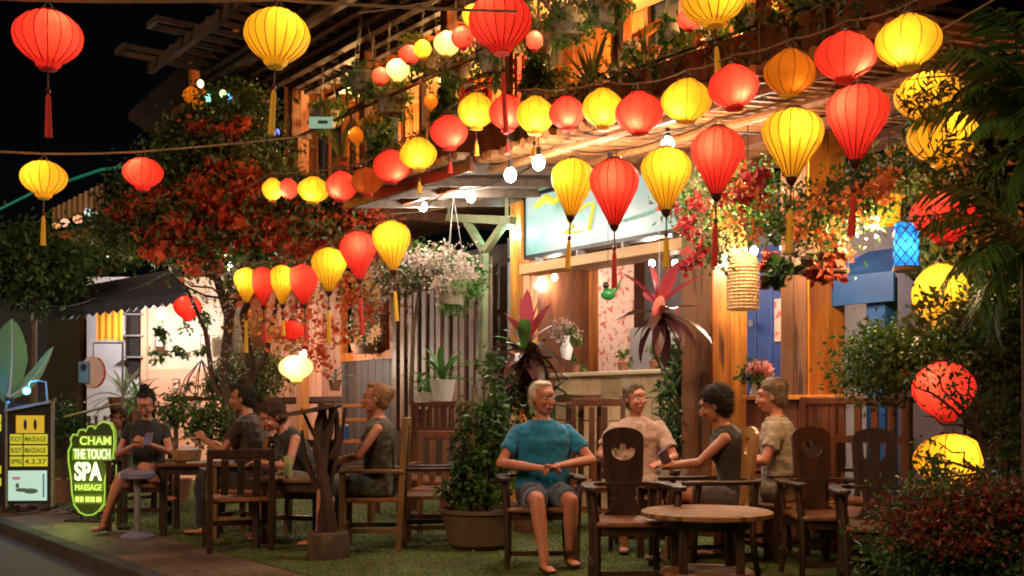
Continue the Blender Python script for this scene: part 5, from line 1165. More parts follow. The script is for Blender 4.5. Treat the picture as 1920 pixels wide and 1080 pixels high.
    # clothing
    if top:
        tb = MB(); ofs = .016 if topkind != 'tank' else .012
        torso(tb, ofs, -.06 if topkind != 'tee' else -.09, False)
        if topkind == 'tee':
            tb.loft([(chest + up * .01, rt, f1, .15 * hs, .09), (chest + up * .066, rt, f1, .078, .064)])
            part('collar', MB().tube([chest + up * (.066 - .012 * math.sin(R(a))) + rt * .078 * math.cos(R(a)) + f1 * .068 * math.sin(R(a)) for a in range(0, 361, 20)], .007, 6, cap=False), top, t)
            for shp, el, wr in AR:
                e2 = shp.lerp(el, sleeve); tb.ell(shp, (.062 * hs,) * 3); tb.tube([shp, shp.lerp(e2, .5), e2], [.062 * hs, .060 * hs, .064 * hs], 14)
        else:
            for sx in (-1, 1): tb.tube([chest + rt * sx * .095 * hs + f1 * .075 - up * .03, chest + rt * sx * .09 * hs + up * .05, chest + rt * sx * .09 * hs - f1 * .075], [.026, .024, .03], 8)
        m_ = remeshed(tb, .010, 3, (WR, .034, .30), 'shirt'); m_.materials.append(top); o = bpy.data.objects.new('shirt', m_); link(o, t)
    if bottom:
        tb = MB(); tb.loft([(pel + up * -.105, rt0, f0, .165 * g, .125 * g), (pel, rt0, f0, .186 * g, .138 * g), (pel + up * .06, rt0, f0, .172 * g, .128 * g)])
        for hp, kn, an, tv, m in LG_:
            if bot_len <= 1: e2 = hp.lerp(kn, bot_len); tb.tube([hp, e2], [.103 * g, .078], 16); tb.ell(hp, (.102 * g,) * 3)
            else: limb(tb, [hp, hp.lerp(kn, .5), kn, kn.lerp(an, bot_len - 1)], [.10 * g, .088, .070, .058], 14)
        m_ = remeshed(tb, .011, 3, (WR, .030, .32), 'trousers'); m_.materials.append(bottom); o = bpy.data.objects.new('shorts' if bot_len <= 1 else 'trousers', m_); link(o, t)
    for hp, kn, an, tv, m in LG_:
        ft = an + Vector((0, 0, -.062)); mm = m @ Matrix.Identity(3)
        S = []
        for yy, w in ((-.05, .030), (0, .034), (.06, .040), (.12, .044), (.17, .034)): S.append((ft + tv * yy, m.col[0], Vector((0, 0, 1)), w, .010))
        o = part('shoe', MB().loft(S, 12), shoes or black_m, t)
        part('strap', MB().tube([ft + tv * .07 + m.col[0] * -.042, ft + tv * .075 + Vector((0, 0, .045)), ft + tv * .07 + m.col[0] * .042], .008, 6), shoes or black_m, o)
    if extra: extra(t, hv, HM)
    return t
white_hair = pmat('white_hair', (.68, .60, .50), (.45, .38, .30), 30, (1, 1, .3), .7, .4, obj_var=0)
brown_hair = pmat('brown_hair', (.07, .032, .015), (.03, .014, .008), 30, (1, 1, .3), .9, .4, obj_var=0)
dark_hair = pmat('dark_hair', (.016, .009, .007), (.007, .004, .003), 30, (1, 1, .3), .9, .4, obj_var=0)
grey_hair = pmat('grey_brown_hair', (.22, .15, .09), (.09, .06, .035), 30, (1, 1, .3), .6, .4, obj_var=0)
fair_hair = pmat('fair_hair', (.34, .17, .07), (.16, .075, .03), 30, (1, 1, .3), .6, .4, obj_var=0)
# man in the blue shirt (faces the street, hands together, looks to his left)
turq = fabric('turquoise_cotton', (.004, .20, .42)); denim = fabric('faded_denim', (.07, .10, .17), (.04, .06, .11)); 
def watch(t, hv, HM): part('wristwatch', MB().lathe([(.031, -.014), (.034, 0), (.031, .014)], 14, (.105, .235, .80), Matrix.Rotation(R(-50), 3, 'Z') @ Matrix.Rotation(R(90), 3, 'Y')), black_m, t)
person(gp(1020, 8.42), R(180) + .13, 'white-haired man in a turquoise T-shirt and denim shorts, hands clasped', skinC, pel=(0, -.05, .555), chest=(0, -.06, 1.04), bulk=1.16,
    arms=(((-.36, .06, .80), (-.07, .26, .77), (.75, .3, -.15), (-.1, .3, -1), .5), ((.34, .05, .78), (.05, .26, .75), (-.8, .3, .0), (.1, .6, -.8), .45)),
    legs=(((-.14, .38, .52), (-.16, .22, .10), (-.1, 1, 0)), ((.12, .42, .53), (.08, .52, .10), (-.15, 1, 0))), yaw=.38, pitch=.05, top=turq, bottom=denim, hair='short_man', hairm=white_hair, sleeve=.62, extra=None)
# smiling man
person(gp(1198, 9.45), R(180) - .1, 'smiling brown-haired man in a pale pink short-sleeved shirt', skinC, chest=(.02, -.04, 1.05), yaw=.55, pitch=.02, roll=.05, bulk=1.05,
    arms=(((-.30, .08, .78), (-.16, .34, .74), (.4, .9, 0), (0, 0, -1), .3), ((.33, .0, .80), (.20, .28, .76), (-.3, .9, 0), (0, 0, -1), .3)),
    legs=(((-.14, .40, .52), (-.13, .42, .09), (0, 1, 0)), ((.14, .40, .52), (.13, .42, .09), (0, 1, 0))), top=fabric('pale_pink_cotton', (.50, .33, .27)), bottom=fabric('beige_cotton', (.34, .22, .14)), hair='crop', hairm=grey_hair, sleeve=.7)
# dark-haired woman, back three-quarters, holding a phone / menu out to the left
def phone(loc, rot, lb):
    t = thing('mobile_phone', lb, 'phone', loc); m = Euler(rot).to_matrix().to_4x4()
    b = MB().box((0, 0, 0), (.075, .009, .15)); b.v = [tuple(m @ Vector(v)) for v in b.v]; part('case', b, pmat('violet_case', (.20, .17, .34), bump=0, rough=.3), t)
    s = MB().box((0, .006, 0), (.066, .003, .135)); s.v = [tuple(m @ Vector(v)) for v in s.v]; part('screen', s, glass_dark, t)
person(gp(1368, 8.22), R(74), 'dark-haired woman in a dark sleeveless top leaning forward with a phone', skinB, pel=(0, -.08, .555), chest=(0, .03, 1.0), female=True, yaw=.05, pitch=.35, sh_yaw=.0,
    arms=(((-.24, .20, .80), (-.12, .42, .76), (.1, 1, .15), (0, 0, -1), .5), ((.24, .20, .78), (.10, .44, .77), (-.2, 1, .1), (0, .2, -1), .5)),
    legs=(((-.11, .40, .56), (-.09, .44, .12), (0, 1, 0)), ((.12, .38, .56), (.08, .30, .12), (0, 1, 0))), top=fabric('black_jersey', (.03, .022, .024)), topkind='tank', bottom=fabric('grey_pattern_skirt', (.13, .10, .09), (.03, .025, .025), scale=18), hair='bob', hairm=dark_hair, bot_len=.7)
phone(gp(1246, 8.2) + Vector((0, 0, .83)), (R(35), R(-35), R(10)), 'violet phone held out by the dark-haired woman')
# man in grey stripes at right
person(gp(1452, 8.72), R(78), 'grey-haired man in a faded striped T-shirt seated sideways at right', skinC, pel=(0, -.05, .56), chest=(0, -.02, 1.06), yaw=-.05, pitch=.12, sh_yaw=0, bulk=1.05,
    arms=(((-.27, .08, .79), (-.16, .34, .74), (.2, 1, 0), (0, 0, -1), .4), ((.27, .06, .78), (.20, .34, .76), (-.2, 1, 0), (0, 0, -1), .4)),
    legs=(((-.12, .42, .52), (-.10, .44, .09), (0, 1, 0)), ((.13, .41, .52), (.12, .40, .09), (0, 1, 0))), top=fabric('faded_stripe_cotton', (.36, .28, .19), (.15, .12, .09), scale=9, stretch=(.2, .2, 5)), bottom=fabric('grey_shorts', (.20, .17, .13)), hair='crop', hairm=grey_hair, sleeve=.6)
# topknot woman looking at her phone
blackj = fabric('black_cotton', (.018, .018, .02))
person(gp(276, 10.95), R(180) + .12, 'young woman with a dark topknot and black T-shirt looking at her phone, legs crossed', skinC, chest=(0, .0, 1.02), female=True, pitch=.55, yaw=-.1,
    arms=(((-.24, .08, .76), (-.04, .28, .86), (.6, .4, .4), (.5, -.6, -.2), .8), ((.27, .08, .74), (.06, .28, .84), (-.6, .3, .4), (-.4, -.6, 0), .7)),
    legs=(((-.05, .42, .63), (-.30, .62, .40), (-.6, .8, 0)), ((.16, .40, .54), (.32, .40, .10), (.3, 1, 0))), top=blackj, bottom=fabric('grey_shorts_dark', (.06, .06, .08)), hair='topknot', hairm=dark_hair, sleeve=.4, bot_len=.45, shoes=pmat('lilac_sandal', (.25, .22, .38), bump=0))
phone(gp(278, 10.6) + Vector((0, 0, .90)), (R(-40), 0, R(4)), 'violet phone in the hands of the topknot woman')
person(gp(228, 12.6), R(150), 'half hidden child with a brown head beside the topknot woman', skinB, female=True, scale=.88, chest=(0, 0, 1.0), pitch=.15,
    arms=(((-.24, .08, .76), (-.14, .30, .74), (.3, 1, 0), (0, 0, -1), .4), ((.24, .08, .76), (.14, .30, .74), (-.3, 1, 0), (0, 0, -1), .4)),
    legs=(((-.1, .4, .52), (-.1, .42, .10), (0, 1, 0)), ((.1, .4, .52), (.1, .42, .10), (0, 1, 0))), top=fabric('grey_green_cotton', (.15, .17, .13)), bottom=blackj, hair='long', hairm=brown_hair)
ladder_chair(gp(228, 12.6), R(150), 'dark chair holding the half hidden child', wood_dark, .8)
# man in dark shirt facing left/away
person(gp(470, 10.25), R(75), 'man in a dark brown T-shirt turned away with one hand raised to his glass', skinB, chest=(0, .02, 1.06), pel=(0, -.06, .56), yaw=.25, pitch=.05, bulk=1.14,
    arms=(((-.30, .12, .80), (-.20, .38, .92), (.3, .6, .5), (.3, -.2, -1), .6), ((.32, .12, .78), (.26, .38, .80), (-.1, 1, 0), (0, 0, -1), .5)),
    legs=(((-.14, .42, .52), (-.12, .44, .09), (0, 1, 0)), ((.14, .42, .52), (.14, .42, .09), (0, 1, 0))), top=fabric('dark_brown_cotton', (.045, .026, .024)), bottom=fabric('navy_trousers', (.02, .025, .035)), hair='short_man', hairm=dark_hair, sleeve=.6, bot_len=1.9)
# leaning woman in black behind the driftwood
person(gp(575, 10.1), R(125), 'woman in a black sleeveless top leaning over the brown table', skinC, chest=(0, .20, .94), pel=(0, -.05, .555), female=True, pitch=.5, yaw=.2,
    arms=(((-.24, .28, .68), (-.12, .50, .72), (.3, 1, 0), (0, 0, -1), .5), ((.26, .26, .68), (.14, .50, .76), (-.3, 1, .2), (0, 0, -1), .5)),
    legs=(((-.11, .40, .54), (-.1, .42, .10), (0, 1, 0)), ((.12, .40, .54), (.12, .36, .10), (0, 1, 0))), top=blackj, topkind='tank', bottom=fabric('black_white_print', (.36, .33, .3), (.02, .02, .02), scale=22), hair='bob', hairm=brown_hair, bot_len=.75)
# fair-haired woman in profile
person(gp(700, 9.32), R(90), 'fair-haired woman with a bun in profile, dark patterned top, arm on the chair arm', skinC, pel=(0, -.06, .57), chest=(0, -.05, 1.05), female=True, yaw=.08, pitch=-.02,
    arms=(((-.25, .10, .80), (-.16, .36, .74), (.2, 1, -.1), (0, 0, -1), .35), ((.26, .06, .80), (.24, .34, .735), (-.1, 1, -.1), (0, 0, -1), .35)),
    legs=(((-.11, .40, .55), (-.1, .44, .11), (0, 1, 0)), ((.12, .42, .55), (.12, .40, .11), (0, 1, 0))), top=fabric('olive_black_print', (.12, .10, .05), (.02, .02, .02), scale=20), topkind='tank', bottom=fabric('black_leaf_print', (.13, .15, .14), (.015, .018, .02), scale=16), hair='bun', hairm=fair_hair, bot_len=.9)
# ================================================================== PLANTS
def wood_tree(t, limbs, mat=bark, name='trunk'):
    for P, r0, r1 in limbs:
        k = len(P); part(name if r0 > .04 else 'branch', MB().tube(P, [r0 + (r1 - r0) * i / (k - 1) for i in range(k)], 8 if r0 > .03 else 6), mat, t, True)
def wr(px, py, Y, rx, ry=None, rz=None):     # ellipsoid radii from pixels at distance Y
    k = Y / FPX; return (W(px, py, Y), (rx * k, (ry or rx) * k, (rz or rx) * k))
def twigs(t, start, ends, r, mat, seed=0, kinks=4, jit=.06):
    rng = random.Random(seed)
    for e in ends:
        a, b = Vector(start), Vector(e); P = [a]
        for i in range(1, kinks): P.append(a.lerp(b, i / kinks) + Vector((rng.uniform(-jit, jit), rng.uniform(-jit, jit), rng.uniform(-jit, jit))))
        P.append(b); part('branch', MB().tube(P, [r * (1 - .7 * i / kinks) for i in range(kinks + 1)], 6), mat, t, True)
# big bougainvillea
Yb = 14.0
t = thing('bougainvillea', 'large red-flowering bougainvillea over the left terrace with dark twisted trunks', 'flowering tree', gp(440, Yb))
wood_tree(t, [([gp(448, Yb) , W(440, 800, Yb), W(418, 700, Yb), W(430, 600, Yb), W(400, 500, Yb), W(360, 420, Yb)], .09, .04), ([gp(455, Yb), W(455, 780, Yb), W(470, 690, Yb), W(455, 590, Yb), W(500, 480, Yb), W(560, 410, Yb)], .075, .03),
              ([W(440, 790, Yb), W(400, 720, Yb), W(385, 620, Yb), W(350, 540, Yb)], .05, .02), ([W(462, 740, Yb), W(500, 660, Yb), W(520, 560, Yb), W(620, 470, Yb)], .045, .02), ([W(430, 600, Yb), W(470, 480, Yb), W(440, 330, Yb), W(420, 230, Yb)], .05, .015)])
K = [(300, 420, 110, 60), (400, 440, 120, 75), (520, 420, 120, 60), (620, 430, 90, 50), (360, 330, 100, 70), (450, 300, 95, 70), (270, 380, 60, 50), (420, 235, 80, 45), (350, 260, 60, 40), (210, 440, 55, 35), (560, 350, 60, 35), (470, 210, 60, 45), (690, 440, 50, 40)]
foliage(t, leafmat('bougainvillea_leaf', [(.035, .06, .012), (.08, .11, .02), (.12, .12, .025)]), [(*wr(x, y, Yb + .1, a, 90, b), int(a * b * .24)) for x, y, a, b in K], .085, 'leaves', seed=1, clump=.6)
foliage(t, g_mid, [(*wr(x, y, Yb, a, 90, b), int(a * b * .12)) for x, y, a, b in K], .08, 'leaves', seed=2, clump=.6)
FL = [(340, 455, 85, 45), (430, 420, 90, 45), (540, 430, 110, 50), (640, 455, 80, 42), (380, 370, 80, 45), (470, 350, 80, 40), (290, 390, 60, 35), (600, 500, 90, 45), (370, 525, 45, 45), (245, 400, 45, 30), (700, 420, 60, 40), (740, 500, 50, 30), (560, 600, 90, 55), (600, 660, 60, 60), (520, 560, 80, 40), (430, 250, 60, 35), (350, 240, 30, 18), (660, 560, 60, 60)]
foliage(t, bract, [(*wr(x, y, Yb - .35, a, 60, b), int(a * b * (.17 if y < 500 else .05))) for x, y, a, b in FL], .062, 'flowers', aspect=.9, seed=3, clump=.45, droop=.1)
foliage(t, leafmat('amber_bract', [(.55, .22, .04), (.6, .3, .06), (.4, .2, .04)], .6, .5), [(*wr(x, y, Yb - .3, 70, 60, 60), 150) for x, y in ((560, 620), (500, 600), (620, 540), (470, 380), (700, 540))], .06, 'flowers', aspect=.8, seed=4)
foliage(t, leafmat('dry_pale_leaf', [(.35, .3, .22), (.5, .45, .36), (.25, .2, .14)], .7, .4), [(*wr(410, 530, Yb - .2, 60, 40, 45), 420), (*wr(440, 640, Yb - .2, 70, 40, 90), 170)], .05, 'leaves', seed=5)
# dark trees far left behind the street cords
for (x, y, a, b, Y, lb) in ((60, 500, 110, 80, 17, 'dark leafy tree mass left of the navy awning'), (150, 490, 90, 30, 19, 'dark shrub crown just over the navy awning'), (440, 190, 60, 60, 15.5, 'thin dark creeper under the steel canopy')):
    t = thing('dark_tree' if a > 90 else 'dark_shrub', lb, 'tree', gp(x, Y)); part('trunk', MB().tube([gp(x, Y), W(x + 5, y, Y)], [.09, .04], 8), bark, t, True)
    foliage(t, g_dark, [(*wr(x, y, Y, a, 90, b), int(a * b * .5)), (*wr(x - 30, y - 30, Y, a * .6, 60, b * .5), int(a * b * .1))], .10, 'crown', seed=int(x))
# white flowering bush over the bamboo screen
t = thing('white_flower_bush', 'arching white and pink flower mass above the bamboo screen', 'flowers', FW(820, 640, -.8))
wood_tree(t, [([FW(770, 760, -.8), FW(775, 620, -.8), FW(790, 520, -.8)], .03, .02)], twig); twigs(t, FW(785, 530, -.8), [FW(x, y, -.9) for x, y in ((740, 540), (800, 470), (860, 480), (900, 540), (760, 560))], .012, twig, 3)
kk = lambda px, py, n, a, b, c: (FW(px, py, n), tuple(v * FW(px, py, n).y / FPX for v in (a, b, c)))
foliage(t, g_mid, [(*kk(800, 500, -.8, 75, 60, 38), 1300), (*kk(870, 510, -.8, 45, 40, 40), 700), (*kk(745, 530, -.8, 45, 40, 35), 500)], .055, 'leaves', seed=6)
foliage(t, petal_white, [(*kk(810, 488, -1.05, 65, 40, 26), 800), (*kk(870, 500, -1.05, 35, 40, 26), 260), (*kk(745, 525, -1.05, 40, 40, 30), 220)], .038, 'flowers', aspect=1, seed=7, clump=.8)
# hanging basket
def basket(px, py, n, label, wpx, fl, seed, zt=3.5, trail=60):
    p = FW(px, py, n); k = p.y / FPX; t = thing('hanging_basket', label, 'hanging basket', p, group='hanging flower baskets'); r = wpx * k / 2
    part('pot', MB().lathe([(r * .72, -r * .8), (r, r * .4), (r * 1.04, r * .45), (r * .9, r * .4)], 20), pmat('pale_pot', (.42, .42, .34), (.3, .3, .24), 5, bump=.2), t)
    for a in (0, 120, 240): part('chain', MB().tube([(r * math.cos(R(a)), r * math.sin(R(a)), r * .4), (0, 0, min(1.2, zt - p.z) if zt > p.z + .2 else .8)], .004, 4), steel_grey, t)
    foliage(t, g_bright, [(p + Vector((0, 0, r * .5)), (r * 1.5, r * 1.3, r * .8), 420), (p + Vector((0, -r * .4, -r * .6)), (r * 1.2, r * .8, r * 1.1), 200)], .055, 'leaves', seed=seed, droop=1)
    if fl: foliage(t, fl, [(p + Vector((0, -r * .2, r * .7)), (r * 1.5, r * 1.3, r * .8), 330)], .04, 'flowers', aspect=1, seed=seed + 1)
    return t
basket(850, 550, -1.2, 'pale pot hanging under the white flower mass', 55, petal_white, 10)
basket(1065, 42, -1.5, 'white and yellow flower basket at the top right of the huge red lantern', 70, petal_white, 12, 6)
basket(1010, 80, -1.2, 'pinkish flower basket just right of the huge red lantern', 60, petal_white, 14, 6)
basket(925, 115, -1.3, 'trailing flower basket under the huge red lantern', 60, petal_white, 16, 6)
basket(735, 190, -1.3, 'light green trailing basket under the pale glowing lantern', 60, leafmat('lime_leaf', [(.3, .4, .08), (.45, .5, .12)], .5, .5), 18, 6)
basket(800, 110, -1.3, 'green hanging basket between small upper lanterns', 56, leafmat('lime_leaf', []) , 20, 6)
# cone trees on the balcony
def cone_tree(px, ptop, pbot, wpx, n, label, seed, lean=0):
    p = FW(px, pbot, n); k = p.y / FPX; h = (pbot - ptop) * k; r = wpx * k / 2; t = thing('cone_tree', label, 'tree', p, group='clipped cone trees on the balcony')
    part('trunk', MB().tube([(0, 0, -.1), (0, 0, h * .8)], [.03, .012], 7), bark, t); part('pot', MB().lathe([(r * .5, -.22), (r * .62, .0), (r * .55, -.01)], 16), terracotta, t)
    foliage(t, g_dark, [(p + Vector((lean * s, 0, h * (.08 + .84 * s))), (r * (1 - .86 * s), r * (1 - .86 * s), h * .1), int(900 * (1 - .75 * s))) for s in [i / 7 for i in range(8)]], .045, 'crown', seed=seed, clump=.5, shell=.3)
cone_tree(718, 185, 310, 62, -1.1, 'dark cone tree on the balcony left of the yellow-green basket', 30)
cone_tree(836, 140, 232, 56, -1.1, 'dark cone tree on the balcony above the red-yellow step', 31)
cone_tree(1008, 85, 170, 68, -1.1, 'broad dark cone tree on the balcony right of the huge red lantern', 32)
# yuccas on the balcony
def yucca(px, py, n, L, wd, cnt, label, mat, seed, pot=True, tilt=(0, 35), curve=.12, group='spiky plants on the balcony'):
    p = FW(px, py, n); t = thing('yucca', label, 'plant', p, group=group)
    if pot: part('pot', MB().lathe([(.09, -.2), (.13, .02), (.11, .0)], 16), terracotta, t)
    rosette(t, p, cnt, L, wd, mat, curve=curve, tilt=(tilt[0] - 22, tilt[1]), seed=seed); return t
yucca(1108, 162, -1.1, .46, .04, 20, 'spiky olive yucca above the candle lamp', g_olive, 40); yucca(1212, 158, -1.15, .46, .04, 20, 'spiky olive yucca below the slanted orange board', g_olive, 41)
yucca(1290, 110, -1.1, .42, .035, 16, 'spiky plant behind the cropped yellow lantern tassel', g_olive, 42); yucca(1352, 85, -1.1, .40, .035, 14, 'spiky plant on the sloping balcony beam', g_mid, 43)
yucca(640, 300, -1.0, .85, .05, 12, 'arching yellow-green plant at the left balcony end', g_olive, 44, True, (0, 30), .35)
for (x, y, c, s) in ((1055, 150, (.75, .28, .03), 50), (1230, 120, (.7, .3, .22), 51), (1300, 95, (.8, .7, .5), 52)):
    p = FW(x, y, -.9); t = thing('balcony_flowers', {50: 'orange-lit flower clump beside the broad cone tree', 51: 'pinkish flower clump on the sloping balcony beam', 52: 'white flower sprig under the cropped yellow lantern'}[s], 'flowers', p)
    part('stem', MB().tube([(0, 0, -.2), (0, 0, .05)], .01), twig, t); foliage(t, leafmat('balcony_petal_%d' % s, [c, tuple(v * .7 for v in c)], .6, .5), [(p, (.12, .1, .14), 220)], .04, 'flowers', aspect=.9, seed=s); foliage(t, g_mid, [(p, (.14, .12, .16), 160)], .05, 'leaves', seed=s + 9)
# cordylines
def cordyline(px, py, n, label, L, wd, cnt, cnt2, seed, stem_to=None, tilt=(0, 110), hang=False):
    p = FW(px, py, n); t = thing('cordyline', label, 'plant', p, group='red cordylines')
    rosette(t, p, cnt, L, wd, cord_pink, curve=.12, tilt=(-20, 40), seed=seed, base=.35)
    rosette(t, p + Vector((0, 0, -.05)), cnt2, L * 1.05, wd, cord_dark, curve=.22, tilt=(45, 140), seed=seed + 1, base=.35)
    return t, p
t, p = cordyline(1236, 575, -1.0, 'hanging red cordyline with pink crown before the broad orange column', .44, .125, 7, 18, 60)
part('pot', MB().lathe([(.05, -.12), (.075, .0), (.06, 0)], 14), terracotta, t); part('hanger', MB().tube([(0, 0, 0), (0, 0, 1.15)], .004, 4), steel_grey, t)
part('flower_bud', MB().ell((-.02, -.09, -.02), (.05, .04, .11), Matrix.Rotation(.25, 3, 'Y')), pmat('salmon_bud', (.65, .13, .10), (.5, .08, .06), 8, bump=.1), t)
t, p = cordyline(992, 640, -1.3, 'standing red cordyline left of the blue-shirted man', .46, .13, 10, 16, 64)
part('stem', MB().tube([(.02, 0, -p.z), (0, .02, -.5), (0, 0, 0)], .025, 8), bark, t); part('pot', MB().lathe([(.14, -p.z), (.2, -p.z + .3), (.17, -p.z + .28)], 18), terracotta, t)
for dz, m_, s in ((-.22, cord_dark, 66), (-.42, cord_dark, 67), (-.62, g_dark, 68), (-.1, g_bright, 69)): rosette(t, p + Vector((random.uniform(-.1, .15), -.05, dz)), 12 if m_ is not g_bright else 5, .42, .11, m_, curve=.3, tilt=(0, 90) if m_ is not g_bright else (-20, 30), seed=s, base=.35)
foliage(t, g_dark, [(*kk(975, 720, -1.2, 45, 40, 70), 900), (*kk(930, 690, -1.0, 30, 30, 40), 350)], .06, 'leaves', seed=70)
# leafy white-green plants (chlorophytum / agave) over the bench
def leafy(px, py, n, L, wd, cnt, label, mat, seed, pot=None, tilt=(-10, 60), curve=.35, potr=.13, world=None):
    p = world or FW(px, py, n); t = thing('leafy_plant', label, 'plant', p)
    if pot: part('pot', MB().lathe([(potr * .7, -potr * 1.7), (potr, .0), (potr * .9, 0)], 18), pot, t); part('soil', MB().lathe([(potr * .88, -.015), (.001, -.01)], 16), soil, t)
    rosette(t, p, cnt, L, wd, mat, curve=curve, tilt=tilt, seed=seed, base=.35); return t
white_pot = pmat('white_glaze', (.7, .7, .72), (.6, .6, .62), 3, rough=.3, bump=.02)
leafy(830, 712, -.9, .52, .07, 22, 'bright pale-green strap-leaved plant over the long bench', g_bright, 80, white_pot, potr=.15)
leafy(800, 735, -.8, .30, .05, 12, 'small strap-leaved plant in a white pot beside the pale-green one', g_bright, 81, white_pot, potr=.12)
leafy(628, 712, -1.5, .25, .04, 12, 'silvery small plant behind the driftwood roof', leafmat('silver_leaf', [(.5, .55, .5), (.35, .42, .38)]), 82, terracotta, potr=.08)
for (x, y, Y, s, lb) in ((232, 745, 14.5, 83, 'pale spider-leaved shrub before the white wall'), (262, 770, 14.0, 84, 'green spider-leaved shrub right behind the topknot woman')):
    p = W(x, y, Y); leafy(0, 0, 0, .55, .045, 34, lb, g_bright if s == 84 else leafmat('sage_leaf', [(.25, .36, .2), (.4, .48, .32), (.15, .28, .1)]), s, terracotta, (-15, 85), .4, .2, world=p)
# round green shrubs at left
for (x, y, a, b, Y, s, lb, m_) in ((395, 800, 42, 40, 12.6, 90, 'round green shrub left of the dark-shirted man', g_mid), (120, 800, 45, 50, 14, 91, 'dark green shrub between the two lit signs', g_dark), (330, 770, 40, 30, 14, 92, 'low green shrub before the salmon wall', g_mid), (478, 700, 70, 45, 14.5, 93, 'yellowish shrub at the foot of the plank wall', g_olive), (420, 720, 30, 40, 14.2, 94, 'thin green shrub by the dark trunks', g_mid)):
    p = gp(x, Y); t = thing('round_shrub', lb, 'shrub', p); part('stem', MB().tube([(0, 0, 0), (0, 0, W(x, y, Y).z)], .03, 7), bark, t); part('pot', MB().lathe([(.15, 0), (.2, .3), (.17, .28)], 16), terracotta, t)
    foliage(t, m_, [(*wr(x, y, Y, a, a, b), int(a * b * .7))], .06, 'crown', seed=s)
# planted bowl in the centre
Yc = 9.35; p = gp(897, Yc); t = thing('planted_bowl', 'wide brown bowl with an upright leafy shrub in the middle foreground', 'planter', p)
bowlm = pmat('bowl_clay', (.14, .085, .05), (.08, .05, .03), 5, rough=.7, bump=.2)
part('bowl', MB().lathe([(.20, 0), (.26, .05), (.295, .22), (.315, .31), (.335, .315), (.335, .345), (.30, .345), (.28, .30)], 34), bowlm, t); part('soil', MB().lathe([(.285, .315), (.001, .325)], 20), soil, t)
for k in range(7):
    a = k * .9; q = (.12 * math.cos(a), .12 * math.sin(a)); part('stem', MB().tube([(q[0] * .5, q[1] * .5, .3), (q[0], q[1], .7), (q[0] * 1.7, q[1] * 1.7, 1.15 + .12 * (k % 3))], [.018, .013, .008], 6), twig, t)
foliage(t, g_dark, [(*wr(905, 830, Yc, 56, 50, 75), 1000), (*wr(930, 780, Yc, 34, 30, 45), 350), (*wr(875, 900, Yc, 50, 48, 35), 380)], .06, 'leaves', seed=95)
foliage(t, g_mid, [(*wr(905, 850, Yc, 58, 50, 80), 520), (*wr(905, 915, Yc - .1, 66, 50, 38), 300)], .075, 'leaves', seed=96)
rosette(t, W(920, 800, Yc), 16, .30, .035, g_mid, curve=.1, tilt=(-25, 20), seed=97)
# window flowers
t = thing('window_flowers', 'white and pink bonsai-like flowers in the dark wall window', 'flowers', FW(685, 650, -.1)); q = FW(685, 652, -.1)
part('pot', MB().lathe([(.18, -.1), (.22, .04), (.2, .03)], 16), terracotta, t); wood_tree(t, [([q, FW(680, 600, -.1), FW(690, 560, -.1)], .03, .012)], twig)
foliage(t, petal_white, [(*kk(690, 590, -.15, 35, 30, 45), 480)], .045, 'flowers', aspect=1, seed=98, clump=.9); foliage(t, g_dark, [(*kk(690, 610, -.1, 35, 30, 50), 420)], .06, 'leaves', seed=99)
# pink orchid-like flowers by the door, head-height flowers between columns
for (x, y, n, s, lb, m_) in ((1062, 620, .6, 101, 'pale pink orchids beside the lit shelf window', petal_white), (1422, 690, -.2, 102, 'pink and white bouquet behind the man in grey', leafmat('rose_petal', [(.7, .2, .2), (.8, .55, .5)], .6, .4))):
    p = FW(x, y, n); t = thing('flower_vase', lb, 'flowers', p); part('vase', MB().lathe([(.05, -.35), (.08, -.22), (.04, -.1), (.05, -.06)], 14), white_pot, t); 
    for k in range(5): part('stem', MB().tube([(0, 0, -.15), (.06 * math.cos(k * 1.3), .06 * math.sin(k * 1.3), .1)], .005, 5), twig, t)
    foliage(t, m_, [(p, (.17, .12, .18) if s == 101 else (.10, .08, .08), 240)], .045, 'flowers', aspect=1, seed=s); foliage(t, g_mid, [(p + Vector((0, 0, -.06)), (.16, .12, .14), 160)], .06, 'leaves', seed=s + 5)
# flowering creeper at the roof edge over the columns
t = thing('roof_creeper', 'creeper with crimson and orange flowers hanging over the column heads', 'creeper', FW(1400, 380, -1.3))
twigs(t, FW(1300, 340, -1.2), [FW(x, y, -1.3) for x, y in ((1290, 430), (1340, 470), (1400, 420), (1420, 350), (1330, 400))], .014, twig, 8); twigs(t, FW(1560, 340, -1.2), [FW(x, y, -1.3) for x, y in ((1500, 440), (1540, 470), (1600, 420), (1640, 380), (1460, 400))], .014, twig, 9)
CB = [(1290, 390, 45, 45), (1380, 350, 60, 45), (1430, 390, 60, 50), (1500, 420, 50, 45), (1560, 400, 60, 60), (1620, 370, 60, 50), (1660, 330, 50, 40), (1330, 460, 40, 35)]
foliage(t, g_mid, [(*kk(x, y, -1.2, a, 60, b), int(a * b * .20)) for x, y, a, b in CB], .055, 'leaves', seed=110, clump=.9)
foliage(t, bract_pink, [(*kk(x, y, -1.5, a, 40, b), int(a * b * .07)) for x, y, a, b in CB[:2] + [(1300, 455, 45, 40), (1410, 345, 40, 40)]], .045, 'flowers', aspect=.9, seed=111, clump=.5)
foliage(t, leafmat('orange_bract', [(.75, .2, .04), (.7, .3, .1), (.6, .12, .04)], .6, .5), [(*kk(x, y, -1.5, a, 40, b), int(a * b * .04)) for x, y, a, b in CB[2:7]], .045, 'flowers', aspect=.9, seed=112, clump=.5)
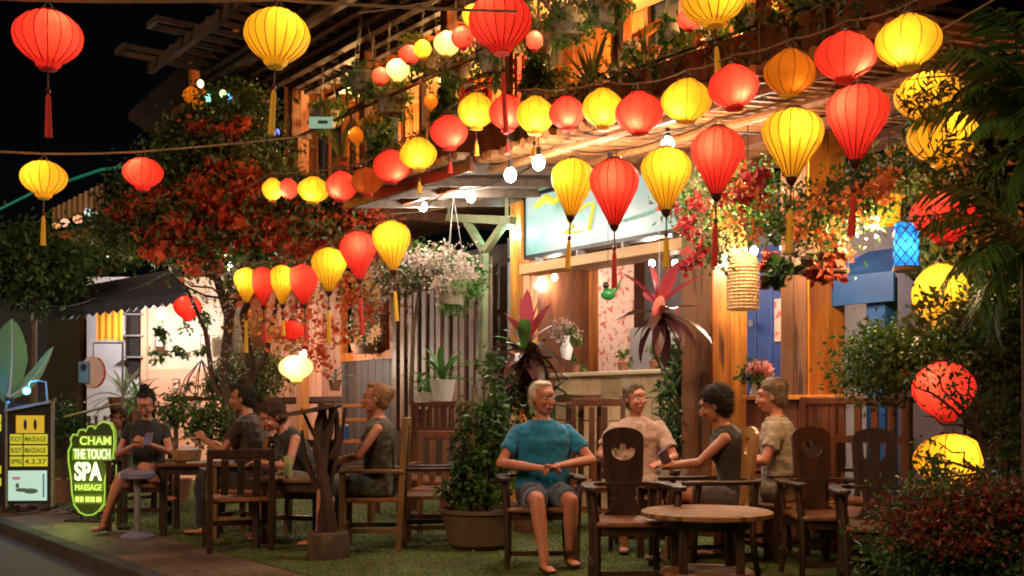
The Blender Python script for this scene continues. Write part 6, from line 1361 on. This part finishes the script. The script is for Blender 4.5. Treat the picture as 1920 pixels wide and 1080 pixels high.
# orchid hanging in front of the knotty column
p = FW(1510, 505, -1.0); t = thing('hanging_orchid', 'rusty-red orchid on a dark bar before the knotty column', 'hanging plant', p)
part('bar', MB().tube([FW(1440, 512, -1.0), FW(1590, 508, -1.0)], .022, 7), bark, t, True); foliage(t, leafmat('rust_petal', [(.45, .06, .03), (.3, .05, .03), (.5, .15, .06)], .6, .4), [(*kk(1450, 500, -1.0, 25, 20, 40), 110), (*kk(1550, 500, -1.0, 45, 30, 28), 200)], .07, 'flowers', aspect=.7, seed=120)
foliage(t, g_dark, [(*kk(1450, 495, -1.0, 30, 20, 45), 140), (*kk(1500, 500, -1, 60, 30, 20), 120)], .09, 'leaves', seed=121); part('hanger', MB().tube([(0, 0, 0), (0, 0, .8)], .004, 4), steel_grey, t)
p = FW(1505, 470, -1.1); t = thing('shell_mobile', 'pale hanging shell cluster above the rusty orchid', 'ornament', p)
foliage(t, leafmat('shell', [(.5, .4, .36), (.36, .28, .26)], .5, .2), [(p, (.13, .1, .09), 170)], .07, 'shells', aspect=.8, seed=122); part('line', MB().tube([(0, 0, 0), (0, 0, .7)], .004, 4), steel_grey, t)
# dark dracaena edge right of the hanging cordyline / behind smiling man
t = thing('dark_dracaena', 'dark narrow-leaved shrub between the stone wall and the broad column', 'plant', gp(1268, 10.6)); q = gp(1268, 10.6)
part('stem', MB().tube([(0, 0, 0), (.03, 0, 1.9)], [.03, .015], 7), bark, t); foliage(t, g_dark, [(*wr(1262, 740, 10.6, 26, 26, 100), 650), (*wr(1250, 640, 10.6, 22, 22, 50), 150)], .10, 'leaves', aspect=.28, seed=123, droop=.6)
# fine hedge / bush at right over the rail bench, and the tree with bare twigs before the lanterns
t = thing('right_bush', 'dense small-leaved bush at right, over the red-brown bench', 'bush', gp(1760, 8.6))
Yr = 7.7
wood_tree(t, [([gp(1840, Yr), W(1835, 820, Yr), W(1810, 700, Yr)], .05, .03)]); twigs(t, W(1825, 760, Yr), [W(x, y, Yr) for x, y in ((1650, 700), (1700, 640), (1760, 600), (1850, 620), (1900, 660), (1640, 660))], .02, bark, 12, jit=.1)
RB = [(1650, 690, 70, 55), (1740, 665, 70, 50), (1820, 640, 70, 55), (1890, 680, 60, 80), (1900, 780, 50, 90), (1660, 640, 50, 30), (1850, 590, 60, 45)]
foliage(t, g_dark, [(*wr(x, y, Yr, a, 80, b), int(a * b * .45)) for x, y, a, b in RB], .045, 'leaves', seed=130, clump=.9)
foliage(t, g_mid, [(*wr(x, y, Yr - .2, a, 80, b), int(a * b * .22)) for x, y, a, b in RB], .042, 'leaves', seed=131, clump=.9)
foliage(t, g_olive, [(*wr(x, y, 6.7, 30, 30, 26), 45) for x, y in ((1745, 560), (1790, 590), (1730, 600))], .06, 'leaves', seed=132, clump=.9)
Yt = 6.6
t = thing('twiggy_tree', 'small tree with bare forked twigs before the low red and yellow lanterns', 'tree', gp(1862, Yt))
wood_tree(t, [([gp(1865, Yt), W(1862, 920, Yt), W(1850, 860, Yt), W(1830, 800, Yt)], .028, .018)])
tw_ = [(1700, 700), (1740, 690), (1780, 700), (1820, 690), (1730, 780), (1800, 740), (1880, 720), (1905, 780), (1760, 830)]
twigs(t, W(1832, 805, Yt), [W(x, y, Yt + .1 * math.sin(x)) for x, y in tw_[:6]], .012, bark, 13, 5, .035); twigs(t, W(1855, 880, Yt), [W(x, y, Yt) for x, y in tw_[6:]] + [W(1715, 850, Yt), W(1735, 890, Yt), W(1905, 860, Yt)], .011, bark, 14, 5, .035)
foliage(t, g_dark, [(*wr(x, y, Yt, 40, 40, 34), n_) for x, y, n_ in ((1745, 700, 70), (1800, 690, 80), (1770, 740, 70), (1730, 860, 60), (1790, 880, 70), (1880, 740, 160), (1895, 830, 130), (1760, 900, 120))], .042, 'leaves', seed=133, clump=1)
# red-leaved shrub, front right
Yf = 5.9
t = thing('red_shrub', 'low red-leaved flowering shrub filling the bottom right corner', 'shrub', gp(1820, Yf))
for k in range(9): part('branch', MB().tube([gp(1815, Yf), W(1720 + k * 25, 1030, Yf), W(1690 + k * 30, 930 + 12 * (k % 3), Yf)], [.014, .01, .005], 6), bark, t, True)
SB = [(1740, 980, 80, 60), (1830, 960, 90, 60), (1900, 960, 60, 60), (1790, 1040, 120, 60), (1890, 1050, 80, 60), (1700, 1040, 50, 40)]
foliage(t, g_dark, [(*wr(x, y, Yf + .1, a, 110, b), int(a * b * .42)) for x, y, a, b in SB], .038, 'leaves', seed=140, clump=.9)
foliage(t, leafmat('dull_red_leaf', [(.14, .015, .012), (.26, .03, .02), (.07, .025, .012), (.24, .07, .03), (.10, .05, .02)], .5, .35), [(*wr(x, y - 14, Yf, a, 110, b * .7), int(a * b * .36)) for x, y, a, b in SB[:3]] + [(*wr(1780, 1010, Yf - .2, 90, 80, 30), 700)], .027, 'flowers', aspect=.7, seed=141, clump=.7)
t = thing('iron_fence', 'low dark iron fence behind the red shrub at the right edge', 'fence', gp(1890, 7.6))
for z in (1.0, .55): part('rail', MB().box((0, 0, z), (.7, .025, .03)), black_m, t)
for k in range(7): part('bar', MB().box((-.3 + k * .1, 0, .56), (.016, .016, 1.1)), black_m, t)
# palm at the upper right
t = thing('palm', 'dark green palm with drooping fronds at the upper right edge', 'palm', gp(1960, 6.1))
q = W(1965, 250, 6.1); part('trunk', MB().tube([gp(1965, 6.1), W(1960, 600, 6.1), q], [.10, .08, .06], 12), bark, t, True)
palm_g = leafmat('palm_leaf', [(.05, .15, .03), (.09, .22, .05), (.04, .10, .02)], .35, .4)
def frond(t, base, az, el, L, seed, mat=g_dark, lw=.05, name='frond', drop=1.0):
    rng = random.Random(seed); P = [Vector(base)]; e = el; st = L / 12; vs = MB(); d = None
    for i in range(12):
        d = Vector((math.cos(az) * math.cos(e), math.sin(az) * math.cos(e), math.sin(e))); P.append(P[-1] + d * st); e -= (.05 + .03 * i) * drop * .6
    o = MB(); o.tube(P, [.014 * (1 - i / 14) for i in range(13)], 5)
    for i in range(1, 12):
        for k in (0, .5):
            a = P[i].lerp(P[min(i + 1, 12)], k); dd = (P[min(i + 1, 12)] - P[i - 1]).normalized(); s_ = dd.cross(Vector((0, 0, 1))).normalized()
            ll = L * .34 * math.sin(math.pi * (i + k + 1) / 13.6) ** .6
            for sg in (-1, 1):
                dr = (s_ * sg * .8 + dd * .65 + Vector((0, 0, -.25 - rng.random() * .35))).normalized(); tip = a + dr * ll * rng.uniform(.85, 1.1) + Vector((0, 0, -ll * .15)); m_ = a.lerp(tip, .45) + Vector((0, 0, ll * .06)); w_ = dd * lw * .5
                o.add([a - w_ * .4, a + w_ * .4, m_ + w_, tip, m_ - w_], [(0, 1, 2, 4), (4, 2, 3)])
    part(name, o, mat, t, True, smooth=40)
for i, (az, el, L) in enumerate(((R(185), R(52), .62), (R(200), R(20), .6), (R(170), R(70), .8), (R(215), R(50), .8), (R(160), R(-15), .62), (R(190), R(-40), .6), (R(240), R(20), .8), (R(150), R(40), .8), (R(210), R(75), .9), (R(265), R(45), .9))): frond(t, q, az, el, L, i, (palm_g, g_mid)[i % 3 == 0], .032)
t = thing('fern_palm', 'lower fan-leaved palm with yellow-green fronds before the wide red lantern', 'palm', gp(1960, 5.7)); q = W(1930, 470, 5.7)
part('trunk', MB().tube([gp(1940, 5.7), W(1935, 700, 5.7), q], [.06, .05, .04], 10), bark, t, True)
for i, (az, el, L) in enumerate(((R(188), R(38), .68), (R(176), R(5), .55), (R(200), R(-25), .6), (R(170), R(60), .7), (R(215), R(10), .6), (R(185), R(-45), .6), (R(250), R(25), .7))): frond(t, q, az, el, L, 20 + i, (g_olive, palm_g, g_mid)[i % 3], .022, drop=1.1)
# banana plant at left
t = thing('banana_plant', 'banana plant with one broad upright leaf at the left edge', 'plant', gp(15, 13))
bl = leafmat('banana_leaf', [(.14, .30, .12), (.22, .40, .18)], .35, .4); q = W(18, 745, 13)
part('stem', MB().tube([gp(15, 13), q], [.07, .05], 9), g_mid, t, True)
def bleaf(b, tip, wd, side, bend):
    b, tip = Vector(b), Vector(tip); N = 14; d = (tip - b); s_ = Vector(side).normalized(); vs = []; rng = random.Random(int(tip.z * 100))
    for i in range(N + 1):
        s = i / N; c = b + d * s + Vector(bend) * math.sin(math.pi * s); w = wd * (max(0, math.sin(math.pi * (s * .92 + .06))) ** .7) * (1 if s < .99 else .1); f = Vector((0, -w * .35, 0))
        vs += [c + s_ * w * rng.uniform(.93, 1) + f, c + s_ * w * .5 + f * .3, c, c - s_ * w * .5 + f * .3, c - s_ * w * rng.uniform(.93, 1) + f]
    fs = [(i * 5 + j, i * 5 + j + 1, i * 5 + j + 6, i * 5 + j + 5) for i in range(N) for j in range(4)]
    o = part('leaf', MB().add(vs, fs), bl, t, True, smooth=60); part('midrib', MB().tube([b + d * (i / 8) + Vector(bend) * math.sin(math.pi * i / 8) + Vector((0, -.004, 0)) for i in range(9)], [.016 - .0015 * i for i in range(9)], 5), leafmat('midrib', [(.3, .4, .2)]), o, True)
bleaf(q, W(22, 598, 13), .20, (1, .3, .05), (.02, 0, 0)); bleaf(q, W(100, 650, 13), .09, (-.5, .2, .8), (.02, 0, -.08)); bleaf(q + Vector((0, 0, -.05)), W(-40, 650, 13), .14, (.6, .2, .6), (0, 0, .1)); bleaf(q, W(-30, 720, 13), .10, (.1, .3, .9), (0, 0, .12))
# stones at the foot of the signs
for k, (x, y) in enumerate(((60, 946), (84, 950), (40, 951), (232, 985))):
    t = part('stone', MB().ell((0, 0, 0), (.07, .05, .035), seg=9, rings=6), kerb_m); t.location = G0(x, y + 8) + Vector((0, 0, .02)); tag(t, ['grey stone under the middle of the tall sign board', 'grey stone at the right foot of the tall sign board', 'grey stone at the left foot of the tall sign board', 'dark stone left of the pedestal stool'][k], 'stone', 'loose stones on the turf')

t = thing('leafy_vine', 'narrow-leaved vine trailing over the upper right yellow lanterns', 'vine', W(1880, 120, 6.3))
twigs(t, W(1890, 130, 6.3), [W(1700, 150, 6.2), W(1740, 240, 6.2), W(1800, 300, 6.2), W(1700, 60, 6.4)], .008, twig, 21, 5, .04)
foliage(t, g_olive, [(*wr(x, y, 6.15, a, 30, b), c) for x, y, a, b, c in ((1725, 185, 50, 34, 95), (1775, 165, 40, 30, 60), (1800, 265, 46, 42, 110), (1750, 110, 34, 26, 50), (1800, 400, 46, 30, 110), (1740, 420, 30, 26, 50))], .075, 'leaves', aspect=.22, seed=150, clump=1)
foliage(t, g_dark, [(*wr(x, y, 6.2, a, 30, b), c) for x, y, a, b, c in ((1800, 210, 60, 60, 30), (1840, 330, 50, 60, 90), (1860, 120, 50, 50, 90))], .10, 'leaves', aspect=.2, seed=151, clump=1)

# more green and bloom along the upper floor
up = [(680, 150, -1.5, 55, 'g'), (860, 130, -1.3, 50, 'w'), (975, 30, -1.6, 50, 'g'), (1130, 20, -1.6, 60, 'y'), (1175, 100, -.9, 34, 'w'), (1260, 60, -1.0, 46, 'g'), (1420, 40, -1.2, 50, 'y'), (1500, 20, -1.3, 46, 'g'), (610, 220, -1.0, 50, 'g'), (700, 250, -1.2, 40, 'y')]
nm = {'g': 'leafy green hanging basket', 'w': 'white-flowered hanging basket', 'y': 'yellow-flowered hanging basket'}
ps = ['over the left balcony room', 'left of the huge red lantern top', 'touching the huge red lantern', 'above the spiky yucca pair', 'beside the slanted orange board', 'left of the cropped yellow lantern', 'right of the cropped yellow lantern', 'where the sloping balcony beam meets the top edge', 'beside the rust post', 'low between the left cone tree and the room']
yp = leafmat('yellow_petal', [(.6, .42, .06), (.5, .3, .05), (.4, .36, .1)], .6, .5)
for i, (x, y, n, w, k) in enumerate(up): basket(x, y, n, nm[k] + ' ' + ps[i], w, {'g': None, 'w': petal_white, 'y': yp}[k], 200 + i * 3, 6)
t = thing('balcony_hedge', 'untidy strip of potted greenery along the balcony edge', 'plants', B(-2, -1.2, deck_z)); part('trough', MB().bb(-9, 3.2, -1.33, -1.12, deck_z + .1, deck_z + .26), terracotta, t, True)
foliage(t, g_olive, [(B(u, -1.22, deck_z + .36), (.28, .12, .13), 30 + (i * 37) % 40) for i, u in enumerate(np.arange(-9, 3.2, .42))], .08, 'leaves', aspect=.35, seed=170, clump=.8, droop=-.2)
foliage(t, g_dark, [(B(u, -1.25, deck_z + .28), (.25, .12, .12), 34) for i, u in enumerate(np.arange(-8.8, 3.2, .6))], .07, 'leaves', aspect=.5, seed=171, clump=.8, droop=.6)
foliage(t, bract, [(B(u, -1.3, deck_z + .36), (.2, .1, .12), 26) for i, u in enumerate(np.arange(-8.5, 3, 1.3))], .05, 'flowers', aspect=.9, seed=172, clump=.5)
# fallen petals and leaves on turf and paving
rg = np.random.default_rng(9); n = 900; U = -14 + 15 * rg.random(n); Nn = -5.0 + 3.6 * rg.random(n)
me = leaves([((0, 0, 0), .001, n)], .045, aspect=.8, seed=9); co = np.empty(n * 12); me.vertices.foreach_get('co', co); co = co.reshape(n, 4, 3); co -= co.mean(1, keepdims=True); co[:, :, 2] *= .25
co += np.stack([1.92 + .6 * U + .8 * Nn, 10.5 - .8 * U + .6 * Nn, np.where(Nn > -4.3, .036, .012)], 1)[:, None, :]
me.vertices.foreach_set('co', co.ravel()); me.materials.append(leafmat('fallen_petal', [(.3, .05, .02), (.22, .13, .04), (.12, .1, .03)], .7, .3))
o = bpy.data.objects.new('fallen_leaves', me); link(o); o['kind'] = 'stuff'; o['label'] = 'fallen red and brown leaves scattered on turf and paving'; o['category'] = 'leaves'
# garland, frames and small things of the corner shop
t = thing('leaf_garland', 'dark leafy garland strung before the cream wall at left', 'garland', W(340, 662, 16.5)); gp_ = [W(290, 668, 16.5), W(320, 658, 16.5), W(345, 664, 16.5), W(372, 656, 16.5)]
part('string', MB().tube(gp_, .01, 5), twig, t, True); foliage(t, g_dark, [(p, (.14, .08, .07), 70) for p in gp_] + [(W(300, 625, 16.5), (.13, .1, .14), 120), (W(365, 600, 16.5), (.2, .1, .2), 130)], .08, 'leaves', seed=175)
t = thing('wire_plant_cage', 'wire cage planter standing before the salmon wall', 'planter', W(375, 745, 15.8)); k = 15.8 / FPX
for a in range(0, 360, 40): part('wire', MB().tube([(.30 * math.cos(R(a)), .3 * math.sin(R(a)), 0), (.2 * math.cos(R(a)), .2 * math.sin(R(a)), .28), (.02, 0, .55)], .008, 4), steel_dark, t)
part('tray', MB().lathe([(.3, -.05), (.34, 0), (.3, .0)], 20), terracotta, t); foliage(t, g_olive, [(W(375, 725, 15.8), (.25, .2, .2), 160)], .09, 'leaves', aspect=.3, seed=176)
for i, (x, y, w_, h_) in enumerate(((300, 640, 16, 24), (385, 640, 18, 26), (330, 720, 14, 20))):
    t = thing('framed_picture', ['small dark framed picture on the cream wall beneath the white bulb', 'framed picture on the cream wall behind the bougainvillea trunk', 'small framed notice on the salmon wall'][i], 'picture', W(x, y, 18.0)); k = 18 / FPX
    part('frame', MB().box((0, 0, 0), (w_ * k, .04, h_ * k)), wood_red, t, bevel=.01); part('print', MB().box((0, -.024, 0), (w_ * k * .75, .006, h_ * k * .78)), pinkp, t)

t = thing('back_creeper', 'olive and rust creeper mass above the blue awning', 'creeper', W(1700, 350, 8.8)); twigs(t, W(1700, 400, 8.8), [W(1620, 330, 8.8), W(1700, 290, 8.8), W(1790, 330, 8.8)], .012, twig, 31)
foliage(t, g_olive, [(*wr(1700, 340, 8.8, 80, 40, 60), 900), (*wr(1790, 370, 8.8, 50, 40, 60), 450)], .06, 'leaves', seed=180, clump=.9)
foliage(t, leafmat('rust_leaf', [(.4, .12, .03), (.3, .16, .05), (.45, .2, .06)], .6, .4), [(*wr(1690, 330, 8.6, 80, 40, 55), 220)], .05, 'flowers', seed=181, clump=.6)

t = thing('fascia_vine', 'leafy vine with small flowers trailing over the sloping balcony beam', 'vine', B(1, -1.5, deck_z)); rg3 = random.Random(8)
for k in range(16):
    u = -1.2 + k * .28 + rg3.uniform(-.08, .08); L = rg3.uniform(.15, .42); part('stem', MB().tube([B(u, -1.46, deck_z + .3), B(u + .03, -1.53, deck_z + .2), B(u + .05, -1.54, deck_z + .24 - L)], .005, 5), twig, t, True)
    foliage(t, (g_mid, g_olive)[k % 2], [(B(u + .03, -1.54, deck_z + .24 - L * .5), (.10, .05, L * .62), 46), (B(u, -1.50, deck_z + .30), (.16, .08, .08), 34)], .055, 'leaves', seed=300 + k, clump=.9, droop=.8)
    if k % 3 == 0: foliage(t, (bract, yp, petal_white)[(k // 3) % 3], [(B(u + .03, -1.56, deck_z + .26), (.12, .05, .09), 30)], .04, 'flowers', aspect=.9, seed=330 + k)
t = [o for o in bpy.data.objects if o.name == 'bougainvillea'][0]
foliage(t, g_olive, [(*wr(x, y, Yb - .5, a, 60, b), n_) for x, y, a, b, n_ in ((330, 400, 90, 60, 330), (480, 400, 120, 60, 420), (620, 440, 90, 45, 300), (420, 300, 90, 50, 300), (570, 500, 110, 40, 240))], .10, 'leaves', seed=205, clump=.7)
foliage(t, bract, [(*wr(x, y, Yb - .55, a, 60, b), n_) for x, y, a, b, n_ in ((340, 455, 80, 40, 130), (430, 400, 90, 50, 130), (560, 430, 110, 45, 160), (690, 450, 60, 40, 70), (390, 350, 70, 40, 80))], .10, 'flowers', aspect=.9, seed=206, clump=.4)
twigs(t, W(420, 560, Yb - .3), [W(x, y, Yb - .4) for x, y in ((300, 520), (250, 470), (330, 430), (520, 520), (600, 540), (480, 470))], .016, bark, 207, 5, .12)

t = thing('garden_thicket', 'deep green and rust thicket behind the palm at the right edge', 'shrubs', gp(1880, 9.0)); twigs(t, gp(1880, 9.0), [W(x, y, 9.0) for x, y in ((1800, 300), (1870, 200), (1900, 420), (1760, 520))], .03, bark, 41)
TB = [(1800, 300, 70, 80), (1880, 240, 80, 100), (1890, 430, 70, 100), (1800, 480, 60, 70), (1780, 190, 60, 60), (1880, 100, 70, 60), (1900, 580, 50, 60)]
foliage(t, g_dark, [(*wr(x, y, 9.0, a, 50, b), int(a * b * .30)) for x, y, a, b in TB], .075, 'leaves', seed=400, clump=.9)
foliage(t, g_olive, [(*wr(x, y, 8.9, a, 50, b), int(a * b * .12)) for x, y, a, b in TB], .075, 'leaves', seed=401, clump=.9)
foliage(t, leafmat('rust_leaf', []), [(*wr(x, y, 8.7, a, 40, b), int(a * b * .03)) for x, y, a, b in TB[:4]], .06, 'flowers', seed=402, clump=.6)

# ================================================================== SMALL SIGNS, CABLES AND TRIM
t = thing('pink_wall_sign', 'faded pink sign with a dark rim under the dim crimson lantern', 'sign', W(487, 198, 14.6)); k = 14.6 / FPX
part('panel', MB().box((0, 0, 0), (50 * k, .04, 24 * k)), pmat('faded_pink', (.4, .16, .10), (.28, .10, .07), 5, bump=.1, emit=((1, .4, .25), .10)), t); part('rim', MB().box((0, -.01, 13 * k), (54 * k, .06, 2.5 * k)).box((0, -.01, -13 * k), (54 * k, .06, 2.5 * k)), wood_dark, t)
for i in range(6): part('print_mark', MB().box(((-18 + i * 7) * k, -.024, 2 * k), (4 * k, .006, 6 * k)), wood_red, t)
t = thing('green_lit_sign', 'small pale green lit sign right of the rust post', 'sign', W(602, 230, 13.4)); k = 13.4 / FPX
part('panel', MB().box((0, 0, 0), (44 * k, .05, 20 * k)), glowmat('pale_green_light', (.4, .7, .5), .4), t); part('print_mark', MB().box((4 * k, -.03, 0), (18 * k, .006, 6 * k)), pmat('dark_green_ink', (.03, .1, .06), bump=0), t)
part('hanger', MB().tube([(0, 0, 10 * k), (0, 0, 40 * k)], .006), steel_dark, t)
def cable(pts, label, r=.006):
    t = thing('electric_cable', label, 'cable', pts[0], group='thin black cables'); P = []
    for a, b in zip(pts, pts[1:]):
        for i in range(8): s = i / 8; P.append(a.lerp(b, s) + Vector((0, 0, -.10 * 4 * s * (1 - s))))
    P.append(pts[-1]); part('wire', MB().tube(P, r, 5), black_m, t, True)
cable([W(567, 60, 14), W(760, 120, 12.5), W(980, 150, 10)], 'slack black cable from the rust post to the balcony')
cable([FW(690, 410, -2.0), FW(842, 355, -1.6), FW(1030, 290, -1.5)], 'black cable along the eaves joining the white bulbs')
cable([W(1010, 230, 9.2), W(1300, 235, 8.4), W(1700, 210, 6.7)], 'thin cable above the big drop lanterns')
cable([W(40, 765, 13.0) + Vector((0, 0, 1.3)), W(175, 560, 14), W(360, 480, 15)], 'cable looping to the dark awning at left')
# exposed knee braces between column heads and roof, drain pipe, meter box
t = thing('drain_pipe', 'grey drain pipe beside the bamboo screen', 'pipe', B(-3.66, .35, 0)); part('pipe', MB().tube([B(-3.62, .3, 0), B(-3.62, .3, 3.3)], .045, 10), steel_grey, t, True)
for z in (.8, 2.0, 3.0): part('clip', MB().tube([B(-3.62, .3, z), B(-3.62, .3, z + .05)], .055, 10), steel_dark, t, True)
# glass jars and frames on the stone wall, cushions on the front seats
for i, (px, lb) in enumerate(((1080, 'small clay pot on the stone wall coping, left one'), (1168, 'small clay pot on the stone wall coping, middle one'), (1228, 'small clay pot on the stone wall coping by the dark dracaena'))):
    q = FW(px, 0, .85); q.z = zt_wall; t = thing('clay_pot', lb, 'pot', q, group='clay pots on the stone wall'); part('pot', MB().lathe([(.05, 0), (.07, .09), (.075, .10), (.06, .095)], 14), terracotta, t)
    foliage(t, g_mid, [(q + Vector((0, 0, .15)), (.10, .09, .10), 60)], .06, 'leaves', seed=190 + i)
